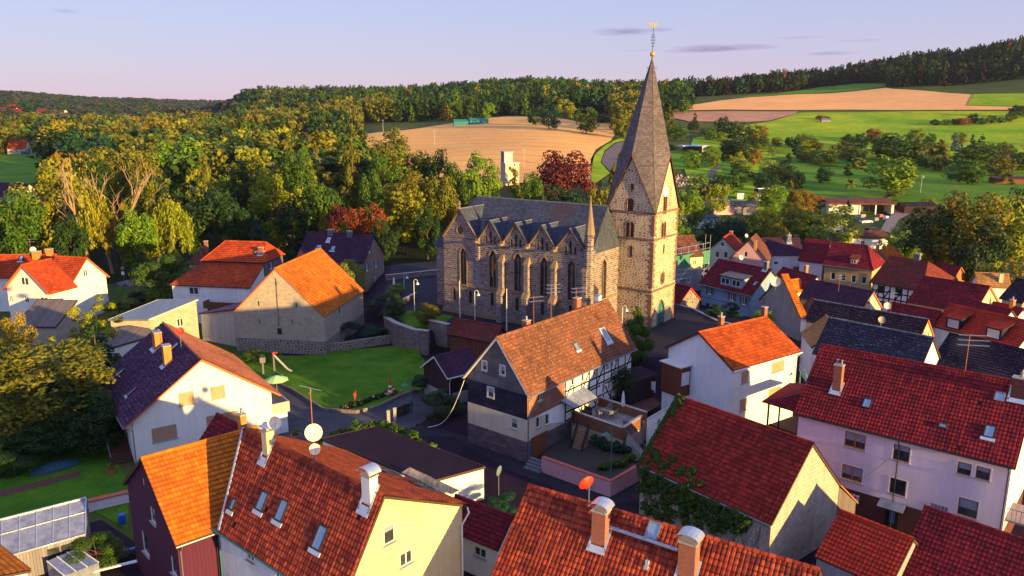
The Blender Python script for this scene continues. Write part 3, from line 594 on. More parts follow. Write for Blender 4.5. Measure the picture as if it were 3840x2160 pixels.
def block(name,label,cat,cor,z0,zt,wall,roof,oh=.25,th=.18,group=None,wins=(),rooftrim='trim_dark',pitchmat=True):
    """slab-roofed building on a quadrilateral footprint; zt = top height at each corner (counter-clockwise)"""
    c=sum((Vector((p[0],p[1],0)) for p in cor),Vector())/4; t=thing(name,label,cat,(c.x,c.y,z0),0,group); P=[Vector((p[0]-c.x,p[1]-c.y,0)) for p in cor]
    if (P[1]-P[0]).cross(P[2]-P[1]).z<0: P=P[::-1]; zt=list(zt)[::-1]
    m=MB()
    for i in range(4):
        j=(i+1)%4; a,b=P[i],P[j]; d=(b-a); L=d.length; d=d/L; n=Vector((d.y,-d.x,0)); hs=[]
        for (k,s,z,w,h,st,kw) in wins:
            if k==i: hs.append([(s*L-w/2,z-h/2),(s*L+w/2,z-h/2),(s*L+w/2,z+h/2),(s*L-w/2,z+h/2)]); M=Matrix(((d.x,-n.x,0,0),(d.y,-n.y,0,0),(0,0,1,0),(0,0,0,1))); M.translation=a+d*s*L+Vector((0,0,z)); make_window(M,w,h,st,t,**kw)
        wall_face(m,[(0,-.5),(L,-.5),(L,zt[j]-z0),(0,zt[i]-z0)],hs,a,d,n)
    m.build('wall',[MATS[wall]],t); q=[p*(1+oh/p.length) for p in P]; q=[Vector((p.x,p.y,zt[i]-z0)) for i,p in enumerate(q)]
    m=MB(); m.hexa([v+Vector((0,0,.003)) for v in q],[v+Vector((0,0,th)) for v in q]); m.build('roof',[MATS[roof]],t)
    m=MB()
    for i in range(4): m.bar(q[i]+Vector((0,0,th*.5)),q[(i+1)%4]+Vector((0,0,th*.5)),.05,th+.06)
    m.build('roof_edge',[MATS[rooftrim]],t); return t
far=dict(far=True)
H_={}
def mk(key,name,label,cat='house',**k):
    h=House(name,label,cat,FIT[key] if isinstance(key,str) else key,**k); H_[key if isinstance(key,str) else name]=h; return h
M_=MATS
# --- B: white house with the dark purple roof
B=mk('B','purple_roofed_house','white house with a dark purple roof slope, orange chimneys and tan shutters on its gable',wall=M_['pl_warmwhite'],roof=M_['t_purple'],oe=.9,ov=.5,ch=.42,tw=.34,trim=M_['trim_orange'],capmat=M_['t_rust'])
B.win('G1',(699,1494),1.45,1.35,'shutter').win('G1',(817,1471),1.4,1.35,'shutter').win('G1',(617,1625),2.3,1.45,'shutter').win('G1',(836,1578),3.2,1.6,'shutter',panecol='shutter_tan')
B.win('E',None,1.0,1.1,'w',sz=(-4,3)).win('E',None,1.0,1.1,'w',sz=(1,3)); B.finish()
# sunny slope overlaid with orange-brown tiles, sunlight put into the tint
bms=[]; P_=B.pts; lift=Vector((0,0,.045)); roof_plane(bms,[P_['F1']+lift,P_['F0']+lift,P_['R0']+lift,P_['R1']+lift],tw=.34,ch=.42,thick=.01,seed=4); tag(join_bms('rust_tiles',bms,[M_['t_rust'],M_['trim_orange']],B.roofobj),'orange-brown lichened slope with sunlight in its tint')
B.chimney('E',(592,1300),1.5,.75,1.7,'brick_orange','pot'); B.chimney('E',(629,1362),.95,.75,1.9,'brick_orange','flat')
for p,w,h in (((450,1401),.75,1.3),((497,1470),.65,1.2),((652,1305),.8,1.3)): B.skylight('E',p,w,h,'metal_dark')
B.gutter('E',(1,)); 
# balcony on the right hand side
def lbox(root,name,mat,boxes,mats=None):
    m=MB()
    for b in boxes: m.box(*b)
    return m.build(name,mats or [M_[mat]],root)
y=B.yF; lbox(B.root,'balcony','concrete',[(2.0,B.xb,y+.01,y+1.9,2.35,2.55),(2.0,B.xb,y+1.75,y+1.9,2.55,3.5),(B.xb-.12,B.xb,y+.01,y+1.75,2.55,3.5),(2.0,2.1,y+.01,y+1.75,2.55,3.5)])
lbox(B.root,'ground_floor_wing','pl_white',[(2.2,B.xb-.05,y+.005,y+1.6,-.5,2.34)],[M_['pl_white']])
y=B.yE; m=MB(); 
for i in range(9): m.box(3.2+.32*i,3.2+.32*(i+1)-.01,y-2.0,y-.01,-.3,1.5-.17*i)
m.box(-.2,3.2,y-2.0,y-.01,-.3,1.52); m.build('outside_stairs',[M_['brick_brown']],B.root)
m=MB(); 
for i in range(8): m.bar((-.2+.45*i,y-2,1.5),(-.2+.45*i,y-2,2.5),.04)
m.bar((-.2,y-2,2.5),(3.2,y-2,2.5),.05); m.bar((-.2,y-2,2.1),(3.2,y-2,2.1),.04); m.bar((-.2,y-2,2.5),(-.2,y,2.5),.05); m.bar((3.2,y-2,2.5),(6.1,y-2,.9),.06); m.build('railing',[M_['zinc']],B.root)
# --- D: bright orange roof, dark cladding
v=list(FIT['D']); c,s_=math.cos(v[2]),math.sin(v[2]); ext=1.2; v[3]+=ext*1; v[0]+=c*ext/2; v[1]+=s_*ext/2
D=mk(v,'orange_roofed_house','steep bright orange tiled roof on dark maroon clad walls, joined to the red-roofed cream house',wall=M_['maroon_clad'],roof=M_['t_orange_flat'],oe=.5,ov=.25,ch=.36,tw=.26,amp=.02,trim=M_['trim_dark'])
D.win('G0',(573,1932),1.05,1.2,'w',mull=0).win('G0',(545,2038),1.4,1.7,'w',mull=0).win('G0',(652,2125),1.1,1.3,'w',mull=0).win('G0',(537,1806),.35,.6,'w',mull=0,sill=False); D.finish(); D.gutter('E',(0,))
# --- F: red roof with skylights, cream gable
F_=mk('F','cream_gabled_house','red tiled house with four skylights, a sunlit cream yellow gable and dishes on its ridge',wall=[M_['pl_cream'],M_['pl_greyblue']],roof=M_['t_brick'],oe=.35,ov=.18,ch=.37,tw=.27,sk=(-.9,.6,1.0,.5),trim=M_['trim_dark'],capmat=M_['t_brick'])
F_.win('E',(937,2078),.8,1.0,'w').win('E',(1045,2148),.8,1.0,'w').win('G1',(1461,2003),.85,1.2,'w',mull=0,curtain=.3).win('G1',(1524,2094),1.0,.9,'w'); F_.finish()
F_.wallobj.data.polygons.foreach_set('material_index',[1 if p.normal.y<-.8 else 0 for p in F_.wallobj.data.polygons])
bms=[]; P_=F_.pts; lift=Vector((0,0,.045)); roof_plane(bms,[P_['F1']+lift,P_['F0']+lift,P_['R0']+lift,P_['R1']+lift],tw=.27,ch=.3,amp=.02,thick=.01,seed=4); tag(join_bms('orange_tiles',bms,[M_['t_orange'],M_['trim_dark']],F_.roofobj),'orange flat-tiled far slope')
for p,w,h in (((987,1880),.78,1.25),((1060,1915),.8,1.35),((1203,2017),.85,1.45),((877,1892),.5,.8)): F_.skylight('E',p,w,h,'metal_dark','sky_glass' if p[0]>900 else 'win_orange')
F_.skylight('F',(1451,1773),1.2,1.5); F_.skylight('F',(1583,1828),1.2,1.5)
ctop=F_.chimney('E',(1008,1682),.6,.6,1.25,'pl_cream','flat'); q=MB(); q.box(ctop.x-.5,ctop.x+.4,ctop.y-.35,ctop.y+.35,ctop.z+.3,ctop.z+.36); q.box(ctop.x-.2,ctop.x+.2,ctop.y-.2,ctop.y+.2,ctop.z+.05,ctop.z+.3); q.build('chimney_cap',[M_['zinc_bright']],F_.roofobj)
F_.chimney('E',(1388,1858),.75,.6,1.25,'pl_warmwhite','hood'); F_.gutter('E',(0,),mat='teal_paint')
m=MB(); P_=F_.pts; n_=Vector((-.08,0,.12)); m.bar(P_['E0']+n_,P_['R0']+n_,.17,.07,up=F_.slope('E')[1]); m.build('verge_flashing',[M_['lead_light']],F_.roofobj)
m=MB(); yy=F_.W2+.05; m.tube([(F_.xb+.1,yy,8.55),(F_.xb+.35,yy-.1,8.3),(F_.xb+.12,F_.yF-.15,7.5),(F_.xb+.12,F_.yF-.15,0)],.06,8); m.build('downpipe',[M_['pl_warmwhite']],F_.root)
m=MB(); m.tube([(F_.xb+.06,2.6,0),(F_.xb+.06,2.6,5.2)],.04,6); m.build('conduit_pipe',[M_['zinc']],F_.root)
a=at(813,1552,10.4); b_=at(912,1600,10.4); dd=(b_-a); yw=math.atan2(dd.y,dd.x); dn=dd.normalized(); b2=a+dn*4.6; cc=(a+b2)/2
X2=mk([cc.x,cc.y,yw,4.6,2.6,1.8,7.6,8.4,10.4,0],'small_crimson_gable','small crimson tiled roof with a brick chimney squeezed behind the bright orange roof',wall=M_['pl_pink'],roof=M_['t_red_dark'],oe=.2,ov=.15).finish(); X2.chimney('E',None,.5,.5,1.3,'brick_orange','pot',lead=False,vec=(1.9,-.2,10.2))
# --- V: foreground red roof with two chimneys
V=mk('V','two_chimney_house','weathered orange-red tiled roof in the foreground with two tall hooded chimneys and a metal walkway',wall=M_['pl_warmwhite'],roof=M_['t_brick'],oe=.3,ov=.15,ch=.36,tw=.26,amp=.045,sag=.05).finish()
V.chimney('E',(2252,2018),.85,.7,1.75,'brick_red','hood'); V.chimney('E',(2580,2140),.95,.75,1.75,'brick_red','hood'); V.skylight('E',(2451,1991),.75,1.0,'zinc','window_glass',light=False)
a=V.onslope('E',(2282,1980)); b_=V.onslope('E',(2545,2068)); n=V.slope('E')[1]; m=MB(); m.bar(a+n*.25,b_+n*.25,.3,.05,up=(0,0,1))
for i in range(8): p=a+(b_-a)*(i+.3)/8; m.bar(p+n*.02,p+n*.25+Vector((0,0,.15)),.04)
m.build('roof_walkway',[M_['zinc_bright']],V.roofobj)
p=V.onslope('E',(2426,2126)); m=MB(); m.box(p.x-.12,p.x+.12,p.y-.2,p.y+.2,p.z-.1,p.z+.12); m.box(p.x-.1,p.x+.1,p.y-.05,p.y+.1,p.z+.12,p.z+.4); m.build('roof_vent',[M_['lead_light']],V.roofobj)
# --- C: half-timbered house
C=mk('C','half_timbered_house','long half-timbered house with a lichened orange-brown roof and grey and black gable',wall=[M_['dark_plinth'],M_['pl_cream2'],M_['slate_blue'],M_['slate_wall'],M_['pl_white']],roof=M_['t_mossy'],oe=.45,ov=.3,ch=.36,tw=.26,sag=.015,trim=M_['trim_white'],bands=[(-9,2.2,0),(2.2,4.5,1),(4.5,7.0,2),(7.0,99,3)])
for p,w,h in (((1816.7,1372),.6,1.0),((1884.6,1389.6),.6,1.0),((1839.9,1472),.8,1.05),((1928,1588),.8,1.1)): C.win('G0',p,w,h,'w',mull=0,curtain=.45,surround='trim_white' if h<1.1 else None)
for p,w,h in (((2018,1584),.6,1.15),((2052.5,1572),.6,1.15),((2026,1489),.85,.8),((2112,1447.6),.5,.65),((2148,1432),.6,.8),((2186,1417),.5,.85),((2229,1396),.5,.8),((2276,1370),.5,.6),((2293,1361),.5,.6),((2312,1351),.5,.6),((2263.4,1456),.55,1.1),((2285,1446),.5,1.0)):
    C.win('E',p,w,h,'w',mull=0 if w<.8 else 1,panecol='terracotta' if p[0] in(2263.4,2285) else None)
C.finish(); SC=C.onface('E',(2118,1470))[0]
o,dx,n=C.face['E']; hl=C.L/2-C.ov
for me_ in [C.wallobj.data]:   # the timbered part of the long wall is white plaster
    idx=[p.material_index for p in me_.polygons]
    for i,p in enumerate(me_.polygons):
        if p.normal.y<-.9 and (sum(me_.vertices[v].co.x for v in p.vertices)/len(p.vertices))>SC and p.material_index in(1,2,3): idx[i]=4
    me_.polygons.foreach_set('material_index',idx)
m=MB(); wall_face(m,[(SC+.0,2.2),(hl,2.2),(hl,C.zE),(SC,C.zE)],[h_ for h_ in C.holes['E'] if min(p[0] for p in h_)>SC+.02 and min(p[1] for p in h_)>2.25],o-Vector((0,.02,0)),dx,n,depth=.02); m.build('timber_panel',[M_['pl_white']],C.root)
m=MB(); wall_face(m,[(-hl,4.5),(SC-.02,4.5),(SC-.02,C.zE),(-hl,C.zE)],[h_ for h_ in C.holes['E'] if max(p[0] for p in h_)<SC-.05 and min(p[1] for p in h_)>4.55],o-Vector((0,.03,0)),dx,n,depth=.03); m.build('shingle_cladding',[M_['shingle_rose']],C.root)
L_=[]; xs=np.linspace(SC+.1,hl-.1,10)
for x in xs: L_.append(((x,2.3),(x,C.zE-.02)))
for z in (2.35,3.3,4.45,4.75,5.6,C.zE-.12): L_.append(((SC+.02,z),(hl,z)))
for i in (0,2,4,6,8): L_.append(((xs[i],4.75),(xs[i+1],6.7))); 
for i in (1,3,5,7): L_.append(((xs[i+1],2.4),(xs[i]+.1,4.4)))
o2=C.face['E']; C.face['E']=(o-Vector((0,.02,0)),dx,n)
hol=C.holes['E']
def cuts(seg):  # keep beams from crossing the window openings
    (a,b),(c,e)=seg; out=[]; N_=14; run=[]
    for i in range(N_):
        s=a+(c-a)*(i+.5)/N_; z=b+(e-b)*(i+.5)/N_; inside=any(h[0][0]-.06<s<h[1][0]+.06 and h[0][1]-.06<z<h[2][1]+.06 for h in hol)
        if inside:
            if run: out.append((run[0],run[-1])); run=[]
        else: run.append(i)
    if run: out.append((run[0],run[-1]))
    return [((a+(c-a)*r0/N_,b+(e-b)*r0/N_),(a+(c-a)*(r1+1)/N_,b+(e-b)*(r1+1)/N_)) for r0,r1 in out]
timber(C,'E',[x for sgm in L_ for x in cuts(sgm)],w=.17)
C.gutter('E',(0,)); C.gutter('F',(0,)); C.skylight('E',(2160,1301),.7,.8,'zinc'); C.skylight('E',(2268,1258),1.0,1.8,'win_white','curtain')
for px,w,h,mt in (((1954,1236),.7,.9,'brick_red'),((2108,1165),.8,1.6,'brick_red'),((2277,1110),.6,1.1,'pl_warmwhite')): 
    p=C.Mi@at(px[0],px[1],11.6); C.chimney('F',None,w,.6,h+.2,mt,'pot' if px[0]<2000 else 'flat',lead=False,vec=(max(-9,min(8.9,p.x)),.6,C.zr-.6*C.t2))
GD=C.onface('E',(2022,1672)); lbox(C.root,'garage_door','win_brown',[(GD[0]-1.1,GD[0]+1.1,C.yE-.05,C.yE-.02,0,2.1),(GD[0]-1.3,GD[0]+1.3,C.yE-.12,C.yE-.001,2.12,2.4)],[M_['red_paint'] if 0 else M_['win_brown']])
# --- H: white house with orange roof
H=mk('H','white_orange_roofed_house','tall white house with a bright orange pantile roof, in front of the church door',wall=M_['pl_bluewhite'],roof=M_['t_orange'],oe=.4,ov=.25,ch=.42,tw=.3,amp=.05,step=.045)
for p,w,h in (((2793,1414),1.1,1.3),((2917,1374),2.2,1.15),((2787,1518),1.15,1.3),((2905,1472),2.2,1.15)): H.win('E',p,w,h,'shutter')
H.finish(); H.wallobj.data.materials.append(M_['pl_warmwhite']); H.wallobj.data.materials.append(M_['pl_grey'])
H.wallobj.data.polygons.foreach_set('material_index',[0 if p.normal.x<-.5 else 1 for p in H.wallobj.data.polygons])  # bluish gable, warm other walls: shade and sunlight put into the plaster colours
H.gutter('E',(1,),mat='win_white')
for px,dx_ in (((2706,1222),0),((2830,1175),0)):
    p=H.Mi@at(px[0],px[1],10.6); H.chimney('F',None,.55,.5,1.3,'brick_red','pot' if px[0]<2800 else 'flat',lead=False,vec=(p.x,.6,H.zr-.6*H.t2))
m=MB(); x0=H.xa; m.box(x0-1.6,x0-.005,1.0,3.8,3.2,6.6); m.build('bay_window',[M_['plank_brown']],H.root); m=MB(); m.box(x0-1.8,x0-.003,.8,4.0,6.62,6.75); m.build('bay_roof',[M_['trim_white']],H.root)
m=MB(); m.box(x0-1.4,x0-.2,.95,.998,4.5,6.0,0); m.box(x0-1.35,x0-.25,.93,.948,4.6,5.9,1); m.build('window',[M_['win_white'],M_['curtain']],H.root)
m=MB(); m.box(x0-1.5,x0-.004,1.05,3.7,0,3.19); m.build('bay_base',[M_['pl_bluewhite']],H.root)
# --- J: barn with ivy
J=mk('J','red_barn','barn with a big red tiled roof, ivied eave and pale concrete block gable',cat='barn',wall=M_['cinder_old'],roof=M_['t_barn'],oe=.15,ov=.1,ch=.36,tw=.26,amp=.045,trim=M_['trim_dark']).finish(); J.gutter('E',())
m=MB(); yF=J.W2; zl=J.e2
roof_b=[]; roof_plane(roof_b,[(J.L/2,yF+3.2,zl-2.6),(-J.L/2,yF+3.2,zl-2.6),(-J.L/2,yF+.02,zl),(J.L/2,yF+.02,zl)],tw=.26,ch=.36,segs=2,thick=.1); join_bms('lean_to_roof',roof_b,[M_['t_barn'],M_['trim_orange']],J.root)
m=MB(); m.face([(J.xb,J.yF,-.5),(J.xb,yF+3.0,-.5),(J.xb,yF+3.0,zl-2.6),(J.xb,J.yF,zl-.15)]); m.face([(J.xb,yF+3.0,-.5),(J.xa,yF+3.0,-.5),(J.xa,yF+3,zl-2.6),(J.xb,yF+3,zl-2.6)]); m.build('lean_to_wall',[M_['corrugated_old']],J.root)
# --- R: long pink-white house
Rr=mk('R','long_pink_house','long pale pink house with a huge dark red roof and brown framed windows',wall=[M_['brick_brown'],M_['pl_pink']],roof=M_['t_red'],oe=.5,ov=.3,ch=.36,tw=.27,amp=.025,bands=[(-9,2.3,0),(2.3,99,1)])
for p,w,h,mu,cu in (((3206.6,1652),1.7,1.35,1,.5),((3380,1699.6),1.25,1.35,0,.3),((3616,1758),.95,1.0,0,.45),((3686,1775),.95,1.0,0,.3),((3195,1775),1.7,1.3,1,.6),((3366,1826),1.25,1.35,0,0),((3629,1905),1.35,1.45,0,.5)):
    Rr.win('E',p,w,h,'o' if mu else 'b',mull=mu,curtain=cu,surround='pl_warmwhite')
Rr.finish(); Rr.gutter('E',(.25,1),mat='metal_dark')
Rr.skylight('E',(3252,1514),.7,.95,'metal_dark',light=False); Rr.skylight('E',(3711,1620),.75,1.1); Rr.skylight('E',(3750,1490),.7,.8,'zinc','slate_stone',light=False); Rr.skylight('E',(3536,1598),.6,.45,'trim_dark','poly_glass',light=False)
Rr.chimney('E',(3140,1452),.7,.6,2.0,'brick_red','pots'); Rr.chimney('E',(3822,1478),1.1,.7,1.3,'brick_brown','pot')
s0,z0=Rr.onface('E',(3350,1890)); y=Rr.yE; m=MB()
for i in range(6): x=s0-1.0+.4*i; m.bar((x,y-.02,z0+.25),(x*1.0+ (s0-x)*.0,y-1.1,z0-.1),.04)
m.bar((s0-1.0,y-1.1,z0-.1),(s0+1.0,y-1.1,z0-.1),.06); m.hexa([(s0-1,y-.02,z0+.26),(s0+1,y-.02,z0+.26),(s0+1,y-1.1,z0-.06),(s0-1,y-1.1,z0-.06)][::-1],[(s0-1,y-.02,z0+.29),(s0+1,y-.02,z0+.29),(s0+1,y-1.1,z0-.03),(s0-1,y-1.1,z0-.03)][::-1],1); m.build('door_canopy',[M_['metal_dark'],M_['poly_glass']],Rr.root)
m=MB(); m.box(s0-.55,s0+.5,y-.03,y-.001,0,2.05,0); m.box(s0-.2,s0+.2,y-.05,y-.031,.4,1.9,1); m.build('front_door',[M_['metal_dark'],M_['blue_plastic']],Rr.root)
m=MB(); s1,z1=Rr.onface('E',(3522,1903))
for i in range(5): m.box(s1-.6+.25*i,s1-.6+.25*i+.2,y-.03,y-.002,z1-.2,z1+.2)
m.build('glass_block_window',[M_['poly_glass']],Rr.root); s1,z1=Rr.onface('E',(3201,1868)); m=MB()
for i in range(3):
    for j in range(3): m.box(s1-.4+.3*i,s1-.4+.3*i+.24,y-.03,y-.002,z1-.4+.28*j,z1-.4+.28*j+.2)
m.build('vent_block_window',[M_['win_white']],Rr.root)
lx=Rr.xb; m=MB(); m.box(lx+.005,lx+2.2,y+.3,y+3.8,3.3,3.45); m.build('balcony',[M_['deck']],Rr.root); m=MB()
for i in range(12): m.bar((lx+2.2,y+.3+.31*i,3.45),(lx+2.2,y+.3+.31*i,4.4),.03)
m.bar((lx+2.2,y+.3,4.4),(lx+2.2,y+3.8,4.4),.05); m.bar((lx,y+.3,4.4),(lx+2.2,y+.3,4.4),.05)
for i in range(7): m.bar((lx+.3*i+.1,y+.3,3.45),(lx+.3*i+.1,y+.3,4.4),.03)
m.build('balcony_railing',[M_['zinc']],Rr.root)
bms=[]; tip=Rr.Mi@at(2857,1506,4.6); bl=Rr.Mi@at(2985,1545,4.6); fr=Rr.Mi@at(2962,1437,4.6); top=Rr.Mi@at(3008,1478,6.0); t2=Rr.Mi@at(3060,1440,6.0)
roof_plane(bms,[tip,bl,top],tw=.27,ch=.34,segs=3); nB=(fr-tip).cross(top-tip).normalized(); t2=Vector((t2.x,t2.y,(tip.z*nB.z-(t2.x-tip.x)*nB.x-(t2.y-tip.y)*nB.y)/nB.z)); roof_plane(bms,[fr,tip,top,t2],tw=.27,ch=.34,segs=3); join_bms('porch_roof',bms,[M_['t_red_dark'],M_['trim_dark']],Rr.root)
m=MB(); m.bar(tip+Vector((.6,.4,-4.6)),tip+Vector((.6,.4,-.1)),.16); m.bar(bl*.5+tip*.5+Vector((0,.3,-4.6)),bl*.5+tip*.5+Vector((0,.3,-.1)),.14); m.build('porch_post',[M_['timber_dark']],Rr.root)
m=MB(); pa=tip+Vector((.7,.6,0)); pb=bl+Vector((0,.5,0)); m.hexa([Vector((pa.x,pa.y,0)),Vector((pb.x,pb.y,0)),Vector((pb.x,pb.y+.1,0)),Vector((pa.x,pa.y+.1,0))],[Vector((pa.x,pa.y,2.2)),Vector((pb.x,pb.y,2.2)),Vector((pb.x,pb.y+.1,2.2)),Vector((pa.x,pa.y+.1,2.2))]); m.build('porch_boarding',[M_['timber_brown']],Rr.root)
# --- T,U
T=mk('T','low_red_shed','low red tiled shed at the bottom edge between block gable and taller red roof',cat='shed',wall=M_['pl_grey'],roof=M_['t_red_bright'],oe=.15,ov=.1,ch=.34,tw=.27).finish()
U=mk('U','corner_red_roof_house','red tiled roof filling the bottom right corner of the picture',wall=M_['pl_grey'],roof=M_['t_red'],oe=.2,ov=.1,ch=.34,tw=.27).finish()
S=mk('S','low_crimson_roof_house','low house with a mossy crimson roof and one white double window, between two foreground roofs',wall=M_['pl_warmwhite'],roof=M_['t_red_dark'],oe=.3,ov=.2,ch=.32,tw=.27)
S.win('E',(1800,2030+42),1.1,.75,'w').finish()
# --- N barn and its lean-to
Nb=mk('N','orange_roofed_barn','big barn with a glowing orange roof and blank beige block gable on a rubble base',cat='barn',wall=[M_['field_stone'],M_['cinder']],roof=M_['t_orange_flat'],oe=.15,ov=.12,ch=.38,tw=.3,segs=2,amp=.02,bands=[(-9,2.0,0),(2.0,99,1)],trim=M_['trim_orange'])
Nb.win('E',(1273,1165),.5,.9,'d',mull=0,sill=False).finish()
m=MB(); x=Nb.xa-.04
for s_,z_ in ((-2.8,7.2),(2.8,7.2),(0,10.2),(-2.9,4.6),(2.0,4.7)): m.box(x-.03,x,-s_-.05,-s_+.05,z_-.35,z_+.35)
m.bar((x-.05,.0,4.0),(x-.05,.0,11),.04); m.box(x-.2,x,-.3,.2,2.9,3.7); m.build('iron_anchors',[M_['black_iron']],Nb.root)
p=[at(761,1275,0),at(888,1300,0)]; a,b_=p; dd=(b_-a); nn=Vector((-dd.y,dd.x,0)).normalized()*7
LT=block('corrugated_lean_to','lean-to of pale corrugated sheets with a dark red roof, left of the barn gable','shed',[a,b_,b_+nn,a+nn],0,[4.0,5.6,5.6,4.0],'corrugated_white','purple_metal',oh=.25)
# --- P
P=mk('P','stone_shutter_house','brown stone house with teal shutters and a dark purple roof behind the orange barn',wall=M_['stone_house'],roof=M_['t_purple2'],oe=.4,ov=.3,segs=1,ch=.4)
for p_,w in (((1385,935),.7),((1376,1003),.8),((1410,988),.8),((1408,1050),.8)): P.win('G1',p_,w,1.3,'w',mull=1,shut='teal_paint',far=True)
P.finish(); P.skylight('E',(1250,932),.9,1.1); P.skylight('E',(1198,925),1.1,.8); P.skylight('E',(1233,900),.7,1.0,'win_white')
P.chimney('E',(1240,880),1.0,.6,.9,'slate_stone','flat',lead=False); P.chimney('E',(1312,885),1.0,.6,.9,'slate_stone','flat',lead=False)
# --- A group
A1=mk('A1','white_corner_house','white house with an L shaped orange roof, behind the block shed on the left',wall=M_['pl_warmwhite'],roof=M_['t_redorange'],oe=.6,ov=.5,segs=1,trim=M_['trim_orange'])
for p,w,h in (((40,1120),.75,1.0),((100,1123),.85,1.0),((165,1127),1.5,1.0),((92,1055),1.5,1.2)): A1.win('G0',p,w,h,'w',far=True)
A1.finish(); A1.gutter('E',(0,),mat='win_brown')
vv=list(FIT['A2']); 
ch=House('x','x','house',vv,wall=M_['pl_warmwhite'],roof=M_['t_redorange'],oe=.5,ov=.4,segs=1,trim=M_['trim_orange']); ch.win('G1',(321,1024),.9,1.1,'w',mull=1,far=True).finish()
for o_ in list(ch.root.children):   # the right wing is a part of the same house
    mw=A1.M.inverted()@ch.M; o_.parent=A1.root; o_.matrix_parent_inverse=Matrix.Identity(4); o_.matrix_local=mw
bpy.data.objects.remove(ch.root)
A1.skylight('F',(75,965),.6,.9) if 0 else None
A3=mk('A3','rear_orange_roof_house','long orange roof with two chimneys at the left edge, behind the white corner house',wall=M_['pl_white'],roof=M_['t_redorange'],segs=1).finish()
A3.skylight('E',(80,970),.7,1.2); A3.chimney('E',(140,968),1.3,.7,1.2,'brick_orange','flat',lead=False); A3.chimney('E',(187,955),1.0,.7,1.0,'brick_orange','flat',lead=False)
# --- M: white house with two storey red roof
vM=ev((751.6,978),(990,986),3.9,3.9,9.4,12.2,0); Mh=mk(vM,'double_roofed_house','white house with a red hipped roof above a second sweeping red roof',wall=[M_['pl_white'],M_['slate_wall']],roof=M_['t_redorange'],oe=.3,ov=.3,hip=(2.6,1.4),segs=1,ch=.42,bands=[(-9,7.0,0),(7.0,99,1)])
Mh.win('G1',(1016,996),.9,1.1,'w',far=True).finish(); Mh.skylight('E',(962,945),.7,.8,light=False); Mh.chimney('E',(980,950),.8,.6,1.0,'brick_red','flat')
W=Mh; f=lambda px,z: W.Mi@at(px[0],px[1],z); bms=[]
TL=Vector((-W.L/2,-W.W1+.25,9.1)); TR=Vector((W.L/2-.1,-W.W1+.25,9.1)); BR=f((952,1081),6.3); BL=f((671,1069),6.3); BR=Vector((W.L/2-.1,BR.y,6.3)); BM=Vector((f((800,1073),6.3).x,BR.y,6.3)); BL=Vector((min(BL.x,-W.L/2-2.8),BR.y,6.3))
roof_plane(bms,[BL,BR,TR,TL],tw=.3,ch=.42,segs=1,thick=.14); join_bms('lower_roof',bms,[M_['t_redorange'],M_['trim_dark']],W.root)
m=MB(); yb=BR.y+.35
wall_face(m,[(BL.x+.3,-.5),(BR.x-.2,-.5),(BR.x-.2,6.1),(BL.x+.3,6.1)],[],Vector((0,yb,0)),Vector((1,0,0)),Vector((0,-1,0)))
m.face([(BR.x-.2,yb,-.5),(BR.x-.2,W.yE,-.5),(BR.x-.2,W.yE,9.0),(BR.x-.2,yb,6.1)]); m.face([(BL.x+.3,W.yE,-.5),(BL.x+.3,yb,-.5),(BL.x+.3,yb,6.1),(-W.L/2+.1,W.yE,8.8)]); m.face([(BL.x+.3,W.yE,-.5),(-W.L/2+.3,W.yE,-.5),(-W.L/2+.1,W.yE,8.8)][::-1]); m.build('front_wall',[M_['pl_white']],W.root)
def qwin(root,Mi,plane,px,w,h,style='w',**k):
    r=Mi.to_3x3()@ray(*px); c=Mi@CAM; t=(plane-c.y)/r.y; p=c+r*t; Mx=Matrix.Translation((p.x,plane-.13,p.z)); return make_window(Mx,w,h,style,root,far=True,**k)
for px,w,h in (((728,1090),1.6,1.2),((732,1161),.8,1.2),((792,1163),.7,1.0)): qwin(W.root,W.Mi,yb,px,w,h)
p1=f((838,1120),3.4); m=MB(); m.box(p1.x-.5,BR.x+.2,yb-1.6,yb-.01,3.0,3.15); m.box(p1.x-.5,BR.x+.2,yb-1.7,yb-1.6,3.0,4.1); m.box(p1.x-.6,p1.x-.5,yb-1.7,yb-.01,3.0,4.1)
for x in (p1.x,BR.x-.5): m.bar((x,yb-1.5,2.95),(x,yb-.1,1.6),.15)
m.build('balcony',[M_['timber_brown']],W.root)
# --- small hipped roof behind M
Qv=ev((700,990),(760,990),2.6,2.6,5.6,8.2,0); Q=mk(Qv,'small_hipped_house','small yellow house with a brown hipped roof, just left of the double red roof',wall=M_['pl_cream'],roof=M_['t_brown'],segs=1,hip=(2.0,.6)).finish(); Q.chimney('E',(776,950),.6,.6,1.6,'brick_red','flat',lead=False,vec=(1.6,-.4,8.0))
# --- sheds in the middle
sw=mk('shedw','mossy_roofed_shed','brown timber shed with a mossy crimson tiled roof at the foot of the church',cat='shed',wall=M_['plank_brown'],roof=M_['t_moss_red'],oe=.35,ov=.3,segs=1,ch=.3,sag=.08).finish()
sd_=mk('shedd','black_garden_shed','dark boarded shed with a purple tiled roof left of the half-timbered house',cat='shed',wall=[M_['pl_grey'],M_['plank_dark']],roof=M_['t_purple2'],oe=.35,ov=.3,segs=2,bands=[(-9,1.5,0),(1.5,99,1)],trim=M_['trim_white']).finish(); sd_.gutter('E',(0,),mat='win_white')
# --- left edge block shed
a=at(-60,1300,0); b_=at(68,1290,0); c_=at(159,1250,0); a=b_+(b_-c_).normalized().cross(Vector((0,0,1)))*-6.0; d_=c_+(a-b_)
block('block_shed','unfinished block shed with a corrugated roof at the left edge below the white house','shed',[a,b_,c_,d_],0,[2.6,2.6,5.2,5.2],'cinder','corrugated_old',oh=.3,wins=[])
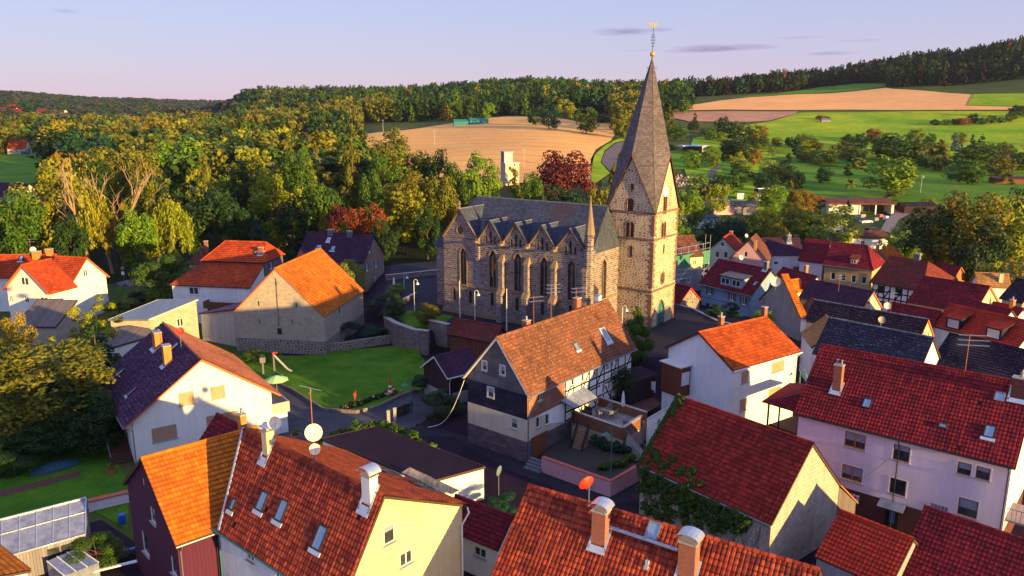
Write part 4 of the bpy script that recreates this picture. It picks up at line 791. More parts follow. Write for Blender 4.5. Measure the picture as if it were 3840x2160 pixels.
# --- blue monopitch building
zl=4.3; a=at(414,1202,zl); b_=at(561,1200,zl); zr_=6.3; c_=at(735,1127,zr_); d_=at(559,1127,zr_)
c_=b_+(c_-b_); block('blue_roofed_workshop','block built workshop with a sloping blue-grey sheet metal roof','workshop',[a,b_,c_,a+(c_-b_)],0,[zl,zl,zr_,zr_],'cinder','metal_roof',oh=.3,wins=[(1,.25,3.0,1.0,1.3,'w',far),(1,.62,3.3,.9,1.2,'w',far)],rooftrim='zinc')
# dark low shed with mossy corrugated roof below it
zl=2.4; a=at(425,1305,zl); b_=at(545,1270,zl); u=(b_-a).normalized(); nn=Vector((-u.y,u.x,0))*4.2
block('mossy_sheet_shed','low white walled shed with a mossy corrugated roof below the blue-roofed workshop','shed',[a,b_+u*2,b_+u*2+nn,a+nn],0,[zl,zl,3.4,3.4],'pl_white','corrugated_old')
# --- G flat roofed garage
zg=3.0; cs=[at(1210,1648,zg),at(1413,1606,zg),at(1814,1755,zg),at(1640,1830,zg)]; cs[3]=cs[0]+(cs[2]-cs[1])
block('flat_roofed_garage','long flat dark bitumen garage roof behind the orange foreground roof','garage',[cs[0],cs[3],cs[2],cs[1]],0,[zg-.1,zg-.1,zg,zg],'pl_white','g_yard',oh=.15,rooftrim='trim_dark')
# awning
aw=[at(1538,1752,3.6),at(1720,1837,3.6),at(1693,1852,3.1),at(1505,1771,3.1)]; c0=sum(aw,Vector())/4; t=thing('striped_awning','orange and cream striped awning leaning on the flat garage roof','awning',c0); m=MB(); P4=[p-c0 for p in aw]; m.hexa([p-Vector((0,0,.06)) for p in P4],P4); m.build('awning_cloth',[M_['awning_stripe']],t); m=MB()
for i in (0,1): m.bar(P4[i],P4[i]-Vector((0,0,3.4)),.06)
m.build('awning_post',[M_['zinc_bright']],t)
# --- W corner roof and X glasshouse
Wv=ev((-60,2500),(150,2165),3,3,6.0,8.5,0); a=at(0,2045,7.4); b_=at(145,2160,7.4); dd=(b_-a).normalized(); yaw=math.atan2(dd.y,dd.x); mid=a; nn=Vector((dd.y,-dd.x,0))
cx=(a+nn*3).x-dd.x*0; W2=mk([cx,(a+nn*3).y,yaw,9,3.2,3.0,5.0,7.4,8.2,0],'corner_orange_house','sliver of a bright orange roof in the bottom left corner',wall=M_['pl_warmwhite'],roof=M_['t_orange_flat'],segs=2,oe=.2,ov=.1).finish()
zt=3.2; gl=[at(0-60,1968,3.4),at(323,1870,3.4),at(320,2006,2.2),at(-60,2115,2.2)]; c0=sum(gl,Vector())/4; c0.z=0; t=thing('glasshouse','lean-to glasshouse with milky panes in white glazing bars, in the bottom left garden','glasshouse',c0); G4=[p-c0 for p in gl]
m=MB(); m.hexa([G4[3],G4[2],G4[1],G4[0]],[p+Vector((0,0,.03)) for p in (G4[3],G4[2],G4[1],G4[0])]); m.build('glass_roof',[M_['poly_glass']],t); m=MB()
for i in range(7): k=i/6; m.bar(G4[0].lerp(G4[1],k)+Vector((0,0,.07)),G4[3].lerp(G4[2],k)+Vector((0,0,.07)),.07)
m.bar(G4[0].lerp(G4[3],.4)+Vector((0,0,.075)),G4[1].lerp(G4[2],.4)+Vector((0,0,.075)),.06); m.bar(G4[0]+Vector((0,0,.08)),G4[1]+Vector((0,0,.08)),.14); m.bar(G4[3]+Vector((0,0,.06)),G4[2]+Vector((0,0,.06)),.1); m.build('glazing_bars',[M_['zinc_bright']],t)
m=MB(); g=lambda p,z: Vector((p.x,p.y,z)); m.face([g(G4[3],-.3),g(G4[2],-.3),G4[2],G4[3]]); m.face([g(G4[2],-.3),g(G4[1],-.3),G4[1],G4[2]]); m.face([g(G4[1],-.3),g(G4[0],-.3),G4[0],G4[1]]); m.build('wall',[M_['plank_grey']],t)
m=MB(); u=(G4[2]-G4[3]).normalized(); nv=Vector((u.y,-u.x,0))*.06
for k in (.60,.74,.88): p=G4[3].lerp(G4[2],k); m.hexa([g(p,.5)+nv,g(p+u*.8,.5)+nv,g(p+u*.8,.5),g(p,.5)],[g(p,1.9)+nv,g(p+u*.8,1.9)+nv,g(p+u*.8,1.9),g(p,1.9)])
m.build('side_window',[M_['window_glass']],t)
low=[at(175,2105,1.5),at(290,2055,1.5),at(370,2110,1.2),at(240,2160,1.2)]; c0=sum(low,Vector())/4; c0.z=0; t=thing('cold_frame','low glass cold frame in front of the glasshouse','cold frame',c0); G5=[p-c0 for p in low]; m=MB(); m.hexa([g(p,0) for p in G5[::-1]],G5[::-1]); m.build('frame_box',[M_['poly_glass']],t); m=MB()
for k in (0,.33,.66,1): m.bar(G5[0].lerp(G5[1],k)+Vector((0,0,.03)),G5[3].lerp(G5[2],k)+Vector((0,0,.03)),.06)
m.build('glazing_bars',[M_['win_white']],t)
# ---------------------------------------------------------------- the village on the right
kf=dict(segs=1,ch=.38,tw=.3)
Yv=ev((3084,992.5),(3275,1015),4.6,4.6,5.0,8.8,0)
Y=mk(Yv,'yellow_house','yellow house with four tall windows and a small dormer in its dark red roof',wall=M_['pl_yellow'],roof=M_['t_red_dark'],hip=(0,2.6),**kf)
for px in ((3124,1035),(3162,1040),(3201,1046),(3240,1051)): Y.win('E',px,.8,1.35,'w',mull=0,far=True)
Y.finish(); Y.gutter('E',(1,)) 
def dormer(h,side,px,w,hh,roofmat,depth=1.6,wallm='slate_wall',flat=False,wins=1,win='w',shutter=False):
    p=h.onslope(side,px); t=h.t1 if side=='E' else h.t2; sg=1 if side=='E' else -1; m=MB(); y0=p.y; zt=p.z+hh; dep=hh/t+.2
    m.box(p.x-w/2,p.x+w/2,min(y0,y0+sg*dep),max(y0,y0+sg*dep),p.z-.3,zt); m.build('dormer',[M_[wallm]],h.roofobj)
    bms=[]; e=.22; 
    rise=.25*dep if not flat else .12*dep
    if sg>0: roof_plane(bms,[(p.x-w/2-e,y0-e,zt),(p.x+w/2+e,y0-e,zt),(p.x+w/2+e,y0+dep+.9,zt+rise+.2),(p.x-w/2-e,y0+dep+.9,zt+rise+.2)],tw=.3,ch=.36,segs=1,thick=.1)
    join_bms('dormer_roof',bms,[M_[roofmat],M_['trim_dark']],h.roofobj)
    for i in range(wins):
        Mx=Matrix.Translation((p.x+(i-(wins-1)/2)*w/wins,y0-.13,p.z+hh*.5)); make_window(Mx,w/wins*.75,hh*.62,'shutter' if shutter else win,h.roofobj,far=True,sill=False,**({'panecol':'shutter_grey'} if shutter else {})) if not shutter else make_window(Mx,w/wins*.75,hh*.72,'shutter',h.roofobj,sill=False,panecol='shutter_grey')
dormer(Y,'E',(3200,991),1.3,1.1,'t_brick')
mk('Yr','dark_red_annex','narrow dark red roofed annex on the left side of the yellow house',wall=M_['pl_pink'],roof=M_['t_red_dark'],**kf).finish()
yp=mk('Yp','white_walled_cottage','long white walled cottage with a purple-brown roof, right of the pink gable',wall=M_['pl_bluewhite'],roof=M_['t_purple2'],**kf); yp.win('E',(2880,985),.8,1.0,'w',mull=0,far=True).win('E',(2910,986),.9,.6,'w',mull=0,far=True).finish(); yp.chimney('E',(2958,905),.8,.6,1.3,'slate_stone','pot')
u=mk('u','pink_gabled_house','pink gabled house with one small attic window and a brown roof',wall=M_['pl_rose'],roof=M_['t_brown'],oe=.3,ov=.25,trim=M_['trim_dark'],**kf); u.win('G0',(2796,954),.65,1.1,'w',mull=0,far=True).finish(); u.chimney('E',(2832,930),.5,.5,1.4,'brick_orange','flat',lead=False)
t_=mk('t','green_white_gabled_house','pale green-white gabled house with a scarlet roof, right of the scaffolded house',wall=M_['pl_green'],roof=M_['t_red_bright'],oe=.3,ov=.25,**kf)
for px,w,h in (((2709,916),.8,.9),((2690,954),.8,1.25),((2722,956),.8,1.25)): t_.win('G0',px,w,h,'w',mull=0,far=True)
t_.finish(); t_.chimney('E',(2741,885),.6,.6,1.0,'brick_red','flat',lead=False)
q_=mk('q','blue_timber_house','light blue house with dark shutters and a wide grey-roofed dormer',wall=[M_['pl_blue'],M_['pl_blue']],roof=M_['t_red_dark'],oe=.4,ov=.3,**kf)
for px in ((2662,1090),(2745,1113),(2790,1128)): q_.win('E',px,.85,1.3,'w',mull=1,far=True,shut='slate_stone')
q_.win('E',(2653,1146),.7,.9,'d',far=True).win('E',(2765,1178),.6,.8,'d',far=True).finish(); q_.chimney('E',(2873,1008),.7,.6,1.2,'slate_stone','flat'); q_.gutter('E',(0,1),mat='zinc')
dormer(q_,'E',(2740,1076),4.6,1.7,'t_lichen_grey',wallm='pl_blue',flat=True,wins=2); timber(q_,'E',[((-5.4,1.5),(5.4,1.5)),((-5.4,3.6),(5.4,3.6))],w=.14,mat='slate_stone'); q_.skylight('E',(2832,1065),.5,.9,'teal_paint',light=False)
r_=mk('r','ruined_stone_shed','small rubble stone shed with a crimson roof at the right foot of the tower',cat='shed',wall=M_['field_stone'],roof=M_['t_red_dark'],trim=M_['red_paint'],oe=.2,ov=.2,**kf).finish()
s_=mk('s','scaffolded_house','house under renovation with a brown roof and scaffolding with green netting, right of the tower',wall=[M_['pl_grey'],M_['pl_cream']],roof=M_['t_brown'],oe=.2,ov=.2,bands=[(-9,4.5,0),(4.5,99,1)],**kf); s_.win('E',(2605,985),.7,1.0,'w',far=True).win('E',(2585,1050),.7,.9,'w',far=True).finish()
sl=thing('scaffold','metal scaffold with green netting in front of the brown roofed house','scaffold',(0,0,0)); c0=at(2580,1075,1); sl.location=(c0.x,c0.y,1)
fa=at(2520,1095,1)-c0; fb=at(2655,1062,1)-c0; dpt=Vector((-(fb-fa).y,(fb-fa).x,0)).normalized()*1.1; m=MB()
for i in range(6):
    p=fa.lerp(fb,i/5); hh=8.2 if i<5 else 9.5
    for q in (p,p+dpt): m.tube([q,q+Vector((0,0,hh))],.045,5)
    for z in (2,4,6,8): m.tube([p+Vector((0,0,z)),p+dpt+Vector((0,0,z))],.04,4)
for z in (2,3,4,5,6,7,8): m.tube([fa+Vector((0,0,z)),fb+Vector((0,0,z))],.04,4)
m.tube([fa,fa.lerp(fb,.4)+Vector((0,0,4))],.035,4); m.tube([fa.lerp(fb,.6),fb+Vector((0,0,4))],.035,4); m.build('scaffold_tube',[M_['zinc_bright']],sl)
m=MB()
for z in (1.98,3.98,5.98): m.hexa([fa+Vector((0,0,z)),fb+Vector((0,0,z)),fb+dpt+Vector((0,0,z)),fa+dpt+Vector((0,0,z))],[x+Vector((0,0,z+.06)) for x in (fa,fb,fb+dpt,fa+dpt)])
m.build('scaffold_board',[M_['deck']],sl); m=MB(); off=-dpt.normalized()*.08; m.hexa([x+off+Vector((0,0,4.1)) for x in (fa,fb)]+[x+off*1.3+Vector((0,0,4.1)) for x in (fb,fa)],[x+off+Vector((0,0,6.6)) for x in (fa,fb)]+[x+off*1.3+Vector((0,0,6.6)) for x in (fb,fa)]); m.build('netting',[M_['net_green']],sl)
Z=mk('Z','red_mansard_house','half-timbered house under a broad hipped crimson roof, right of the yellow house',wall=M_['pl_white'],roof=M_['t_moss_red'],hip=(0,2.4),oe=.5,ov=.4,**kf)
for px in ((3303,1084),(3370,1095)): Z.win('E',px,1.0,1.2,'d',far=True)
Z.finish(); hl=Z.L/2-.4; timber(Z,'E',[((x,0),(x,Z.zE)) for x in np.linspace(-hl+.1,hl-.1,9)]+[((-hl,z),(hl,z)) for z in (.4,2.2,2.9,4.0,Z.zE-.1)]+[((-hl+i*1.9+.3,2.9),(-hl+i*1.9+1.2,4.6)) for i in range(4)],w=.2,d=.04); Z.chimney('E',(3440,975),.9,.6,1.0,'slate_stone','flat',lead=False)
d_=mk('d','orange_gabled_barn','small barn with a crimson roof and a sunlit orange timber gable, behind the mansard house',cat='barn',wall=M_['plank_orange'],roof=M_['t_red_dark'],trim=M_['trim_orange'],**kf).finish()
e_=mk('e','tan_roofed_cottage','white cottage with a tan tiled roof and pale chimney near the dark trees',wall=M_['pl_bluewhite'],roof=M_['t_tan'],trim=M_['trim_orange'],**kf).finish(); e_.chimney('E',(3752,1055),.6,.5,1.3,'pl_cream','flat',lead=False)
f_=mk('f','black_roofed_barn','barn with a steep blackish roof at the right edge behind the red roofs',cat='barn',wall=M_['pl_grey'],roof=M_['t_black'],**kf).finish()
g_=mk('g','broad_red_roof_house','house with a broad plain dark red roof and a sunlit cream gable tip',wall=M_['pl_cream'],roof=M_['t_red_dark'],trim=M_['trim_orange'],oe=.2,ov=.2,**kf).finish()
h_=mk('h','purple_barn','barn with a long plum roof and a cream gable in the village middle',cat='barn',wall=M_['pl_cream2'],roof=M_['t_purple2'],trim=M_['trim_orange'],oe=.2,ov=.2,**kf); h_.win('G1',(3258,1130),.5,.6,'d',mull=0,far=True).finish(); timber(h_,'E',[((x,0),(x,h_.zE)) for x in np.linspace(-5,5,9)]+[((-5.1,z),(5.1,z)) for z in (2.4,3.6)],w=.18)
i_=mk('i','maroon_roof_house','low house with a maroon roof, just right of the blue house',wall=M_['pl_white'],roof=M_['t_red_dark'],oe=.2,ov=.2,**kf).finish(); i_.chimney('E',(3022,1020),.5,.5,1.1,'brick_orange','flat',lead=False)
j_=mk('j','small_orange_gable_house','tiny orange tiled gable roof tucked between maroon and plum roofs',wall=M_['pl_cream'],roof=M_['t_orange_flat'],oe=.1,ov=.1,**kf).finish()
k_=mk('k','long_black_roof_house','long purple-black roof with pale ridge and cream gable before the plum barn',wall=M_['pl_cream'],roof=M_['t_black'],trim=M_['trim_orange'],oe=.2,ov=.2,capmat=M_['t_lichen_grey'],**kf); k_.win('G1',(3465,1255),.4,.8,'b',mull=0,far=True).win('G1',(3483,1250),.4,.8,'b',mull=0,far=True).finish()
l_=mk('l','blue_black_roof_house','wide blue-black speckled roof with a pale ridge, right behind the huge red roof',wall=M_['pl_bluewhite'],roof=M_['t_bluegrey'],oe=.2,ov=.2,capmat=M_['t_lichen_grey'],sag=.08,**kf).finish(); l_.chimney('E',(3060,1215),.6,.5,1.0,'pl_warmwhite','pot',lead=False) if 0 else None
tv=ev((3001,1248),(3040,1304),3.0,1.6,5.2,7.7,0); tw_=mk(tv,'tan_hip_house','white house with a sunlit tan tiled hip roof, left end of the blue-black roof',wall=M_['pl_bluewhite'],roof=M_['t_tan'],oe=.2,ov=.2,**kf); tw_.win('E',(3001,1355),.9,1.2,'w',mull=0,far=True).finish(); tw_.chimney('E',(3010,1235),.6,.5,1.2,'pl_warmwhite','pot',lead=False)
m_=mk('m','black_roof_house','large black speckled roof at the right edge with a tv antenna in front',wall=M_['pl_grey'],roof=M_['t_black'],oe=.2,ov=.2,sag=.08,**kf).finish()
n_=mk('n','two_dormer_house','scarlet roof with two box dormers with closed white shutters, at the right edge',wall=M_['pl_white'],roof=M_['t_red_bright'],oe=.2,ov=.2,segs=1,ch=.42,tw=.3).finish()
dormer(n_,'E',(3572,1234),2.0,1.5,'t_red_bright',wallm='slate_blue',shutter=True); dormer(n_,'E',(3722,1272),2.0,1.5,'t_red_bright',wallm='slate_blue',shutter=True)
o_=mk('o','middle_red_roof_house','plain brick-red roof behind the antenna, left of the two dormers',wall=M_['pl_pink'],roof=M_['t_red'],oe=.2,ov=.2,**kf).finish()
p_=mk('p','upper_maroon_roof_house','maroon roof just above the scarlet dormer roof',wall=M_['pl_pink'],roof=M_['t_red_dark'],oe=.2,ov=.2,**kf).finish()
p2=mk('p2','far_maroon_roof_house','narrow maroon roof with an orange chimney at the right edge, below the black barn roof',wall=M_['pl_pink'],roof=M_['t_red_dark'],oe=.2,ov=.2,**kf).finish(); p2.chimney('E',(3795,1150),.6,.5,1.0,'brick_orange','pot',lead=False)
v_=mk('v','narrow_orange_slope_house','narrow house with a steep sunlit orange slope, right of the blue house',wall=M_['pl_grey'],roof=M_['t_orange_flat'],oe=.3,ov=.1,**dict(kf)).finish()
vv2=ev((2960,1190),(3010,1215),3.4,2.4,2.6,5.6,0); mk(vv2,'grey_barn_roof','dark grey-purple barn roof below the steep orange slope',cat='barn',wall=M_['plank_dark'],roof=M_['t_brown'],oe=.2,ov=.1,**kf).finish()
x_=mk('x','far_orange_roof_house','bright orange hipped roof behind the yellow house, under the yellow-green trees',wall=M_['pl_cream'],roof=M_['t_orange_flat'],hip=(0,0),**kf).finish(); x_.chimney('E',(3290,938),.6,.5,1.0,'brick_orange','flat',lead=False)
# ---------------------------------------------------------------- church (local: x along the nave, y into it)
CPOS=Vector((-10.6,120.3,0)); CY=R(-34); church=thing('church','big gothic stone church with five cross gables and a rubble tower with tall spire','church',CPOS,CY)
CM=Matrix.Translation(CPOS)@Matrix.Rotation(CY,4,'Z'); CMi=CM.inverted(); CR=CMi.to_3x3(); CC=CMi@CAM
def cface(px,axis,val):
    r=CR@ray(*px); t=(val-CC[axis])/r[axis]; return CC+r*t
G=[(0,14.7),(3.3,19.0),(6.7,14.9),(9.0,17.7),(11.2,14.9),(13.5,17.6),(15.65,14.9),(18.0,17.7),(20.2,14.9),(22.6,17.6),(24.7,15.1),(25.7,15.1)]
big=[]; small=[]; tri=[]; CZ0=2.0
for i,(px) in enumerate(((437,540),(697,560),(918,585),(1148,620),(1392,650))):
    p=cface((1550+px[0]/2.342,700+px[1]/2.342),1,0); h=5.6; big.append(arch_pts(p.x,p.z-h,1.15,h))
for px in ((360,885),(502,910),(692,930),(912,970),(1135,1010),(1380,1040)):
    p=cface((1550+px[0]/2.342,700+px[1]/2.342),1,0); small.append(arch_pts(p.x,p.z-2.0,.55,2.0))
for cx,zb in ((9.0,14.6),(13.5,14.5),(18.0,14.5),(22.6,14.4)):
    tri+= [arch_pts(cx,zb,.38,1.9),arch_pts(cx-.75,zb,.32,1.15),arch_pts(cx+.75,zb,.32,1.15)]
rose=[(3.3+.62*math.cos(a),16.1+.62*math.sin(a)) for a in np.linspace(0,2*PI,17)[:-1]]
m=MB(); out=[(0,CZ0),(25.7,CZ0)]+G[::-1]
wall_face(m,out,big+small+tri+[rose],(0,0,0),(1,0,0),(0,-1,0),depth=.35)
# end walls and back
wall_face(m,[(0,CZ0),(15.2,CZ0),(15.2,15),(7.6,20),(0,15)],[],(25.7,0,0),(0,1,0),(1,0,0)) if 0 else None
epx=cface((1550+1640/2.342,700+650/2.342),0,25.7); eh=[arch_pts(4.2,epx.z-8.6,1.3,8.6)]
wall_face(m,[(0,CZ0),(8.7,CZ0),(8.7,14.6),(0,14.6)],eh,(25.7,0,0),(0,1,0),(1,0,0),depth=.35)
wall_face(m,[(-15.2,CZ0),(0,CZ0),(0,14.9),(-7.6,20.1),(-15.2,14.9)],[],(0,0,0),(0,-1,0),(-1,0,0))
wall_face(m,[(-25.7,CZ0),(0,CZ0),(0,15),(-25.7,15)],[],(0,15.2,0),(-1,0,0),(0,1,0))
wall=m.build('wall',[MATS['church_stone']],church)
def ringpoly(mb,poly,wd,y0,y1,mat=0,axis='y'):
    n=len(poly); c=(sum(p[0] for p in poly)/n,sum(p[1] for p in poly)/n); outp=[]
    for i in range(n):
        a,b,d=poly[i-1],poly[i],poly[(i+1)%n]; e1=Vector((b[0]-a[0],b[1]-a[1])).normalized(); e2=Vector((d[0]-b[0],d[1]-b[1])).normalized()
        nn=Vector((e1.y,-e1.x))+Vector((e2.y,-e2.x)); nn=nn.normalized() if nn.length>1e-6 else Vector((e1.y,-e1.x)); outp.append((b[0]+nn.x*wd,b[1]+nn.y*wd))
    P=(lambda s,z,y:(s,y,z)) if axis=='y' else (lambda s,z,y:(25.7-y,s,z))
    for i in range(n):
        j=(i+1)%n; a,b,c_,d=poly[i],poly[j],outp[j],outp[i]
        mb.face([P(*a,y0),P(*d,y0),P(*c_,y0),P(*b,y0)],mat); mb.face([P(*d,y0),P(*d,y1),P(*c_,y1),P(*c_,y0)],mat); mb.face([P(*a,y0),P(*b,y0),P(*b,y1),P(*a,y1)],mat)
for k,pl in enumerate(big+eh):
    ax='x' if k>=len(big) else 'y'; m=MB(); ringpoly(m,pl,.22,-.06,.3,0,ax)
    xs=[p[0] for p in pl]; zs=[p[1] for p in pl]; cx=(min(xs)+max(xs))/2; w=max(xs)-min(xs); z0=min(zs); zt=max(zs)
    if ax=='y':
        m.box(cx-.05,cx+.05,.12,.26,z0,zt-.6); 
        for s_ in (-1,1):
            a=arch_pts(cx+s_*w/4,z0,w/2-.04,zt-z0-.95); 
            for q0,q1 in zip(a[1:],a[2:]): m.bar((q0[0],.19,q0[1]),(q1[0],.19,q1[1]),.07,up=(0,1,0))
        m.box(cx-w/2-.3,cx+w/2+.3,-.2,.1,z0-.22,z0-.01)
    else: m.box(25.5,25.64,cx-.05,cx+.05,z0,zt-.7)
    o=m.build('window',[MATS['church_trim']],wall)
    m=MB(); 
    if ax=='y':
        m.face([(s_,.3,z) for s_,z in pl],0)
        for z in np.arange(z0+.5,zt-.6,.55): m.box(cx-w/2,cx+w/2,.27,.29,z,z+.04,1)
    else: m.face([(25.4,s_,z) for s_,z in pl],0)
    m.build('pane',[MATS['window_glass'],MATS['metal_dark']],o)
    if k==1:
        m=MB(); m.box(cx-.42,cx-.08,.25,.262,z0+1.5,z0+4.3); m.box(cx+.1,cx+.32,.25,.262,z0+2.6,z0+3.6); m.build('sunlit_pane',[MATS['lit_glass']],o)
m=MB()
for pl in small+tri: ringpoly(m,pl,.12,-.03,.2); 
ringpoly(m,rose,.2,-.05,.2)
for i in range(6): a=i*PI/3; m.bar((3.3,.1,16.1),(3.3+.6*math.cos(a),.1,16.1+.6*math.sin(a)),.08,up=(0,1,0))
m.box(2.45,4.15,-.03,0,15.1,15.25); m.box(2.45,4.15,-.03,0,16.95,17.1); m.build('stone_surround',[MATS['church_trim']],wall)
m=MB()
for pl in small+tri+[rose]: m.face([(s_,.25,z) for s_,z in pl])
m.build('small_panes',[MATS['window_glass']],wall)
# string courses, plinth, gable copings
m=MB(); m.box(-.1,25.75,-.12,-.003,7.45,7.65); m.box(-.2,25.8,-.28,-.004,CZ0,3.7); m.box(25.703,25.85,0,8.5,7.45,7.65)
for (a,b) in zip(G[:-2],G[1:-1]): m.bar((a[0],-.1,a[1]+.12),(b[0],-.1,b[1]+.12),.2,.18,up=(0,1,0))
m.build('moulding',[MATS['church_trim']],wall)
# buttresses
for x in (6.7,11.2,15.65,20.2,25.2):
    m=MB(); w=.42
    if x>7:
        m.box(x-w,x+w,-1.25,-.005,CZ0,7.3); b=[(x-w-.05,-1.35,7.3),(x+w+.05,-1.35,7.3),(x+w+.05,-.005,7.3),(x-w-.05,-.005,7.3)]; t=[(x-w-.05,-.75,8.1),(x+w+.05,-.75,8.1),(x+w+.05,-.004,8.4),(x-w-.05,-.004,8.4)]; m.hexa(b,t,1)
        m.box(x-w*.85,x+w*.85,-.75,-.006,8.1,12.2); b=[(x-w-.05,-.9,12.2),(x+w+.05,-.9,12.2),(x+w+.05,-.007,12.2),(x-w-.05,-.007,12.2)]; t=[(x-w*.6,-.2,13.2),(x+w*.6,-.2,13.2),(x+w*.6,-.003,13.2),(x-w*.6,-.003,13.2)]; m.hexa(b,t,1)
    else: m.box(x-.3,x+.3,-.35,-.005,11.8,14.6)
    m.build('buttress',[MATS['church_stone'],MATS['church_trim']],wall)
    if x<25: m=MB(); m.box(x-.22,x+.22,-.95,-.002,14.55,14.87); m.box(x-.3,x+.3,-.4,-.001,14.86,15.2); m.build('gargoyle',[MATS['church_trim']],wall)
m=MB()
for yy in (.35,):
    m.box(25.71,26.9,yy,yy+.8,CZ0,9.8); m.hexa([(25.71,yy-.05,9.8),(27.0,yy-.05,9.8),(27.0,yy+.85,9.8),(25.71,yy+.85,9.8)],[(25.71,yy-.05,10.9),(26.0,yy-.05,10.8),(26.0,yy+.85,10.8),(25.71,yy+.85,10.9)],1)
m.build('buttress',[MATS['church_stone'],MATS['church_trim']],wall)
# corner turret
m=MB(); c=(25.5,.15,0); m.lathe(c,[(.75,CZ0),(.75,14.9),(.85,14.95),(.85,15.2),(.6,15.25),(.6,17.1),(.72,17.15),(.72,17.35)],8,0); m.lathe(c,[(.72,17.35),(.05,22.2)],8,1); m.lathe((25.5,.15,22.1),[(.01,0),(.16,.12),(.05,.25),(.12,.38),(.01,.6)],8,1); m.build('turret',[MATS['church_stone'],MATS['church_trim']],church)
# roofs
bms=[]; ka=dict(tw=.35,ch=.32,segs=1,step=.018,sag=.03,thick=.1)
Rz=20.4
roof_plane(bms,[(-.3,-.02,14.95),(25.7,-.02,14.95),(24.3,7.6,Rz),(.9,7.6,Rz)],seed=2,**ka)
roof_plane(bms,[(25.9,15.6,14.7),(-.3,15.6,14.7),(.9,7.6,Rz),(24.3,7.6,Rz)],seed=5,**ka)
roof_plane(bms,[(-.3,15.6,14.7),(-.3,-.02,14.95),(.9,7.6,Rz)],**ka)
roof_plane(bms,[(25.95,-.2,14.6),(25.95,8.6,14.6),(24.3,7.6,Rz)],**ka)
def cross(xc,w0,w1,za,zv):
    sl=(Rz-14.95)/7.6; yb=(za-14.95)/sl+.1
    roof_plane(bms,[(xc,-.3,za),(xc,yb,za),(xc-w0,-.3,zv)],seed=1,**ka); roof_plane(bms,[(xc,yb,za),(xc,-.3,za),(xc+w1,-.3,zv)],seed=3,**ka)
cross(3.3,3.55,3.4,19.4,14.95); 
for xc in (9.0,13.5,18.0): cross(xc,2.3,2.2,18.05,15.1)
cross(22.6,2.4,2.1,17.95,15.1)
roof=join_bms('roof',bms,[MATS['t_slate'],MATS['trim_dark']],church)
m=MB(); ridge_tube(m,(.9,7.6,Rz),(24.3,7.6,Rz),.14,2.0); 
for xc,za in ((3.3,19.4),(9,18.05),(13.5,18.05),(18,18.05),(22.6,17.95)): m.bar((xc,-.4,za+.03),(xc,(za-14.95)/.717,za+.03),.14,.1)
m.build('ridge_cap',[MATS['slate_stone']],roof)
m=MB(); m.box(6.3,6.9,1.3,2.1,14.9,17.6); m.box(6.2,7.0,1.2,2.2,17.6,17.75); m.build('chimney',[MATS['slate_stone']],roof)
m=MB(); m.lathe((3.3,-.15,19.4),[(.3,0),(.18,.2),(.1,.5),(.3,.65),(.12,.85),(.2,1.0),(.02,1.2)],8); m.build('finial',[MATS['church_trim']],roof)
# low choir roof at the left end
m=MB(); wall_face(m,[(-3.5,CZ0),(0,CZ0),(0,13),(-3.5,13)],[],(-.0,2.5,0),(1,0,0),(0,-1,0)); wall_face(m,[(-12,CZ0),(-2.5,CZ0),(-2.5,13),(-12,13)],[],(-3.5,0,0),(0,-1,0),(-1,0,0)); m.build('choir_wall',[MATS['church_stone']],church)
bms=[]; roof_plane(bms,[(-3.9,2.1,12.9),(.2,2.1,12.9),(.2,7.6,18.4),(-1.5,7.6,18.4)],**ka); roof_plane(bms,[(-3.9,13.2,12.9),(-3.9,2.1,12.9),(-1.5,7.6,18.4)],**ka); join_bms('choir_roof',bms,[MATS['t_slate'],MATS['trim_dark']],church)
# ---- tower, a part of the church with its own frame
TC=Vector((19.21,115.15,0)); TY=-.6379; TM=Matrix.Translation(TC)@Matrix.Rotation(TY,4,'Z'); TMi=TM.inverted(); TR=TMi.to_3x3(); TCc=TMi@CAM
def tface(px,axis,val): r=TR@ray(*px); return TCc+r*((val-TCc[axis])/r[axis])
hw=3.83; tz=19.7; ga=27.3
def fh(pxs):  # front holes
    out=[]
    for (px,w,h,kind) in pxs:
        p=tface(px,1,-hw); out.append(arch_pts(p.x,p.z-h/2,w,h) if kind=='p' else arch_pts(p.x,p.z-h/2,w,h,False) if kind=='r' else [(p.x-w/2,p.z-h/2),(p.x+w/2,p.z-h/2),(p.x+w/2,p.z+h/2),(p.x-w/2,p.z+h/2)])
    return out
def rh(pxs):
    out=[]
    for (px,w,h,kind) in pxs:
        p=tface(px,0,hw); out.append(arch_pts(p.y,p.z-h/2,w,h) if kind=='p' else [(p.y-w/2,p.z-h/2),(p.y+w/2,p.z-h/2),(p.y+w/2,p.z+h/2),(p.y-w/2,p.z+h/2)])
    return out
FH=fh([((2354,860),.62,2.1,'p'),((2369,861),.62,2.1,'p'),((2366,943),.3,1.5,'s'),((2363.7,768),.95,1.75,'r'),((2371.5,700),.35,.7,'s')])
RH=rh([((2484,861),.55,2.0,'p'),((2493,858),.55,2.0,'p'),((2489,934),.3,1.2,'s'),((2491,766),.45,2.6,'p'),((2497,765),.45,2.6,'p')])
dr=tface((2477,1200),0,hw); RD=arch_pts(dr.y,2.6,2.1,4.0)
m=MB(); gab=lambda: [(-hw,2),(hw,2),(hw,tz),(0,ga),(-hw,tz)]
bq=[(-9,99,0)]
wall_face(m,gab(),FH,(0,-hw,0),(1,0,0),(0,-1,0),depth=.4); wall_face(m,gab(),RH+[RD],(hw,0,0),(0,1,0),(1,0,0),depth=.4); wall_face(m,gab(),[],(0,hw,0),(-1,0,0),(0,1,0)); wall_face(m,gab(),[],(-hw,0,0),(0,-1,0),(-1,0,0))
tower=m.build('tower',[MATS['tower_rubble']],church); ml=CMi@TM; tower.matrix_local=ml
m=MB()
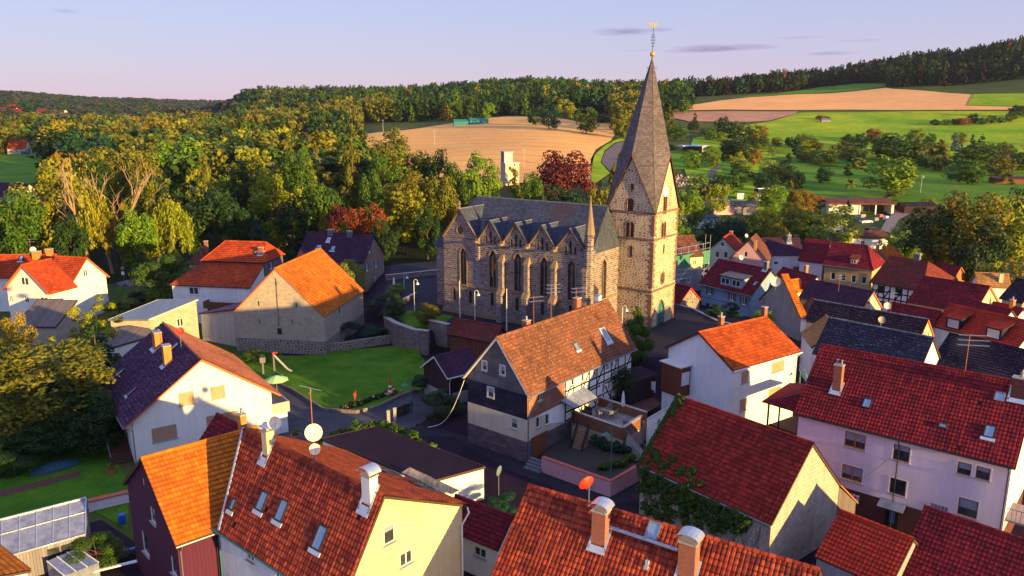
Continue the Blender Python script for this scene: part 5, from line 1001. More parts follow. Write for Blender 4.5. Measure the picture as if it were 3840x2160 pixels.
for i,z in enumerate((8.45,15.95,19.7)):
    e=hw+.14
    for s_ in ((-e,e,-e,-hw-.002),(-e,e,hw+.002,e),(-e,-hw-.002,-hw,hw),(hw+.002,e,-hw,hw)): m.box(s_[0],s_[1],s_[2],s_[3],z-.12,z+.14)
for sx in (-1,1):
    for sy in (-1,1):
        if (sx,sy)==(-1,1): continue
        z=2.2; k=0
        while z<19.4:
            a=.75 if k%2 else .45; b=.45 if k%2 else .75; h=.42
            x0,x1=(hw-a,hw+.02) if sx>0 else (-hw-.02,-hw+a); y0,y1=(hw-b,hw+.02) if sy>0 else (-hw-.02,-hw+b)
            if not any(z-.15<q<z+h+.15 for q in (8.45,15.95)): m.box(x0,x1,y0,y1,z,z+h-.02)
            z+=h; k+=1
m.build('quoins',[MATS['quoin']],tower)
def tring(mb,poly,wd,face):
    n=len(poly)
    outp=[]
    for i in range(n):
        a,b,d=poly[i-1],poly[i],poly[(i+1)%n]; e1=Vector((b[0]-a[0],b[1]-a[1])).normalized(); e2=Vector((d[0]-b[0],d[1]-b[1])).normalized(); nn=(Vector((e1.y,-e1.x))+Vector((e2.y,-e2.x))).normalized(); outp.append((b[0]+nn.x*wd,b[1]+nn.y*wd))
    P=(lambda s,z,y:(s,-hw-y,z)) if face=='f' else (lambda s,z,y:(hw+y,s,z))
    for i in range(n):
        j=(i+1)%n; mb.face([P(*poly[i],.03),P(*outp[i],.03),P(*outp[j],.03),P(*poly[j],.03)]); mb.face([P(*outp[i],.03),P(*outp[i],-.05),P(*outp[j],-.05),P(*outp[j],.03)]); mb.face([P(*poly[i],.03),P(*poly[j],.03),P(*poly[j],-.2),P(*poly[i],-.2)])
for pl in FH: m=MB(); tring(m,pl,.16,'f'); m.build('stone_surround',[MATS['quoin']],tower)
for pl in RH: m=MB(); tring(m,pl,.14,'r'); m.build('stone_surround',[MATS['quoin']],tower)
def _b(): m.build('louvres',[MATS['metal_dark'],MATS['timber_brown']],tower)
m=MB(); tring(m,RD,.28,'r'); dro=m.build('door_surround',[MATS['quoin']],tower)
for pl in FH: 
    m=MB(); m.face([(s_,-hw+.3,z) for s_,z in pl]); zs=[p[1] for p in pl]; xs=[p[0] for p in pl]
    if max(zs)-min(zs)>1.6 and max(xs)-min(xs)>.5:
        for z in np.arange(min(zs)+.15,max(zs)-.35,.24): m.hexa([(min(xs),-hw+.05,z),(max(xs),-hw+.05,z),(max(xs),-hw+.22,z+.1),(min(xs),-hw+.22,z+.1)],[(min(xs),-hw+.05,z+.03),(max(xs),-hw+.05,z+.03),(max(xs),-hw+.22,z+.13),(min(xs),-hw+.22,z+.13)],1)
    _b()
for pl in RH:
    m=MB(); m.face([(hw-.3,s_,z) for s_,z in pl]); zs=[p[1] for p in pl]; xs=[p[0] for p in pl]
    for z in np.arange(min(zs)+.15,max(zs)-.35,.24): m.box(hw-.25,hw-.12,min(xs),max(xs),z,z+.06,1)
    _b()
m=MB(); m.face([(hw-.25,s_,z) for s_,z in RD]); m.box(hw-.24,hw-.2,dr.y-.02,dr.y+.02,2.7,6.3,1)
for z in (3.6,4.9): m.box(hw-.24,hw-.2,dr.y-.95,dr.y+.95,z,z+.07,1)
m.build('door',[MATS['teal_paint'],MATS['black_iron']],tower)
p=tface((2484,1043),0,hw); m=MB(); pr=[(p.y+.55*math.cos(a),p.z+.75*math.sin(a)) for a in np.linspace(0,2*PI,17)[:-1]]; tring(m,pr,.3,'r'); ro=m.build('rose_window',[MATS['quoin']],tower); m=MB(); m.face([(hw+.012,s_,z) for s_,z in pr]); m.build('pane',[MATS['window_glass']],tower); m=MB()
for i in range(4): a=i*PI/4; m.bar((hw+.03,p.y-.5*math.cos(a),p.z-.7*math.sin(a)),(hw+.03,p.y+.5*math.cos(a),p.z+.7*math.sin(a)),.05,up=(1,0,0))
m.build('tracery',[MATS['quoin']],tower)
p=tface((2494,717),0,hw); m=MB(); m.lathe((hw+.02,p.y,p.z),[(.78,0),(.78,.12),(.001,.13)],24,0,Vector((1,0,0)))
for i in range(12): a=i*PI/6; m.bar((hw+.16,p.y+.6*math.sin(a),p.z+.6*math.cos(a)),(hw+.16,p.y+.72*math.sin(a),p.z+.72*math.cos(a)),.06,.02,1,up=(1,0,0))
m.bar((hw+.18,p.y,p.z),(hw+.18,p.y+.35,p.z+.25),.08,.02,1,up=(1,0,0)); m.bar((hw+.18,p.y,p.z),(hw+.18,p.y-.15,p.z+.6),.06,.02,1,up=(1,0,0)); m.build('clock',[MATS['clock_face'],MATS['black_iron']],tower)
# stair buttress at the left foot of the tower
m=MB(); m.box(-hw-.01,-hw+1.9,-hw-1.3,-hw-.005,2,11.9); m.hexa([(-hw-.1,-hw-1.4,11.9),(-hw+2,-hw-1.4,11.9),(-hw+2,-hw-.004,11.9),(-hw-.1,-hw-.004,11.9)],[(-hw-.1,-hw-.6,12.6),(-hw+2,-hw-.6,12.6),(-hw+2,-hw-.004,12.8),(-hw-.1,-hw-.004,12.8)],1); m.build('tower_buttress',[MATS['church_stone'],MATS['church_trim']],tower)
# spire
bms=[]; ap=Vector((.55,.1,41.2)); e=.22; C_=[Vector((sx*(hw+e),sy*(hw+e),tz-.15)) for sx,sy in ((-1,-1),(1,-1),(1,1),(-1,1))]; Gp=[Vector((0,-hw-e,ga+.35)),Vector((hw+e,0,ga+.35)),Vector((0,hw+e,ga+.35)),Vector((-hw-e,0,ga+.35))]
ks=3.75/math.hypot(hw,hw); K=[Vector((sx*hw*ks*.93+.12,sy*hw*ks*.93,ga+.35)) for sx,sy in ((-1,-1),(1,-1),(1,1),(-1,1))]
for i in range(4):
    g0=Gp[(i-1)%4]; g1=Gp[i]; k=K[i]; c=C_[i]
    for a,b_ in ((g0,k),(k,g1)):
        A,B2=(a,b_)
        roof_plane(bms,[A,B2,ap],tw=.3,ch=.26,segs=1,step=.02,sag=.0,thick=.06)
        roof_plane(bms,[A,B2,c],tw=.3,ch=.26,segs=1,step=.02,sag=.0,thick=.06)
spire=join_bms('spire',bms,[MATS['t_slate_warm'],MATS['trim_dark']],tower); spire.parent=tower
m=MB()
for i in range(4): m.bar(Gp[i],C_[i],.14,.1,up=(0,0,1)); m.bar(Gp[i],C_[(i+1)%4],.14,.1); m.tube([C_[i],K[i],ap],.05,5)
m.build('spire_edge',[MATS['trim_dark']],tower)
m=MB(); m.lathe(ap-Vector((0,0,1.7)),[(.42,0),(.30,.2),(.10,1.75)],10); m.build('spire_cap',[MATS['slate_stone']],tower)
m=MB(); m.lathe(ap+Vector((0,0,.0)),[(.01,0),(.2,.06),(.33,.2),(.36,.36),(.33,.52),(.2,.66),(.01,.72)],14); m.build('golden_ball',[MATS['gold']],tower,smooth=True)
m=MB(); b0=ap+Vector((0,0,.7)); m.tube([b0,b0+Vector((0,0,3.2))],.035,6)
for z,w in ((.7,.22),(1.1,.3),(1.5,.4),(1.9,.3),(2.2,.18)):
    m.bar(b0+Vector((-w,0,z)),b0+Vector((w,0,z)),.04); m.bar(b0+Vector((0,-w,z)),b0+Vector((0,w,z)),.04)
    for s_ in (-1,1): m.tube([b0+Vector((s_*w,0,z)),b0+Vector((s_*w*.7,0,z+.18)),b0+Vector((s_*w*.35,0,z+.08))],.02,4)
for s_ in (-1,1): m.tube([ap+Vector((s_*.35,0,-1.5)),ap+Vector((s_*.75,0,-1.6)),ap+Vector((s_*.8,0,-1.3))],.03,4)
m.build('iron_cross',[MATS['black_iron']],tower)
# weathercock: thick cut plate outline facing along local x
o0=b0+Vector((0,0,3.2)); prof=[(a*.8,b_*.8) for a,b_ in [(-.1,.0),(.1,0),(.18,.12),(.36,.2),(.5,.42),(.5,.62),(.62,.66),(.54,.74),(.56,.86),(.46,.92),(.40,.80),(.36,.62),(.24,.46),(.02,.38),(-.14,.5),(-.2,.78),(-.42,.92),(-.66,.84),(-.74,.6),(-.62,.36),(-.5,.26),(-.56,.5),(-.42,.66),(-.32,.5),(-.34,.3),(-.24,.12)]]
m=MB(); loops=[[Vector((x,z,0)) for x,z in prof]]; tr=tessellate_polygon(loops); ca,sa=math.cos(.638),math.sin(.638)
for t_i in tr:
    for yy in (-.05,.05): m.face([o0+Vector((prof[i][0]*ca-yy*sa,prof[i][0]*sa+yy*ca,prof[i][1])) for i in t_i])
for i in range(len(prof)):
    a=prof[i]; b=prof[(i+1)%len(prof)]; P=lambda q,yy:o0+Vector((q[0]*ca-yy*sa,q[0]*sa+yy*ca,q[1])); m.face([P(a,-.05),P(b,-.05),P(b,.05),P(a,.05)])
m.build('weathercock',[MATS['gold']],tower)
# ---------------------------------------------------------------- terrain
TX=np.array([-1500,-900,0,500,750,1000,1500,2000,2500,3000,3500,3840,4700,5600],float); TR_=np.array([0,170,240,300,380,450,550,650,780,900,1000,1100,1300,1800,2500,3200,5000],float)
TZ=np.array([
[0]*14,
[0]*14,
[0,0,0,0,0,.5,1,1.5,1,-.5,-1,-1,-1,-1],
[0,0,0,0,0,1,2,3,2,0,0,0,0,0],
[0,0,0,0,0,1,2,4,4,2,2,2,2,2],
[1,1,1,1,2,3,8,12,8,3,2,2,2,2],
[2,2,2,2,3,8,15,20,16,11,9,8,8,8],
[4,4,3,3,5,10,20,25,24,20,17,15,15,15],
[8,8,6,6,8,14,25,30,34,34,33,32,32,32],
[12,12,9,8,10,16,30,38,45,48,50,52,52,52],
[16,16,12,10,12,20,36,46,48,54,63,70,70,70],
[22,22,15,12,14,28,44,54,49,61,78,90,90,90],
[30,30,20,14,18,50,50,66,50,72,96,110,110,110],
[50,50,34,20,16,50,50,60,50,70,96,110,110,110],
[74,74,66,44,30,45,45,50,50,70,100,120,120,120],
[80,80,70,58,52,45,45,50,50,70,100,120,120,120],
[60,60,60,50,50,45,45,50,50,70,100,120,120,120]],float)
def world_poly(px,z): return [tuple(at(x,y,z))[:2] for x,y in px]
YARD=world_poly([(1440,1193),(1482,1214),(1552,1240),(1605,1246),(1690,1228)],3.0)+[(-1,102),(6,99),(13,97.5),(21,95.5),(29,99),(34.5,106),(35,118),(31.5,121),(25.8,121),(25,131),(22,150),(-8,166),(-25,158),(-24,146),(-23,136)]
def segdist(x,y,poly):
    d=np.full(x.shape,1e9); ins=np.zeros(x.shape,bool); n=len(poly)
    for i in range(n):
        (x0,y0),(x1,y1)=poly[i],poly[(i+1)%n]; dx,dy=x1-x0,y1-y0; t=np.clip(((x-x0)*dx+(y-y0)*dy)/(dx*dx+dy*dy),0,1); d=np.minimum(d,np.hypot(x-x0-t*dx,y-y0-t*dy))
        c=((y0>y)!=(y1>y))&(x<(x1-x0)*(y-y0)/((y1-y0) or 1e-9)+x0); ins^=c
    return np.where(ins,-d,d)
def zterr(x,y):
    x=np.asarray(x,float); y=np.asarray(y,float); r=np.hypot(x,y); yy=np.maximum(y,r*.2); px=1920+F*x/(yy*math.cos(TH)+20*math.sin(TH))
    ix=np.clip(np.searchsorted(TX,px)-1,0,len(TX)-2); ir=np.clip(np.searchsorted(TR_,r)-1,0,len(TR_)-2)
    fx=np.clip((px-TX[ix])/(TX[ix+1]-TX[ix]),0,1); fr=np.clip((r-TR_[ir])/(TR_[ir+1]-TR_[ir]),0,1); fx=fx*fx*(3-2*fx)
    z=(TZ[ir,ix]*(1-fx)+TZ[ir,ix+1]*fx)*(1-fr)+(TZ[ir+1,ix]*(1-fx)+TZ[ir+1,ix+1]*fx)*fr
    z=z+np.clip((r-250)/600,0,1)*1.2*np.sin(x*.013+1)*np.cos(y*.017)
    near=r<200
    if np.any(near):
        d=segdist(x,y,YARD); back=np.clip(1-np.maximum(d,0)/np.where((x<0)&(y<125),.6,5.0),0,1); z=np.where(near,np.maximum(z,3*back*back*(3-2*back)),z)
    return z
def zt1(x,y): return float(zterr(np.array([x]),np.array([y]))[0])
def gnd(px,py,rmin=20,rmax=5000):
    r=ray(px,py); h=math.hypot(r.x,r.y); D=np.concatenate([np.arange(rmin,300,.5),np.arange(300,rmax,2.)])/h
    X=r.x*D; Y=r.y*D; Z=EYE+r.z*D; below=Z<zterr(X,Y)
    k=int(np.argmax(below)) if below.any() else len(D)-1
    return Vector((X[k],Y[k],zt1(X[k],Y[k])))
def build_ground():
    az=np.linspace(-R(58),R(58),620); rs=list(np.arange(12,200,1.0)); 
    while rs[-1]<5000: rs.append(rs[-1]*1.014)
    rs=np.array(rs); A,RR=np.meshgrid(az,rs); X=RR*np.sin(A); Y=RR*np.cos(A); Z=zterr(X,Y); n=len(az)
    v=np.stack([X,Y,Z],-1).reshape(-1,3); a=(np.arange(len(rs)-1)[:,None]*n+np.arange(n-1)[None,:]).ravel(); f=np.stack([a,a+1,a+1+n,a+n],1)
    me=bpy.data.meshes.new('ground'); me.vertices.add(len(v)); me.vertices.foreach_set('co',v.ravel()); me.loops.add(len(f)*4); me.loops.foreach_set('vertex_index',f.ravel()[:]); me.polygons.add(len(f)); me.polygons.foreach_set('loop_start',np.arange(len(f))*4); me.polygons.foreach_set('use_smooth',np.ones(len(f),bool))
    cx=X.ravel()[a]; cy=Y.ravel()[a]; rr=np.hypot(cx,cy); pxx=1920+F*cx/(cy*.975+7); mi=np.where((rr<172)&(pxx>1050),1,0); mi=np.where((rr>172)&(pxx<2250)&(rr<440),2,mi); mi=np.where(rr>980,2,mi)
    me.polygons.foreach_set('material_index',mi.astype(np.int32)); me.update(); me.validate()
    for k in ('g_ground','g_yard','g_forest'): me.materials.append(MATS[k])
    o=bpy.data.objects.new('ground',me); COL.objects.link(o); o['kind']='structure'
build_ground()
def drape(name,poly,mat,off=.05,step=2.,kind='structure',label=None,flat=None):
    P=[Vector((p[0],p[1])) for p in poly]; B_=[]; n=len(P)
    for i in range(n):
        a,b=P[i],P[(i+1)%n]; k=max(1,int((b-a).length/step)); B_+= [a.lerp(b,j/k) for j in range(k)]
    xs=[p.x for p in P]; ys=[p.y for p in P]; gx,gy=np.meshgrid(np.arange(min(xs),max(xs),step),np.arange(min(ys),max(ys),step)); gx=gx.ravel(); gy=gy.ravel()
    d=segdist(gx,gy,[(p.x,p.y) for p in P]); k=d<-step*.4; pts=B_+[Vector((a,b)) for a,b in zip(gx[k],gy[k])]
    r=delaunay_2d_cdt(pts,[],[list(range(len(B_)))],1,1e-4); vx=np.array([v.x for v in r[0]]); vy=np.array([v.y for v in r[0]]); z=(zterr(vx,vy) if flat is None else np.full(len(vx),flat))+off
    me=bpy.data.meshes.new(name); me.from_pydata([(a,b,c) for a,b,c in zip(vx,vy,z)],[],[f for f in r[2]])
    bm=bmesh.new(); bm.from_mesh(me); bmesh.ops.recalc_face_normals(bm,faces=bm.faces)
    if bm.faces and sum(f.normal.z for f in bm.faces)<0: bmesh.ops.reverse_faces(bm,faces=bm.faces)
    for f in bm.faces: f.smooth=True
    bm.to_mesh(me); bm.free(); me.materials.append(MATS[mat]); o=bpy.data.objects.new(name,me); COL.objects.link(o); tag(o,label,None,None,kind); return o
def dpx(name,px,mat,off=.3,step=12.,**k): return drape(name,[tuple(gnd(*p))[:2] for p in px],mat,off,step,**k)
WHEAT=[(1345,508),(1500,492),(1640,472),(1780,449),(1900,438),(2080,441),(2160,456),(2290,466),(2310,500),(2290,530),(2235,562),(2215,600),(2215,640),(2225,690),(1900,690),(1500,640),(1380,560)]
dpx('wheat_field',WHEAT,'g_wheat',.3,12)
dpx('hill_wheat_field',[(2517,404),(2520,416),(2719,412),(3200,413),(3792,413),(3797,402),(3624,399),(3646,356),(3557,351),(3450,340),(3350,335),(3322,330),(3099,352),(2903,357),(2700,378)],'g_wheat2',.35,14)
dpx('stubble_field',[(2526,421),(2750,419),(2992,421),(2985,428),(2886,455),(2802,461),(2584,458),(2526,446)],'g_stubble',.55,12)
dpx('meadow',[(2560,620),(2600,520),(2800,470),(2890,457),(3000,423),(3400,419),(3850,418),(4300,419),(4500,800),(3400,800),(2900,800),(2620,760)],'g_meadow',.3,14)
dpx('orchard_grass',[(2850,600),(3000,585),(3200,590),(3330,610),(3600,640),(3850,650),(4300,660),(4400,790),(3400,795),(2950,790),(2850,700)],'g_meadow_dark',.5,12)
dpx('upper_meadow',[(3648,356),(3900,354),(4200,352),(4200,398),(3850,402),(3626,398)],'g_meadow',.6,14)
dpx('hillside_grass',[(2720,372),(2903,355),(3070,329),(3210,316),(3328,316),(3320,328),(3099,350),(2903,362)],'g_meadow_dark',.7,14)
dpx('hilltop_grass',[(1936,331),(1954,321),(2029,321),(2010,341)],'g_meadow',3.,14)
dpx('valley_meadow',[(1838,413),(1987,380),(2075,399),(1992,416)],'g_meadow',1.0,14)
dpx('left_meadow',[(-200,585),(0,581),(120,574),(247,568),(280,610),(252,640),(180,680),(60,700),(-200,700)],'g_meadow_dark',.25,12)
dpx('violet_field',[(1498,392),(1703,391),(1703,412),(1560,412),(1500,400)],'g_field_violet',.6,14)
dpx('country_road',[(2290,650),(2255,612),(2268,572),(2310,540),(2350,530),(2352,556),(2318,580),(2312,620),(2330,650)],'g_road',.5,8)
dpx('road_verge',[(2222,700),(2216,640),(2230,585),(2270,548),(2330,516),(2350,528),(2308,538),(2266,570),(2252,612),(2288,652)],'g_meadow',.45,8)
dpx('gravel_track',[(3480,805),(3470,790),(3530,740),(3600,690),(3608,696),(3545,750),(3505,805)],'g_path',.5,8); dpx('yard_lane',[(3300,870),(3330,820),(3390,780),(3425,800),(3370,830),(3340,880)],'g_path',.5,6)
dpx('cemetery_path',[(2600,700),(2690,622),(2712,624),(2665,665),(2690,668),(2740,668),(2690,720),(2590,725)],'g_road',.5,6); dpx('chapel_lawn',[(2505,570),(2640,560),(2780,600),(2790,650),(2720,660),(2700,625),(2600,640),(2510,640)],'g_meadow_dark',.42,10)
# village surfaces
zl=0.0; LAWN=world_poly([(820,1370),(905,1335),(1130,1335),(1225,1322),(1400,1305),(1500,1300),(1560,1318),(1640,1400),(1600,1455),(1500,1490),(1415,1530),(1335,1549),(1215,1540),(1100,1470),(1040,1440),(960,1430),(900,1400)],0)
drape('garden_lawn',LAWN,'g_lawn',.05,2.5); drape('driveway',world_poly([(1000,1420),(1035,1443),(1100,1474),(1212,1544),(1338,1553),(1420,1533),(1500,1493),(1600,1460),(1680,1520),(1560,1600),(1400,1650),(1230,1660),(1150,1700),(1010,1700),(980,1500)],0),'g_drive',.03,2.5)
drape('side_lawn',world_poly([(-300,1500),(330,1480),(430,1720),(480,1800),(480,1990),(300,1890),(-300,2050)],0),'g_lawn',.05,3); drape('garden_path',world_poly([(-60,1862),(0,1845),(300,1768),(308,1785),(0,1868),(-60,1885)],0),'g_earth',.075,2)
drape('churchyard',[(p[0]*.985+.1,p[1]*.99+1.2) for p in YARD],'g_asphalt',.04,3.0,flat=3.0); drape('churchyard_lawn',world_poly([(1490,1190),(1530,1165),(1600,1172),(1700,1186),(1690,1195),(1650,1225),(1600,1235),(1540,1230)],3),'g_lawn',.07,1.5,flat=3.0)
drape('slope_lawn',world_poly([(2528,1140),(2600,1146),(2700,1176),(2800,1196),(2780,1225),(2690,1215),(2600,1172),(2530,1152)],1.6),'g_lawn',.12,1.5)
drape('street',world_poly([(1700,1640),(1900,1760),(2100,1840),(2250,1905),(2450,1860),(2420,1800),(2350,1800),(2150,1780),(1990,1745),(1760,1640),(1560,1590),(1560,1640)],0),'g_asphalt',.03,2)
for nm,px in (('left_foreground_yard',[(380,1950),(700,2160),(700,2400),(-200,2400),(-200,2120)]),): drape('back_yard',world_poly(px,0),'g_yard',.03,3)
# ---------------------------------------------------------------- trees
def leaf_cloud(centers,radii,n_per,leaf,rs,flat=1.0,up=.25,droop=0):
    """random leaf quads on the skins of many clumps. returns verts (n,4,3), uv randoms"""
    C_=[];Nn=[];U=[]
    for c,r,k in zip(centers,radii,n_per):
        d=rs.normal(size=(k,3)); d/=np.linalg.norm(d,axis=1)[:,None]; rr=r*(.55+.5*rs.random(k)**.5); p=c+d*rr[:,None]*np.array([1,1,flat])
        C_.append(p); nn=d*1.0+rs.normal(size=(k,3))*.4+np.array([0,0,up]); Nn.append(nn/np.linalg.norm(nn,axis=1)[:,None]); U.append(np.stack([rs.random(k),np.full(k,rs.random())],1))
    P=np.concatenate(C_); Nn=np.concatenate(Nn); U=np.concatenate(U); k=len(P)
    t=rs.normal(size=(k,3)); t-=Nn*(t*Nn).sum(1)[:,None]; t/=np.linalg.norm(t,axis=1)[:,None]; b=np.cross(Nn,t); s=leaf*(.6+.8*rs.random(k))[:,None]; 
    if droop: t=t*.4+np.array([0,0,-droop]); 
    v=np.stack([P-t*s*.6,P+b*s*.42,P+t*s*.7,P-b*s*.42],1); return v,U
def quads_mesh(name,v,U,mat):
    k=len(v); me=bpy.data.meshes.new(name); me.vertices.add(k*4); me.vertices.foreach_set('co',v.reshape(-1).astype(np.float32)); me.loops.add(k*4); me.loops.foreach_set('vertex_index',np.arange(k*4,dtype=np.int32)); me.polygons.add(k); me.polygons.foreach_set('loop_start',np.arange(k,dtype=np.int32)*4)
    uv=me.uv_layers.new(name='UVMap'); uv.data.foreach_set('uv',np.repeat(U,4,axis=0).ravel().astype(np.float32)); me.update(); me.validate(); me.materials.append(MATS[mat]); return me
def crown_data(kind,seed,nleaf,leaf):
    """unit tree: height 1, nominal crown radius .35"""
    rs=np.random.default_rng(seed); cs=[];rd=[]
    if kind in('broad','round','bush','pale','wide'):
        n={'wide':60,'broad':46,'round':40,'bush':16,'pale':34}[kind]; cz={'wide':.5,'broad':.54,'round':.53,'bush':.48,'pale':.5}[kind]; hz={'wide':.5,'broad':.46,'round':.42,'bush':.5,'pale':.48}[kind]
        lob=rs.normal(size=(5,3)); 
        for i in range(n):
            d=rs.normal(size=3); d/=np.linalg.norm(d); q=(.35+.55*rs.random()**.4)*(1+.22*np.max(lob@d)/2); c=np.array([d[0]*.35*q,d[1]*.35*q,cz+d[2]*hz*q*(.9 if d[2]>0 else .95)])
            cs.append(c); rd.append(rs.uniform(.075,.135)*(1.25 if kind=='bush' else 1))
    elif kind=='conifer':
        for k in range(15):
            z=.14+.82*k/15; rr=.30*(1-k/15)**.85+.015; m=max(2,int(9*(1-k/16)))
            for j in range(m): a=rs.uniform(0,6.28); q=rr*rs.uniform(.5,1.05); cs.append(np.array([q*math.cos(a),q*math.sin(a),z-q*.22+rs.normal()*.012])); rd.append(.055+.05*(1-k/15))
        cs.append(np.array([0,0,.97])); rd.append(.022)
    elif kind in('column','cone'):
        for k in range(26):
            z=.1+.86*rs.random(); w=(.30*math.sin(PI*min(1,(z+.12)/1.1))**.8 if kind=='column' else .33*(1-z)**.75+.02); a=rs.uniform(0,6.28); q=w*rs.uniform(.3,.85); cs.append(np.array([q*math.cos(a),q*math.sin(a),z])); rd.append(rs.uniform(.06,.11)*(1 if z<.8 else .5))
        cs.append(np.array([0,0,.95])); rd.append(.035)
    elif kind=='willow':
        for k in range(30):
            a=rs.uniform(0,6.28); q=.3*rs.random()**.5; z=.93-q*q*3.2; 
            for j in range(3): cs.append(np.array([q*1.1*math.cos(a),q*1.1*math.sin(a),z-j*.13-.02])); rd.append(.06)
    elif kind=='layered':
        for k in range(9):
            z=.22+.74*k/9; rr=.34*math.sin(PI*(.25+.72*(1-k/9)))+.02; m=10-k//2
            for j in range(m): a=6.28*j/m+rs.uniform(-.3,.3); q=rr*rs.uniform(.45,1.0); cs.append(np.array([q*math.cos(a),q*math.sin(a),z+rs.normal()*.012])); rd.append(.062)
    elif kind=='sparse':
        for k in range(26):
            a=rs.uniform(0,6.28); q=.34*rs.random()**.6; z=.3+.6*rs.random(); cs.append(np.array([q*math.cos(a),q*math.sin(a),z])); rd.append(rs.uniform(.03,.06))
    w=np.array(rd)**2; npr=np.maximum(3,(nleaf*w/w.sum()).astype(int)); flat={'layered':.45,'conifer':.5,'willow':1.6}.get(kind,.85)
    return leaf_cloud(cs,rd,npr,leaf,rs,flat,up={'layered':.6}.get(kind,.25),droop=.8 if kind=='willow' else 0)
def trunk_mesh(kind,seed):
    rs=random.Random(seed); m=MB(); top=.9 if kind in('conifer','column','cone','layered') else .62
    m.tube([(0,0,-.03),(0,0,.02),(.006,.004,top*.5),(0,.0,top)],[.032,.022,.016,.004],7)
    if kind not in('conifer','column','cone'):
        for i in range(7): a=i*2.4+rs.random(); z=.22+.06*i; l=.24-.012*i; m.tube([(0,0,z),(l*.5*math.cos(a),l*.5*math.sin(a),z+.10),(l*math.cos(a),l*math.sin(a),z+.22)],[.011,.007,.002],5)
    else:
        for i in range(8): a=i*2.4; z=.15+.07*i; l=.16-.012*i; m.tube([(0,0,z),(l*math.cos(a),l*math.sin(a),z-.02)],[.006,.002],4)
    o=m.build('t',[MATS['bark']]); me=o.data; bpy.data.objects.remove(o); return me
LOD={'near':(11000,.021),'mid':(5200,.030),'far':(2200,.044)}
CR={}; TRK={}
def crown_mesh(kind,lod,var):
    k=(kind,lod,var)
    if k not in CR:
        n,l=LOD[lod]; 
        if kind=='sparse': n//=3; l*=.8
        if kind=='willow': l*=.9
        v,U=crown_data(kind,hash_s(kind)+var*17,n,l); CR[k]=quads_mesh('crown',v,U,'leaf')
    return CR[k]
def trunk(kind,var):
    if (kind,var) not in TRK: TRK[(kind,var)]=trunk_mesh(kind,var)
    return TRK[(kind,var)]
TCOL={'green':(.055,.105,.008),'bright':(.12,.20,.010),'olive':(.13,.125,.008),'yellow':(.215,.22,.010),'gold':(.26,.22,.012),'dark':(.02,.048,.010),'teal':(.014,.055,.03),'copper':(.11,.018,.018),'rust':(.24,.055,.015),'orange':(.21,.14,.010),'blue':(.11,.15,.17),'pale':(.26,.26,.05),'black':(.022,.022,.012),'haze':(.035,.045,.045),'haze2':(.07,.06,.05)}  # haze entries mute far leaves, distance haze put into the colour
CWORD={'green':'mid green','bright':'bright green','olive':'olive green','yellow':'yellow-green','gold':'golden yellow','dark':'dark green','teal':'deep blue-green','copper':'dark purple-red','rust':'rust red','orange':'orange-tinged','blue':'silvery blue','pale':'pale yellow','black':'blackish'}
KWORD={'broad':'broad leafed tree','round':'round headed tree','bush':'bush','pale':'billowing tree','conifer':'spruce','column':'columnar tree','cone':'cone shaped evergreen','willow':'drooping tree','layered':'tiered tree','sparse':'thin leafed tree'}
NWORD={'broad':'leafy_tree','round':'round_tree','bush':'bush','pale':'leafy_tree','conifer':'spruce_tree','column':'columnar_tree','cone':'conical_tree','willow':'weeping_tree','layered':'tiered_tree','sparse':'sparse_tree'}
LMK=[(60,720,'the lone orange meadow house'),(480,640,'the bare white dead tree'),(150,1000,'the white corner house'),(870,930,'the double red roof'),(1500,620,'the red flat-roofed block'),(1915,600,'the silo building'),(2440,400,'the church spire'),(1275,870,'the teal-shuttered house'),(2630,540,'the cemetery chapel'),(3210,750,'the long pale shed'),(3150,930,'the yellow village house'),(2775,735,'the white caravan'),(3350,590,'the big meadow trees'),(3230,400,'the hill wheat field'),(1900,500,'the central wheat field'),(1100,1120,'the beige barn'),(400,1250,'the blue-roofed workshop'),(2480,1150,'the blue church door'),(1950,900,'the church gables'),(3700,1030,'the tan-roofed cottage'),(200,1900,'the glasshouse'),(1340,1450,'the garden lawn'),(3440,770,'the gravel track')]
USED={}; TREES=[]
def tlabel(kind,col,px,py,h,size=None):
    ls=sorted(LMK,key=lambda l:math.hypot(l[0]-px,(l[1]-py)*1.3)); big='tall' if h>17 else 'small' if h<8 else 'medium sized'
    for l in ls[:8]:
        dx=px-l[0]; dy=py-l[1]; rel=('left of' if dx<0 else 'right of') if abs(dx)>abs(dy)*1.2 else ('beyond' if dy<0 else 'in front of')
        for far in ('','just ' if math.hypot(dx,dy)<130 else 'well ' if math.hypot(dx,dy)>420 else ''):
            t=f"{big} {CWORD[col]} {KWORD[kind]} {far}{rel} {l[2]}"
            if len(t.replace('-',' ').split())<=16 and t not in USED: USED[t]=1; return t
    for w in ('more shaded','thinner crowned','wider crowned','narrower','lumpier','taller neighbouring','paler neighbouring','half hidden','slightly lower'):
        for l in ls[:5]:
            dx=px-l[0]; dy=py-l[1]; rel=('left of' if dx<0 else 'right of') if abs(dx)>abs(dy)*1.2 else ('beyond' if dy<0 else 'in front of')
            t=f"{w} {CWORD[col]} {KWORD[kind]} {rel} {l[2]}"
            if len(t.replace('-',' ').split())<=16 and t not in USED: USED[t]=1; return t
    return t
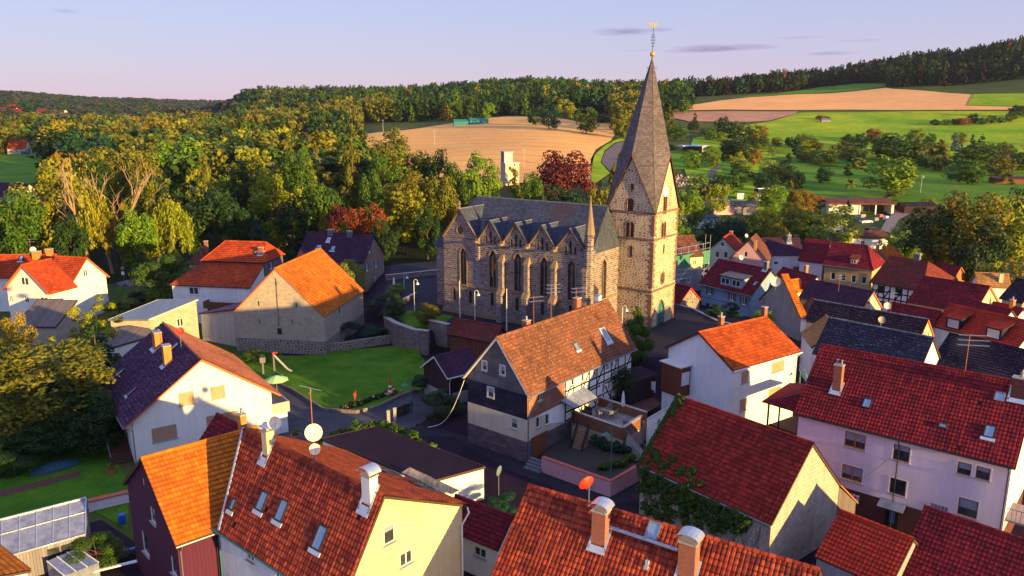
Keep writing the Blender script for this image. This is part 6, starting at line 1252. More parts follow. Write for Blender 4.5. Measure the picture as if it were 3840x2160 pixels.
def put_tree(pos,h,wd,kind,col,lod,px,py,label=None,group=None,trunkmat=None,cat='tree'):
    mk_=kind; kind_=kind
    if kind in('broad','round') and wd>.9*h: mk_='wide'
    var=rnd.randrange(2); t=thing(NWORD[kind],label or tlabel(kind,col,px,py,h),'bush' if kind=='bush' else cat,pos,rnd.random()*6.28,group); s=h; sx=wd/.74
    c=bpy.data.objects.new('crown',crown_mesh(mk_,lod,var)); COL.objects.link(c); c.parent=t; c.scale=(sx,sx,s); j=lambda:rnd.uniform(.88,1.12); k=TCOL[col]; c.color=(k[0]*j(),k[1]*j(),k[2],1)
    b=bpy.data.objects.new('trunk',trunk(kind,var)); COL.objects.link(b); b.parent=t; b.scale=(max(sx*.8,s*.6),)*2+(s,); TREES.append((pos.x,pos.y,wd)); return t
DTAB=[(405,900),(420,800),(445,600),(470,420),(500,310),(530,260),(560,232),(600,205),(650,192),(700,186),(780,178),(850,172)]
def tree_px(px,py,wpx,kind,col,h,lod=None,label=None,D0=None,**kw):
    """tree whose top is seen at (px,py), h tall, wpx wide in the photo, standing on the terrain"""
    r=ray(px,py); hh=math.hypot(r.x,r.y); D=np.arange(50,1500,.5); X=r.x/hh*D; Y=r.y/hh*D; Z=EYE+r.z/hh*D; ok=Z<=zterr(X,Y)+h; k=int(np.argmax(ok)) if ok.any() else 900
    if D0:
        k=int((D0-50)*2); h=min(33,max(6,Z[k]-zt1(X[k],Y[k])))
    d=D[k]; pos=Vector((X[k],Y[k],zt1(X[k],Y[k]))); wd=wpx*d/F/math.cos(TH*.5); lod=lod or ('near' if d<135 else 'mid' if d<330 else 'far'); return put_tree(pos,h,wd,kind,col,lod,px,py+h*F/d*.4,label,**kw)
TL=[(182,597,222,'broad','yellow',17),(40,703,170,'broad','green',13),(283,562,130,'sparse','gold',17),(345,700,120,'willow','gold',13),(420,735,140,'sparse','orange',12),(671,507,225,'broad','bright',21),(434,522,220,'round','olive',19),(540,560,120,'broad','olive',17),(585,446,120,'round','orange',20),(797,451,175,'broad','olive',21),(943,456,90,'round','yellow',19),(1160,436,150,'broad','olive',22),(933,532,130,'layered','gold',20),(1075,497,95,'conifer','olive',21),(1175,512,90,'conifer','olive',20),(1024,628,185,'broad','yellow',17),(1185,618,175,'round','green',17),(787,693,220,'broad','dark',15),(630,749,150,'willow','yellow',15),(505,780,130,'broad','bright',13),(958,804,100,'cone','teal',10),(1210,795,85,'cone','olive',10),(1281,745,110,'round','copper',13),(1372,722,130,'round','rust',13.5),(1517,692,140,'layered','yellow',15),(1312,427,115,'conifer','olive',28),(1461,478,135,'broad','olive',19),(1642,553,110,'broad','dark',15),(1660,655,120,'broad','olive',14),(1787,627,75,'cone','bright',13),(1833,685,55,'cone','bright',9),(1931,609,125,'conifer','olive',17),(2108,557,215,'broad','copper',18),(2248,669,100,'round','olive',12),(2304,608,60,'column','olive',13),(1805,570,165,'broad','bright',16),(1568,640,140,'broad','olive',13.5),(1430,560,120,'broad','green',15),(1390,640,110,'broad','green',12),(1700,600,110,'broad','green',14),(2000,640,90,'broad','green',12),(1120,560,120,'broad','green',17),(320,560,110,'broad','dark',16),(230,470,190,'round','dark',17),(330,480,180,'broad','teal',18),(120,420,170,'round','olive',18),(240,445,130,'round','gold',17),(900,600,110,'broad','dark',16),(730,600,120,'sparse','gold',16),(560,650,150,'broad','olive',14),(250,800,110,'broad','dark',11),(880,760,120,'broad','dark',12),(1090,730,110,'broad','dark',12),(1440,810,90,'broad','dark',10),(1600,760,100,'broad','dark',11),(1290,830,110,'cone','olive',9),(1080,835,90,'bush','teal',6),
(2332,404,95,'column','olive',20),(2270,440,80,'broad','dark',18),(2200,400,90,'broad','green',18),(2122,362,70,'pale','yellow',18),(2060,390,80,'broad','teal',18),(2010,400,60,'broad','dark',14),(1726,355,40,'conifer','green',22),(1766,348,48,'conifer','green',23),(1791,345,45,'conifer','dark',24),(1830,380,50,'broad','bright',16),(1720,420,70,'bush','rust',8),
(2512,390,60,'column','olive',18),(2545,463,80,'broad','green',11),(2607,418,38,'conifer','dark',13),(2660,470,60,'broad','green',10),(2713,435,65,'broad','dark',14),(2769,452,95,'broad','green',14),(2847,463,72,'round','orange',14),(2791,508,125,'broad','dark',13),(2740,520,70,'broad','olive',10),(2830,552,66,'round','orange',9),(2903,592,80,'pale','pale',8),(2992,530,46,'column','teal',9),(3026,564,62,'round','olive',6),(3087,558,100,'broad','green',8),(3166,530,80,'broad','olive',9),(3227,497,62,'broad','dark',10),(3277,480,52,'round','rust',9),(3367,497,170,'broad','green',14),(3222,586,78,'sparse','yellow',7),(3345,580,165,'broad','bright',14),(3493,497,36,'round','green',7),(3529,519,95,'column','olive',15),(3590,497,36,'conifer','blue',10),(3607,536,32,'conifer','blue',8),(3652,497,45,'conifer','dark',13),(3686,502,60,'conifer','dark',13),(3658,530,130,'broad','green',13),(3753,575,95,'broad','olive',10),(3809,564,62,'round','green',8),(3510,446,32,'round','dark',5),(3548,446,30,'round','green',5),(3585,444,30,'round','dark',5),(3618,440,45,'broad','rust',6),(3652,424,35,'round','dark',8),(3690,438,32,'round','green',6),(3720,430,35,'round','green',7),(3756,438,26,'round','dark',5),(3792,418,35,'round','green',8),(3822,392,55,'broad','dark',10),(3083,430,40,'bush','rust',4),(3100,436,26,'bush','olive',3.5),
(3630,709,230,'broad','olive',17),(3760,726,170,'broad','yellow',15),(3520,770,190,'broad','dark',14),(3604,875,95,'broad','yellow',9),(3700,820,160,'broad','dark',13),(3811,945,90,'sparse','gold',7),(3840,700,120,'broad','dark',16),(3420,820,165,'pale','pale',9),(3389,879,90,'broad','bright',7),(2587,709,115,'broad','bright',11),(2540,735,80,'round','yellow',10),(2699,675,95,'round','yellow',10),(2650,690,60,'sparse','gold',9),(2904,690,95,'broad','bright',10),(2970,668,64,'conifer','olive',11),(3015,709,90,'round','orange',8),(3060,722,60,'round','rust',6),(2748,805,115,'broad','teal',9),(2680,815,90,'broad','dark',8),(2984,762,120,'pale','yellow',9),(2873,774,115,'broad','yellow',9),(2810,795,90,'broad','dark',8),(3137,774,165,'pale','pale',9.5),(3043,768,110,'pale','yellow',9),(3183,749,52,'cone','teal',7),(2920,840,90,'broad','olive',7),(2560,820,80,'round','bright',8),(2555,880,60,'broad','green',6),(2835,640,60,'bush','green',4),(2880,650,90,'broad','dark',7),(2640,745,90,'broad','green',7),(3360,700,60,'bush','bright',5),(3480,740,60,'bush','yellow',4),(2520,540,40,'bush','green',3),(2588,560,30,'bush','bright',3),(2620,560,28,'bush','bright',3),(2710,575,22,'cone','dark',4),(2745,580,24,'cone','green',4),(2640,880,70,'bush','dark',4)]
for t_ in TL:
    t_=list(t_)
    d0=None
    if t_[0]<2290 and t_[1]>415 and t_[5]>6: d0=235 if t_[5]>=28 else float(np.interp(t_[1],[a for a,b in DTAB],[b for a,b in DTAB]))
    elif t_[0]>2400 and t_[1]>480: t_[5]*=1.12
    tree_px(*t_,D0=d0)
NEARW=[(120,1272,430,'broad','olive',11,'big yellow-lit tree spreading over the left garden in front of the block shed'),(20,1175,130,'broad','gold',9,'small yellow-green tree cut by the left edge of the picture'),(330,1105,270,'sparse','yellow',12,'tall loose yellowish tree left of the blue-roofed workshop'),(345,1190,250,'conifer','dark',10.5,'dark evergreen in front of the loose yellow tree'),(610,955,205,'broad','green',9.5,'dense green tree left of the double red roofed house'),(640,880,90,'cone','yellow',12,'bright yellow larch behind the dense green tree'),(1310,972,120,'willow','pale',8,'pale yellow weeping tree against the orange barn roof'),(1450,1095,130,'bush','dark',4,'dark round bush beside the parking place'),(1290,1190,110,'bush','teal',3.5,'dark spiky shrub at the corner of the barn'),(1420,1215,130,'bush','teal',2.6,'low dark shrubs on top of the stone garden wall'),(2390,1150,150,'column','green',8.5,'green columnar evergreen in front of the church tower'),(2860,1165,90,'broad','bright',4.5,'fresh green tree behind the white orange-roofed house'),(2330,1370,120,'broad','dark',6,'dark tree between the half-timbered house and the white house'),(440,1120,90,'bush','green',3,'green garden bush right of the white corner house'),(500,1090,100,'bush','dark',3,'dark garden bush right of the white corner house'),(950,1310,90,'bush','green',2,'green shrub at the barn\'s rubble base'),(1600,1395,110,'bush','teal',2.6,'round grassy bush at the right end of the garden lawn'),(1660,1470,170,'bush','dark',3.2,'big dark bush beside the black garden shed'),(1880,1850,130,'bush','teal',2.3,'grey-green shrub between the street and the orange foreground roof'),(350,2010,170,'bush','green',2.6,'climbing green shrub growing over the glasshouse'),(2740,1130,60,'bush','dark',2.2,'dark bush below the blue house'),(2680,1140,60,'bush','dark',2.2,'dark shrub left under the blue house window'),(2600,1110,60,'bush','dark',2.0,'dark bush in front of the ruined stone shed'),(1480,1060,70,'bush','bright',2,'bright bush near the parking place'),(330,1480,230,'broad','dark',6.5,'dark tree standing in the shaded side garden left of the purple roof'),(170,1560,210,'broad','dark',4.5,'low dark tree in the black shade above the teal tarpaulin'),(390,1560,130,'bush','dark',3.5,'dark bush between the side garden tree and the outside stairs'),(40,1660,210,'bush','dark',3,'dark bush at the left edge above the earth path'),(60,1330,160,'broad','dark',7,'dark undergrowth tree behind the yellow-lit garden tree'),(210,1430,240,'broad','dark',6,'dark low tree below the yellow-lit garden tree'),(3060,1010,60,'bush','yellow',2.5,'yellow-lit bush behind the maroon roof'),(2990,990,50,'bush','olive',3,'olive bush below the dark red annex')]  # low dark tree and two dark bushes over side lawn added as shade
for a in NEARW: tree_px(*a[:6],label=a[6],lod='near')
for (x0,x1,y0,y1,nn_,hs,pl_) in ((2560,2900,520,790,30,(5,10),['green','bright','dark','yellow','olive']),(2900,3420,560,720,26,(5,10),['green','dark','olive','yellow']),(3400,3900,540,700,22,(6,12),['dark','green','olive']),(2540,3060,470,600,12,(5,9),['green','dark','olive','bright']),(3050,3500,500,600,8,(5,8),['green','dark','olive'])):
    for _ in range(nn_):
        g_=gnd(rnd.uniform(x0,x1),rnd.uniform(y0,y1)); h_t=rnd.uniform(*hs); q_x,q_y=proj(g_)
        if any(abs(q_x-a)<c and abs(q_y-b)<d for a,b,c,d in ((2605,560,75,25),(2776,750,50,30),(2640,680,130,45),(3215,780,120,40),(2842,750,30,25))): continue
        put_tree(g_,h_t,h_t*rnd.uniform(.8,1.15),rnd.choice(['broad','round','broad','bush','cone','sparse']) if h_t<8 else 'broad',rnd.choice(pl_),'far',q_x,q_y-40)
# dead tree and bare birch limbs
def bare(name,label,px,py,h,seed,mat='bark_pale',n=9):
    r=ray(px,py); hh=math.hypot(r.x,r.y); d=h; p=Vector((r.x/hh*d,r.y/hh*d,0)); p.z=zt1(p.x,p.y); h=EYE+r.z/hh*d-p.z; t=thing(name,label,'tree',p); rs=random.Random(seed); m=MB()
    def br(a,dv,l,rad,dep):
        b=a+dv*l*.5+Vector((rs.uniform(-.1,.1),rs.uniform(-.1,.1),0))*l; c=a+dv*l; m.tube([a,b,c],[rad*.7,rad*.55,rad*.4],5,cap=False)
        if dep==0: return
        for i in range(3 if dep>1 else 2): v=(dv+Vector((rs.uniform(-.9,.9),rs.uniform(-.9,.9),rs.uniform(-.1,.5)))*.75).normalized(); br(c if i else b,v,l*rs.uniform(.55,.8),rad*.55,dep-1)
    br(Vector((0,0,0)),Vector((-.15,0,1)).normalized(),h*.38,h*.02,4); m.build('bare_branches',[MATS[mat]],t); return t
bare('dead_tree','bare white dead tree with forked limbs in the middle of the park',478,566,188,5)
bare('birch_tree','pale bare stemmed birch left of the dead tree',290,556,186,8); bare('birch_tree','second thin pale birch between the bare birch and the dead tree',372,585,184,11)
# the rest of the park, nearest individually, the far part as one mass
def inpoly(px,py,poly): return segdist(np.array([px]),np.array([py]),poly)[0]<0
wheatw=[tuple(gnd(*p))[:2] for p in WHEAT]; lawnw=[tuple(gnd(*p))[:2] for p in [(-200,585),(120,574),(250,566),(285,610),(180,690),(60,705),(-200,700)]]
lawnw=lawnw; roadw=[tuple(gnd(*p))[:2] for p in [(2215,705),(2215,600),(2330,515),(2360,530),(2330,660)]]
cand=[]; rs=np.random.default_rng(3); pts=[(a,b,max(c*.36,4)) for a,b,c in TREES]
HOUSEP=[(-32.6,148,12),(-75.7,123,16),(-85.4,134.9,13),(Mh.root.location.x,Mh.root.location.y,12),(-31.8,115.7,13)]
cell={}
def near(x,y,dmin):
    i,j=int(x//12),int(y//12)
    for a in range(i-1,i+2):
        for b in range(j-1,j+2):
            for (u,v) in cell.get((a,b),()):
                if (u-x)**2+(v-y)**2<dmin*dmin: return True
    return False
for (u,v,w) in pts: cell.setdefault((int(u//12),int(v//12)),[]).append((u,v))
for _ in range(26000):
    r=math.sqrt(rs.uniform(172**2,960**2)); az=rs.uniform(-.70,.16); x,y=r*math.sin(az),r*math.cos(az)
    dm=(11.5 if r<260 else 12.5) if r<480 else 14
    if near(x,y,dm) or any((x-a)**2+(y-b)**2<c*c for a,b,c in HOUSEP): continue
    if segdist(np.array([x]),np.array([y]),wheatw)[0]<4 or segdist(np.array([x]),np.array([y]),roadw)[0]<3 or segdist(np.array([x]),np.array([y]),lawnw)[0]<2: continue
    if r<190 and segdist(np.array([x]),np.array([y]),YARD)[0]<6: continue
    z=zt1(x,y); pxx,pyy=proj((x,y,z)); 
    if pxx>2230 and r<560: continue
    if r>440 and 1480<pxx<2300 and pyy>395: continue
    top=proj((x,y,z+18))[1]
    if (pxx<285 and r<540 and top<690) or (1330<pxx<2240 and r<720 and pyy>440 and top<(640 if pxx>1540 else 570)) or (230<pxx<560 and 95<r<200 and top<800): continue
    cell.setdefault((int(x//12),int(y//12)),[]).append((x,y)); cand.append((r,x,y,z,pxx,pyy))
cand.sort(); NT=sum(1 for _ in TREES); keep=max(0,300-NT)
pal=['olive','olive','yellow','yellow','dark','bright','dark','olive','green','gold','dark','olive']
kinds=['broad','broad','round','broad','round','broad','conifer','layered','round','column','cone']
for (r,x,y,z,pxx,pyy) in cand[:keep]:
    kd=rnd.choice(kinds); h=rnd.uniform(16,23) if r<300 else rnd.uniform(17,24)
    if r<215: h*=.8
    put_tree(Vector((x,y,z)),h,h*rnd.uniform(.62,.82)*(.62 if kd in('conifer','column','cone') else 1),kd,rnd.choice(pal),'mid' if r<330 else 'far',pxx,pyy-h*F/r*.5)
def wood(name,label,items,seed,leafk=40,mat='leaf_hill',ls=.17):
    """items: x,y,z,h,w,colour -> one mass of crowns"""
    rs=np.random.default_rng(seed); base=[crown_data(k,i+90,leafk,sz) for i,(k,sz) in enumerate((('broad',ls),('round',ls),('broad',ls*1.05),('conifer',ls*.9)))]
    V=[];U=[]; cols={}
    for (x,y,z,h,w,k,c) in items:
        v,u=base[k]; a=rs.uniform(0,6.28); ca,sa=math.cos(a),math.sin(a); X=(v[...,0]*ca-v[...,1]*sa)*w/.74+x; Y=(v[...,0]*sa+v[...,1]*ca)*w/.74+y; Z=v[...,2]*h+z; cols.setdefault(c,[]).append((np.stack([X,Y,Z],-1),u))
    root=thing(name,label,None,(0,0,0),0,None,'stuff'); root['category']='wood'
    for c,l in cols.items():
        me=quads_mesh('tree_crowns',np.concatenate([a for a,b in l]),np.concatenate([b for a,b in l]),mat); o=bpy.data.objects.new('tree_crowns',me); COL.objects.link(o); o.parent=root; k=TCOL[c]; o.color=(k[0],k[1],k[2],1)
farp=[(x,y,z,rnd.uniform(17,23),rnd.uniform(13,18),rnd.choice([0,1,2,2,0,1,3]),rnd.choice(['olive','olive','olive','green','dark','olive','green','dark','olive','yellow','gold' if rnd.random()<.6 else 'orange'])) for (r,x,y,z,pxx,pyy) in cand[keep:]]
wood('distant_park_wood','far part of the park wood reaching back to the valley',farp,5,650,'leaf',.078)
def fill(rng,azpx,sp,excl,n,seed):
    rs=np.random.default_rng(seed); cl={}; out=[]
    for _ in range(n):
        r=math.sqrt(rs.uniform(rng[0]**2,rng[1]**2)); q=rs.uniform(*azpx); az=math.atan((q-1920)/F/.985); x,y=r*math.sin(az),r*math.cos(az); i,j=int(x//sp),int(y//sp)
        if any((u-x)**2+(v-y)**2<sp*sp*.7 for a in (-1,0,1) for b in (-1,0,1) for u,v in cl.get((i+a,j+b),())): continue
        z=zt1(x,y); 
        if excl(q,r,x,y,z): continue
        cl.setdefault((i,j),[]).append((x,y)); out.append((x,y,z,r,q))
    return out
def edge(polys): return lambda x,y: any(segdist(np.array([x]),np.array([y]),p)[0]<3 for p in polys)
FP=[[tuple(gnd(*p))[:2] for p in q] for q in ([(2517,404),(2719,412),(3792,413),(3797,402),(3624,399),(3646,356),(3557,351),(3350,335),(3322,330),(3099,352),(2903,357),(2700,378)],[(3648,356),(4300,354),(4300,400),(3626,398)],[(2720,374),(2903,357),(3070,329),(3210,316),(3328,316),(3320,328),(3099,350),(2903,362)],[(1936,335),(1954,320),(2029,320),(2010,345)],[(1830,416),(1987,378),(2080,399),(1992,418)],[(1490,390),(1703,389),(1706,414),(1500,404)])]
ex=edge(FP)
def exR(q,r,x,y,z): return ex(x,y) or (q>2550 and proj((x,y,z))[1]>352+(0 if q>3300 else (3300-q)*.055))
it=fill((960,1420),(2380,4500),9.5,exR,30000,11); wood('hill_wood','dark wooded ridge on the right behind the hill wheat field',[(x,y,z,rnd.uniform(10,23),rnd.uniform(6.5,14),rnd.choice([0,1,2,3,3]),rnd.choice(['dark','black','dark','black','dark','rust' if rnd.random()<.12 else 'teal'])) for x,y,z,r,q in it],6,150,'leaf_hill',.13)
def exC(q,r,x,y,z): return ex(x,y) or segdist(np.array([x]),np.array([y]),wheatw)[0]<8
it=fill((720,1380),(950,2560),10.5,lambda q,r,x,y,z: exC(q,r,x,y,z) or (q<1480 and r<960) ,26000,12); wood('middle_hill_wood','wooded hills in the centre behind the wheat field and the spire',[(x,y,z,rnd.uniform(10,22),rnd.uniform(8,16),rnd.choice([0,1,2,2,3]),rnd.choice(['dark','green','dark','dark','teal','orange' if rnd.random()<.3 else 'green'])) for x,y,z,r,q in it],7,150,'leaf_hill',.13)
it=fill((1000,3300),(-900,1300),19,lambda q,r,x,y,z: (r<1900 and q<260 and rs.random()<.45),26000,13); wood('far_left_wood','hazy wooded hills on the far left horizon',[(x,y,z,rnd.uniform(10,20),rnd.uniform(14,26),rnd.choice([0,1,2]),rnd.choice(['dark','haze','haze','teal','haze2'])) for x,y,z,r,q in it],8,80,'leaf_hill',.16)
# ---------------------------------------------------------------- walls, fences, street furniture, garden things
def wallstrip(name,label,cat,pts,z0,z1,th,mat,cap=None,kind=None,capmat='concrete'):
    c=Vector((pts[0][0],pts[0][1],z0)); t=thing(name,label,cat,c); m=MB(); P_=[Vector((p[0],p[1],0))-Vector((c.x,c.y,0)) for p in pts]; n=len(P_); offs=[]
    for i in range(n):
        d=(P_[min(i+1,n-1)]-P_[max(i-1,0)]).normalized(); offs.append(Vector((-d.y,d.x,0))*th/2)
    zz=z1 if isinstance(z1,(list,tuple)) else [z1]*n
    for i in range(n-1):
        a,b,oa,ob=P_[i],P_[i+1],offs[i],offs[i+1]; m.hexa([a-oa,b-ob,b+ob,a+oa],[x+Vector((0,0,h-z0)) for x,h in ((a-oa,zz[i]),(b-ob,zz[i+1]),(b+ob,zz[i+1]),(a+oa,zz[i]))])
    m.build('wall',[MATS[mat]],t)
    if cap:
        m=MB()
        for i in range(n-1):
            a,b,oa,ob=P_[i],P_[i+1],offs[i]*1.25,offs[i+1]*1.25; m.hexa([x+Vector((0,0,h-z0+.003)) for x,h in ((a-oa,zz[i]),(b-ob,zz[i+1]),(b+ob,zz[i+1]),(a+oa,zz[i]))],[x+Vector((0,0,h-z0+cap)) for x,h in ((a-oa,zz[i]),(b-ob,zz[i+1]),(b+ob,zz[i+1]),(a+oa,zz[i]))])
        m.build('coping',[MATS[capmat]],t)
    return t
W=lambda L,z:[tuple(at(x,y,z))[:2] for x,y in L]
wallstrip('retaining_wall','curved rough stone retaining wall holding the churchyard lawn above the garden','wall',[(p[0],p[1]) for p in W([(1497,1150),(1450,1182),(1446,1194),(1482,1215),(1552,1241),(1608,1247)],3.3)],-.3,3.5,.6,'wall_stone',.12)
wallstrip('stone_wall','second rough stone wall piece between the round clipped tree and the mossy shed','wall',W([(1611,1200),(1682,1217)],4.4),1.0,4.4,.6,'wall_stone',.1)
wallstrip('garden_wall','low rubble wall along the back of the garden lawn, right of the beige barn','wall',W([(1216,1322),(1300,1312),(1400,1296),(1490,1282),(1560,1300)],0),-.2,1.25,.5,'field_stone')
wallstrip('parking_wall','long stone wall behind the parking place left of the church','wall',W([(1446,1052),(1560,1040),(1668,1028)],3),2.8,4.0,.4,'wall_stone',.08)
wallstrip('lit_parapet','short sunlit stone parapet on top of the churchyard corner','wall',W([(1500,1150),(1545,1125),(1560,1118)],3.0),2.8,3.9,.4,'wall_stone',.06)
wallstrip('kerb_wall','grey stone kerb wall round the garden lawn beside the driveway','kerb',W([(1030,1438),(1100,1471),(1213,1542),(1336,1551),(1418,1532),(1500,1492),(1560,1470)],0),-.1,.42,.28,'wall_stone')
wallstrip('yard_wall','tiled garden wall between the side lawn and the maroon clad house','wall',W([(330,1885),(480,1850)],.8),-.3,.9,.5,'pl_pink',.12,capmat='terracotta')
lw=W([(2530,1152),(2600,1172),(2690,1217),(2770,1236)],2.6); wallstrip('lawn_edge_wall','dark stone edging wall between the sloping lawn and the churchyard','wall',lw,1.0,3.2,.35,'wall_stone',.06)
# picket fence + gate
def fence(name,label,a,b,h,mat,gap=.14,w=.08):
    a=Vector(a); b=Vector(b); t=thing(name,label,'fence',a); L=(b-a).length; d=(b-a)/L; n=int(L/gap); m=MB()
    for i in range(n): p=d*(i+.5)*gap; m.box(p.x-w/2,p.x+w/2,p.y-.015,p.y+.015,0,h)
    m.build('pickets',[MATS[mat]],t); m=MB()
    for z in (h*.25,h*.8): m.bar(Vector((0,0,z))+Vector((0,.04,0)),d*L+Vector((0,.04,z)),.05,.07)
    m.build('rails',[MATS[mat]],t)
    for k in (0,.5,1): m=MB(); p=d*L*k; m.box(p.x-.06,p.x+.06,p.y-.06,p.y+.06,-.2,h+.1); m.build('post',[MATS[mat]],t)
fence('picket_fence','dark picket fence between the driveway and the street corner',at(1492,1568,0),at(1545,1548,0),1.3,'timber_dark')
fence('picket_fence','dark picket fence in front of the mossy shed below the churchyard wall',at(1560,1318,0),at(1680,1345,0),1.6,'timber_dark')
for lab,px in (('grey left gate post of the driveway',(1458,1590)),('grey right gate post of the driveway',(1482,1580))):
    g0=at(*px,0); t=thing('gate_post',lab,'gate post',g0); m=MB(); m.box(-.15,.15,-.15,.15,0,1.5); m.box(-.19,.19,-.19,.19,1.505,1.6); m.build('post',[MATS['concrete']],t)
def hedge(label,pts,h,w,seed,col='green',z=0):
    rs=np.random.default_rng(seed); cs=[];rd=[]; P_=[Vector((p[0],p[1],0)) for p in pts]
    for a,b in zip(P_,P_[1:]):
        L=(b-a).length
        for k in range(int(L/.45)+1): q=a.lerp(b,min(1,k*.45/L)); cs+= [np.array([q.x+rs.normal()*w*.3,q.y+rs.normal()*w*.3,z+h*rs.uniform(.3,.8)]) for _ in range(2)]; rd+= [w*.55,w*.5]
    v,u=leaf_cloud(cs,rd,[90]*len(cs),.2,rs); c=Vector((P_[0].x,P_[0].y,z)); v=v-np.array(c); o=bpy.data.objects.new('hedge',quads_mesh('hedge',v,u,'leaf')); COL.objects.link(o); o.location=c; k=TCOL[col]; o.color=(k[0],k[1],k[2],1); tag(o,label,'hedge'); return o
hedge('long loose green hedge along the back edge of the flat dark garage roof',W([(1190,1665),(1260,1640),(1350,1600),(1440,1595)],1),1.6,.9,3); hedge('hedge continuing down the right side of the flat dark garage roof',W([(1450,1605),(1530,1640),(1600,1680)],1),1.7,1.0,4); hedge('brighter hedge end above the corner of the flat dark garage roof',W([(1610,1680),(1665,1710)],1),1.6,.9,5,'bright')
hedge('dark shrubs along the foot of the white orange-roofed house behind the barn ridge',W([(2560,1395),(2610,1410)],1),1.2,.8,6,'dark')
# lamps, flagpoles
for px,z,h,az,lab in (((1555,1172),3,5.0,10,'white gooseneck lamp beside the round clipped tree'),((1781,1200),3,4.3,10,'white gooseneck lamp between the two church flagpoles'),((2019,1225),3,4.6,10,'white gooseneck lamp behind the half-timbered house ridge'),((2331,1262),3,4.2,-10,'white gooseneck lamp at the left foot of the tower'),((1516,1088),3,2.6,10,'small white lamp on the parking place')): street_lamp(lab,at(*px,z),h,az,'white')
for px,h,lab in (((1725,1190),5.6,'pale flagpole nearer the left end of the church'),((1900,1246),6.2,'pale flagpole in front of the middle church gables')):
    p=at(*px,3); t=thing('flagpole',lab,'flagpole',p); m=MB(); m.tube([(0,0,0),(0,0,h)],.09,8,r1=.05); m.build('pole',[MATS['lamp_white']],t); m=MB(); m.lathe((0,0,h),[(.01,0),(.09,.05),(.09,.12),(.01,.17)],8); m.build('knob',[MATS['lamp_white']],t)
street_lamp('green bell lamp at the right end of the garden lawn',at(1541,1550,0),3.9,180,'green'); street_lamp('green bell lamp standing at the pink patio wall corner',at(2289,1830,0),5.6,150,'green')
p=at(3012,1425,5.0); t=street_lamp('green bell lamp on the white wall left of the huge red roof',at(2998,1440,4.4),1.4,0,'green')
# topiary
put_tree(at(1605,1228,3),4.2,3.5,'round','olive','near',1605,1160,label='round clipped tree on the churchyard lawn left of the church')
# parasols
def parasol(label,p,h,r,open_,mat,cat='parasol'):
    t=thing('parasol',label,cat,p); m=MB(); m.tube([(0,0,0),(0,0,h)],.03,6); m.build('pole',[MATS['zinc']],t); m=MB()
    if open_: m.lathe((0,0,h-.35*r),[(r,0),(r*.55,.2*r),(.02,.38*r)],8); m.lathe((0,0,h-.35*r-.02),[(.02,.36*r),(r*.55,.18*r),(r,0)],8)
    else: m.lathe((0,0,h*.42),[(.06,-.1),(.2,.05),(.22,.3),(.14,h*.4),(.04,h*.57)],9)
    m.build('canopy',[MATS[mat]],t,smooth=not open_); m=MB(); m.lathe((0,0,0),[(.3,0),(.3,.06),(.05,.1)],10); m.build('foot',[MATS['concrete']],t); return t
parasol('closed white parasol on the parking place behind the bushes',at(1478,1092,3),2.6,1,False,'white_paint'); parasol('open green parasol beside the white purple-roofed house',at(1040,1482,0),2.5,1.5,True,'fabric_green')
# garden ornaments
p=at(1464,1478,.2); t=thing('toy_lighthouse','red and white striped garden lighthouse at the lawn edge','garden lighthouse',p); m=MB()
for i in range(5): r0=.34-.045*i; m.lathe((0,0,.3*i),[(r0,0),(r0-.045,.3)],12,i%2)
m.build('tower',[MATS['red_paint'],MATS['white_paint']],t); m=MB(); m.lathe((0,0,1.5),[(.2,0),(.2,.05),(.1,.06),(.1,.28),(.16,.3),(.02,.45)],10); m.build('lantern',[MATS['red_paint']],t)
p=at(1331,1512,.1); t=thing('toy_windmill','small red garden windmill behind the flower bed','garden windmill',p); m=MB(); m.tube([(0,0,0),(0,0,1.1)],.09,6,r1=.05); m.build('stand',[MATS['terracotta']],t); m=MB(); m.lathe((0,0,1.0),[(.22,0),(.18,.2),(.02,.4)],8); m.build('roof',[MATS['red_paint']],t); m=MB()
for a in range(4): m.bar((.12,0,1.15),(.12,.5*math.cos(a*PI/2+.5),1.15+.5*math.sin(a*PI/2+.5)),.1,.02,up=(1,0,0))
m.build('sails',[MATS['red_paint']],t)
p=at(1005,1480,0) if 0 else at(1006,1400,0); t=thing('play_frame','old wooden play frame with a small slide on the lawn below the barn','play frame',at(1030,1395,0)); m=MB()
m.bar((0,0,0),(0,0,2.6),.16); m.bar((-1.2,-.9,0),(-1.2,-.9,1.6),.15); m.bar((0,0,.1),(1.5,-1.5,.1),.12); m.build('posts',[MATS['plank_grey']],t); m=MB(); m.bar((0,0,2.4),(1.9,-.5,.6),.35,.06); m.bar((1.9,-.5,.6),(2.5,-.7,.35),.4,.06); m.build('slide',[MATS['concrete']],t); m=MB(); m.box(-1.5,-.9,-1.1,-.7,1.6,2.3); m.build('box',[MATS['plank_grey']],t); m=MB(); m.box(-.1,.5,-.15,.15,2.6,2.75); m.build('seat',[MATS['red_paint']],t)
rs=np.random.default_rng(4); q0=W([(1290,1535),(1350,1520),(1400,1500),(1450,1485),(1480,1478)],0); m=MB()
for i in range(70):
    k=rs.random()*4; j=int(k); a=Vector(q0[j]).lerp(Vector(q0[min(j+1,4)]),k-j); x=a.x+rs.normal()*.35-q0[0][0]; y=a.y+rs.normal()*.35-q0[0][1]; h=rs.uniform(.15,.5); s=rs.uniform(.06,.14); mi=int(rs.integers(0,5)); m.tube([(x,y,0),(x,y,h)],.012,3,5,cap=False); m.lathe((x,y,h),[(.01,-s*.5),(s,0),(.01,s*.6)],6,mi)
t=thing('flower_bed','colourful flower bed along the lawn kerb','flowers',(q0[0][0],q0[0][1],.05),kind='stuff'); m.build('flowers',[MATS[k] for k in('red_paint','white_paint','yellow_paint','terracotta','pink_paint','teal_paint')],t)
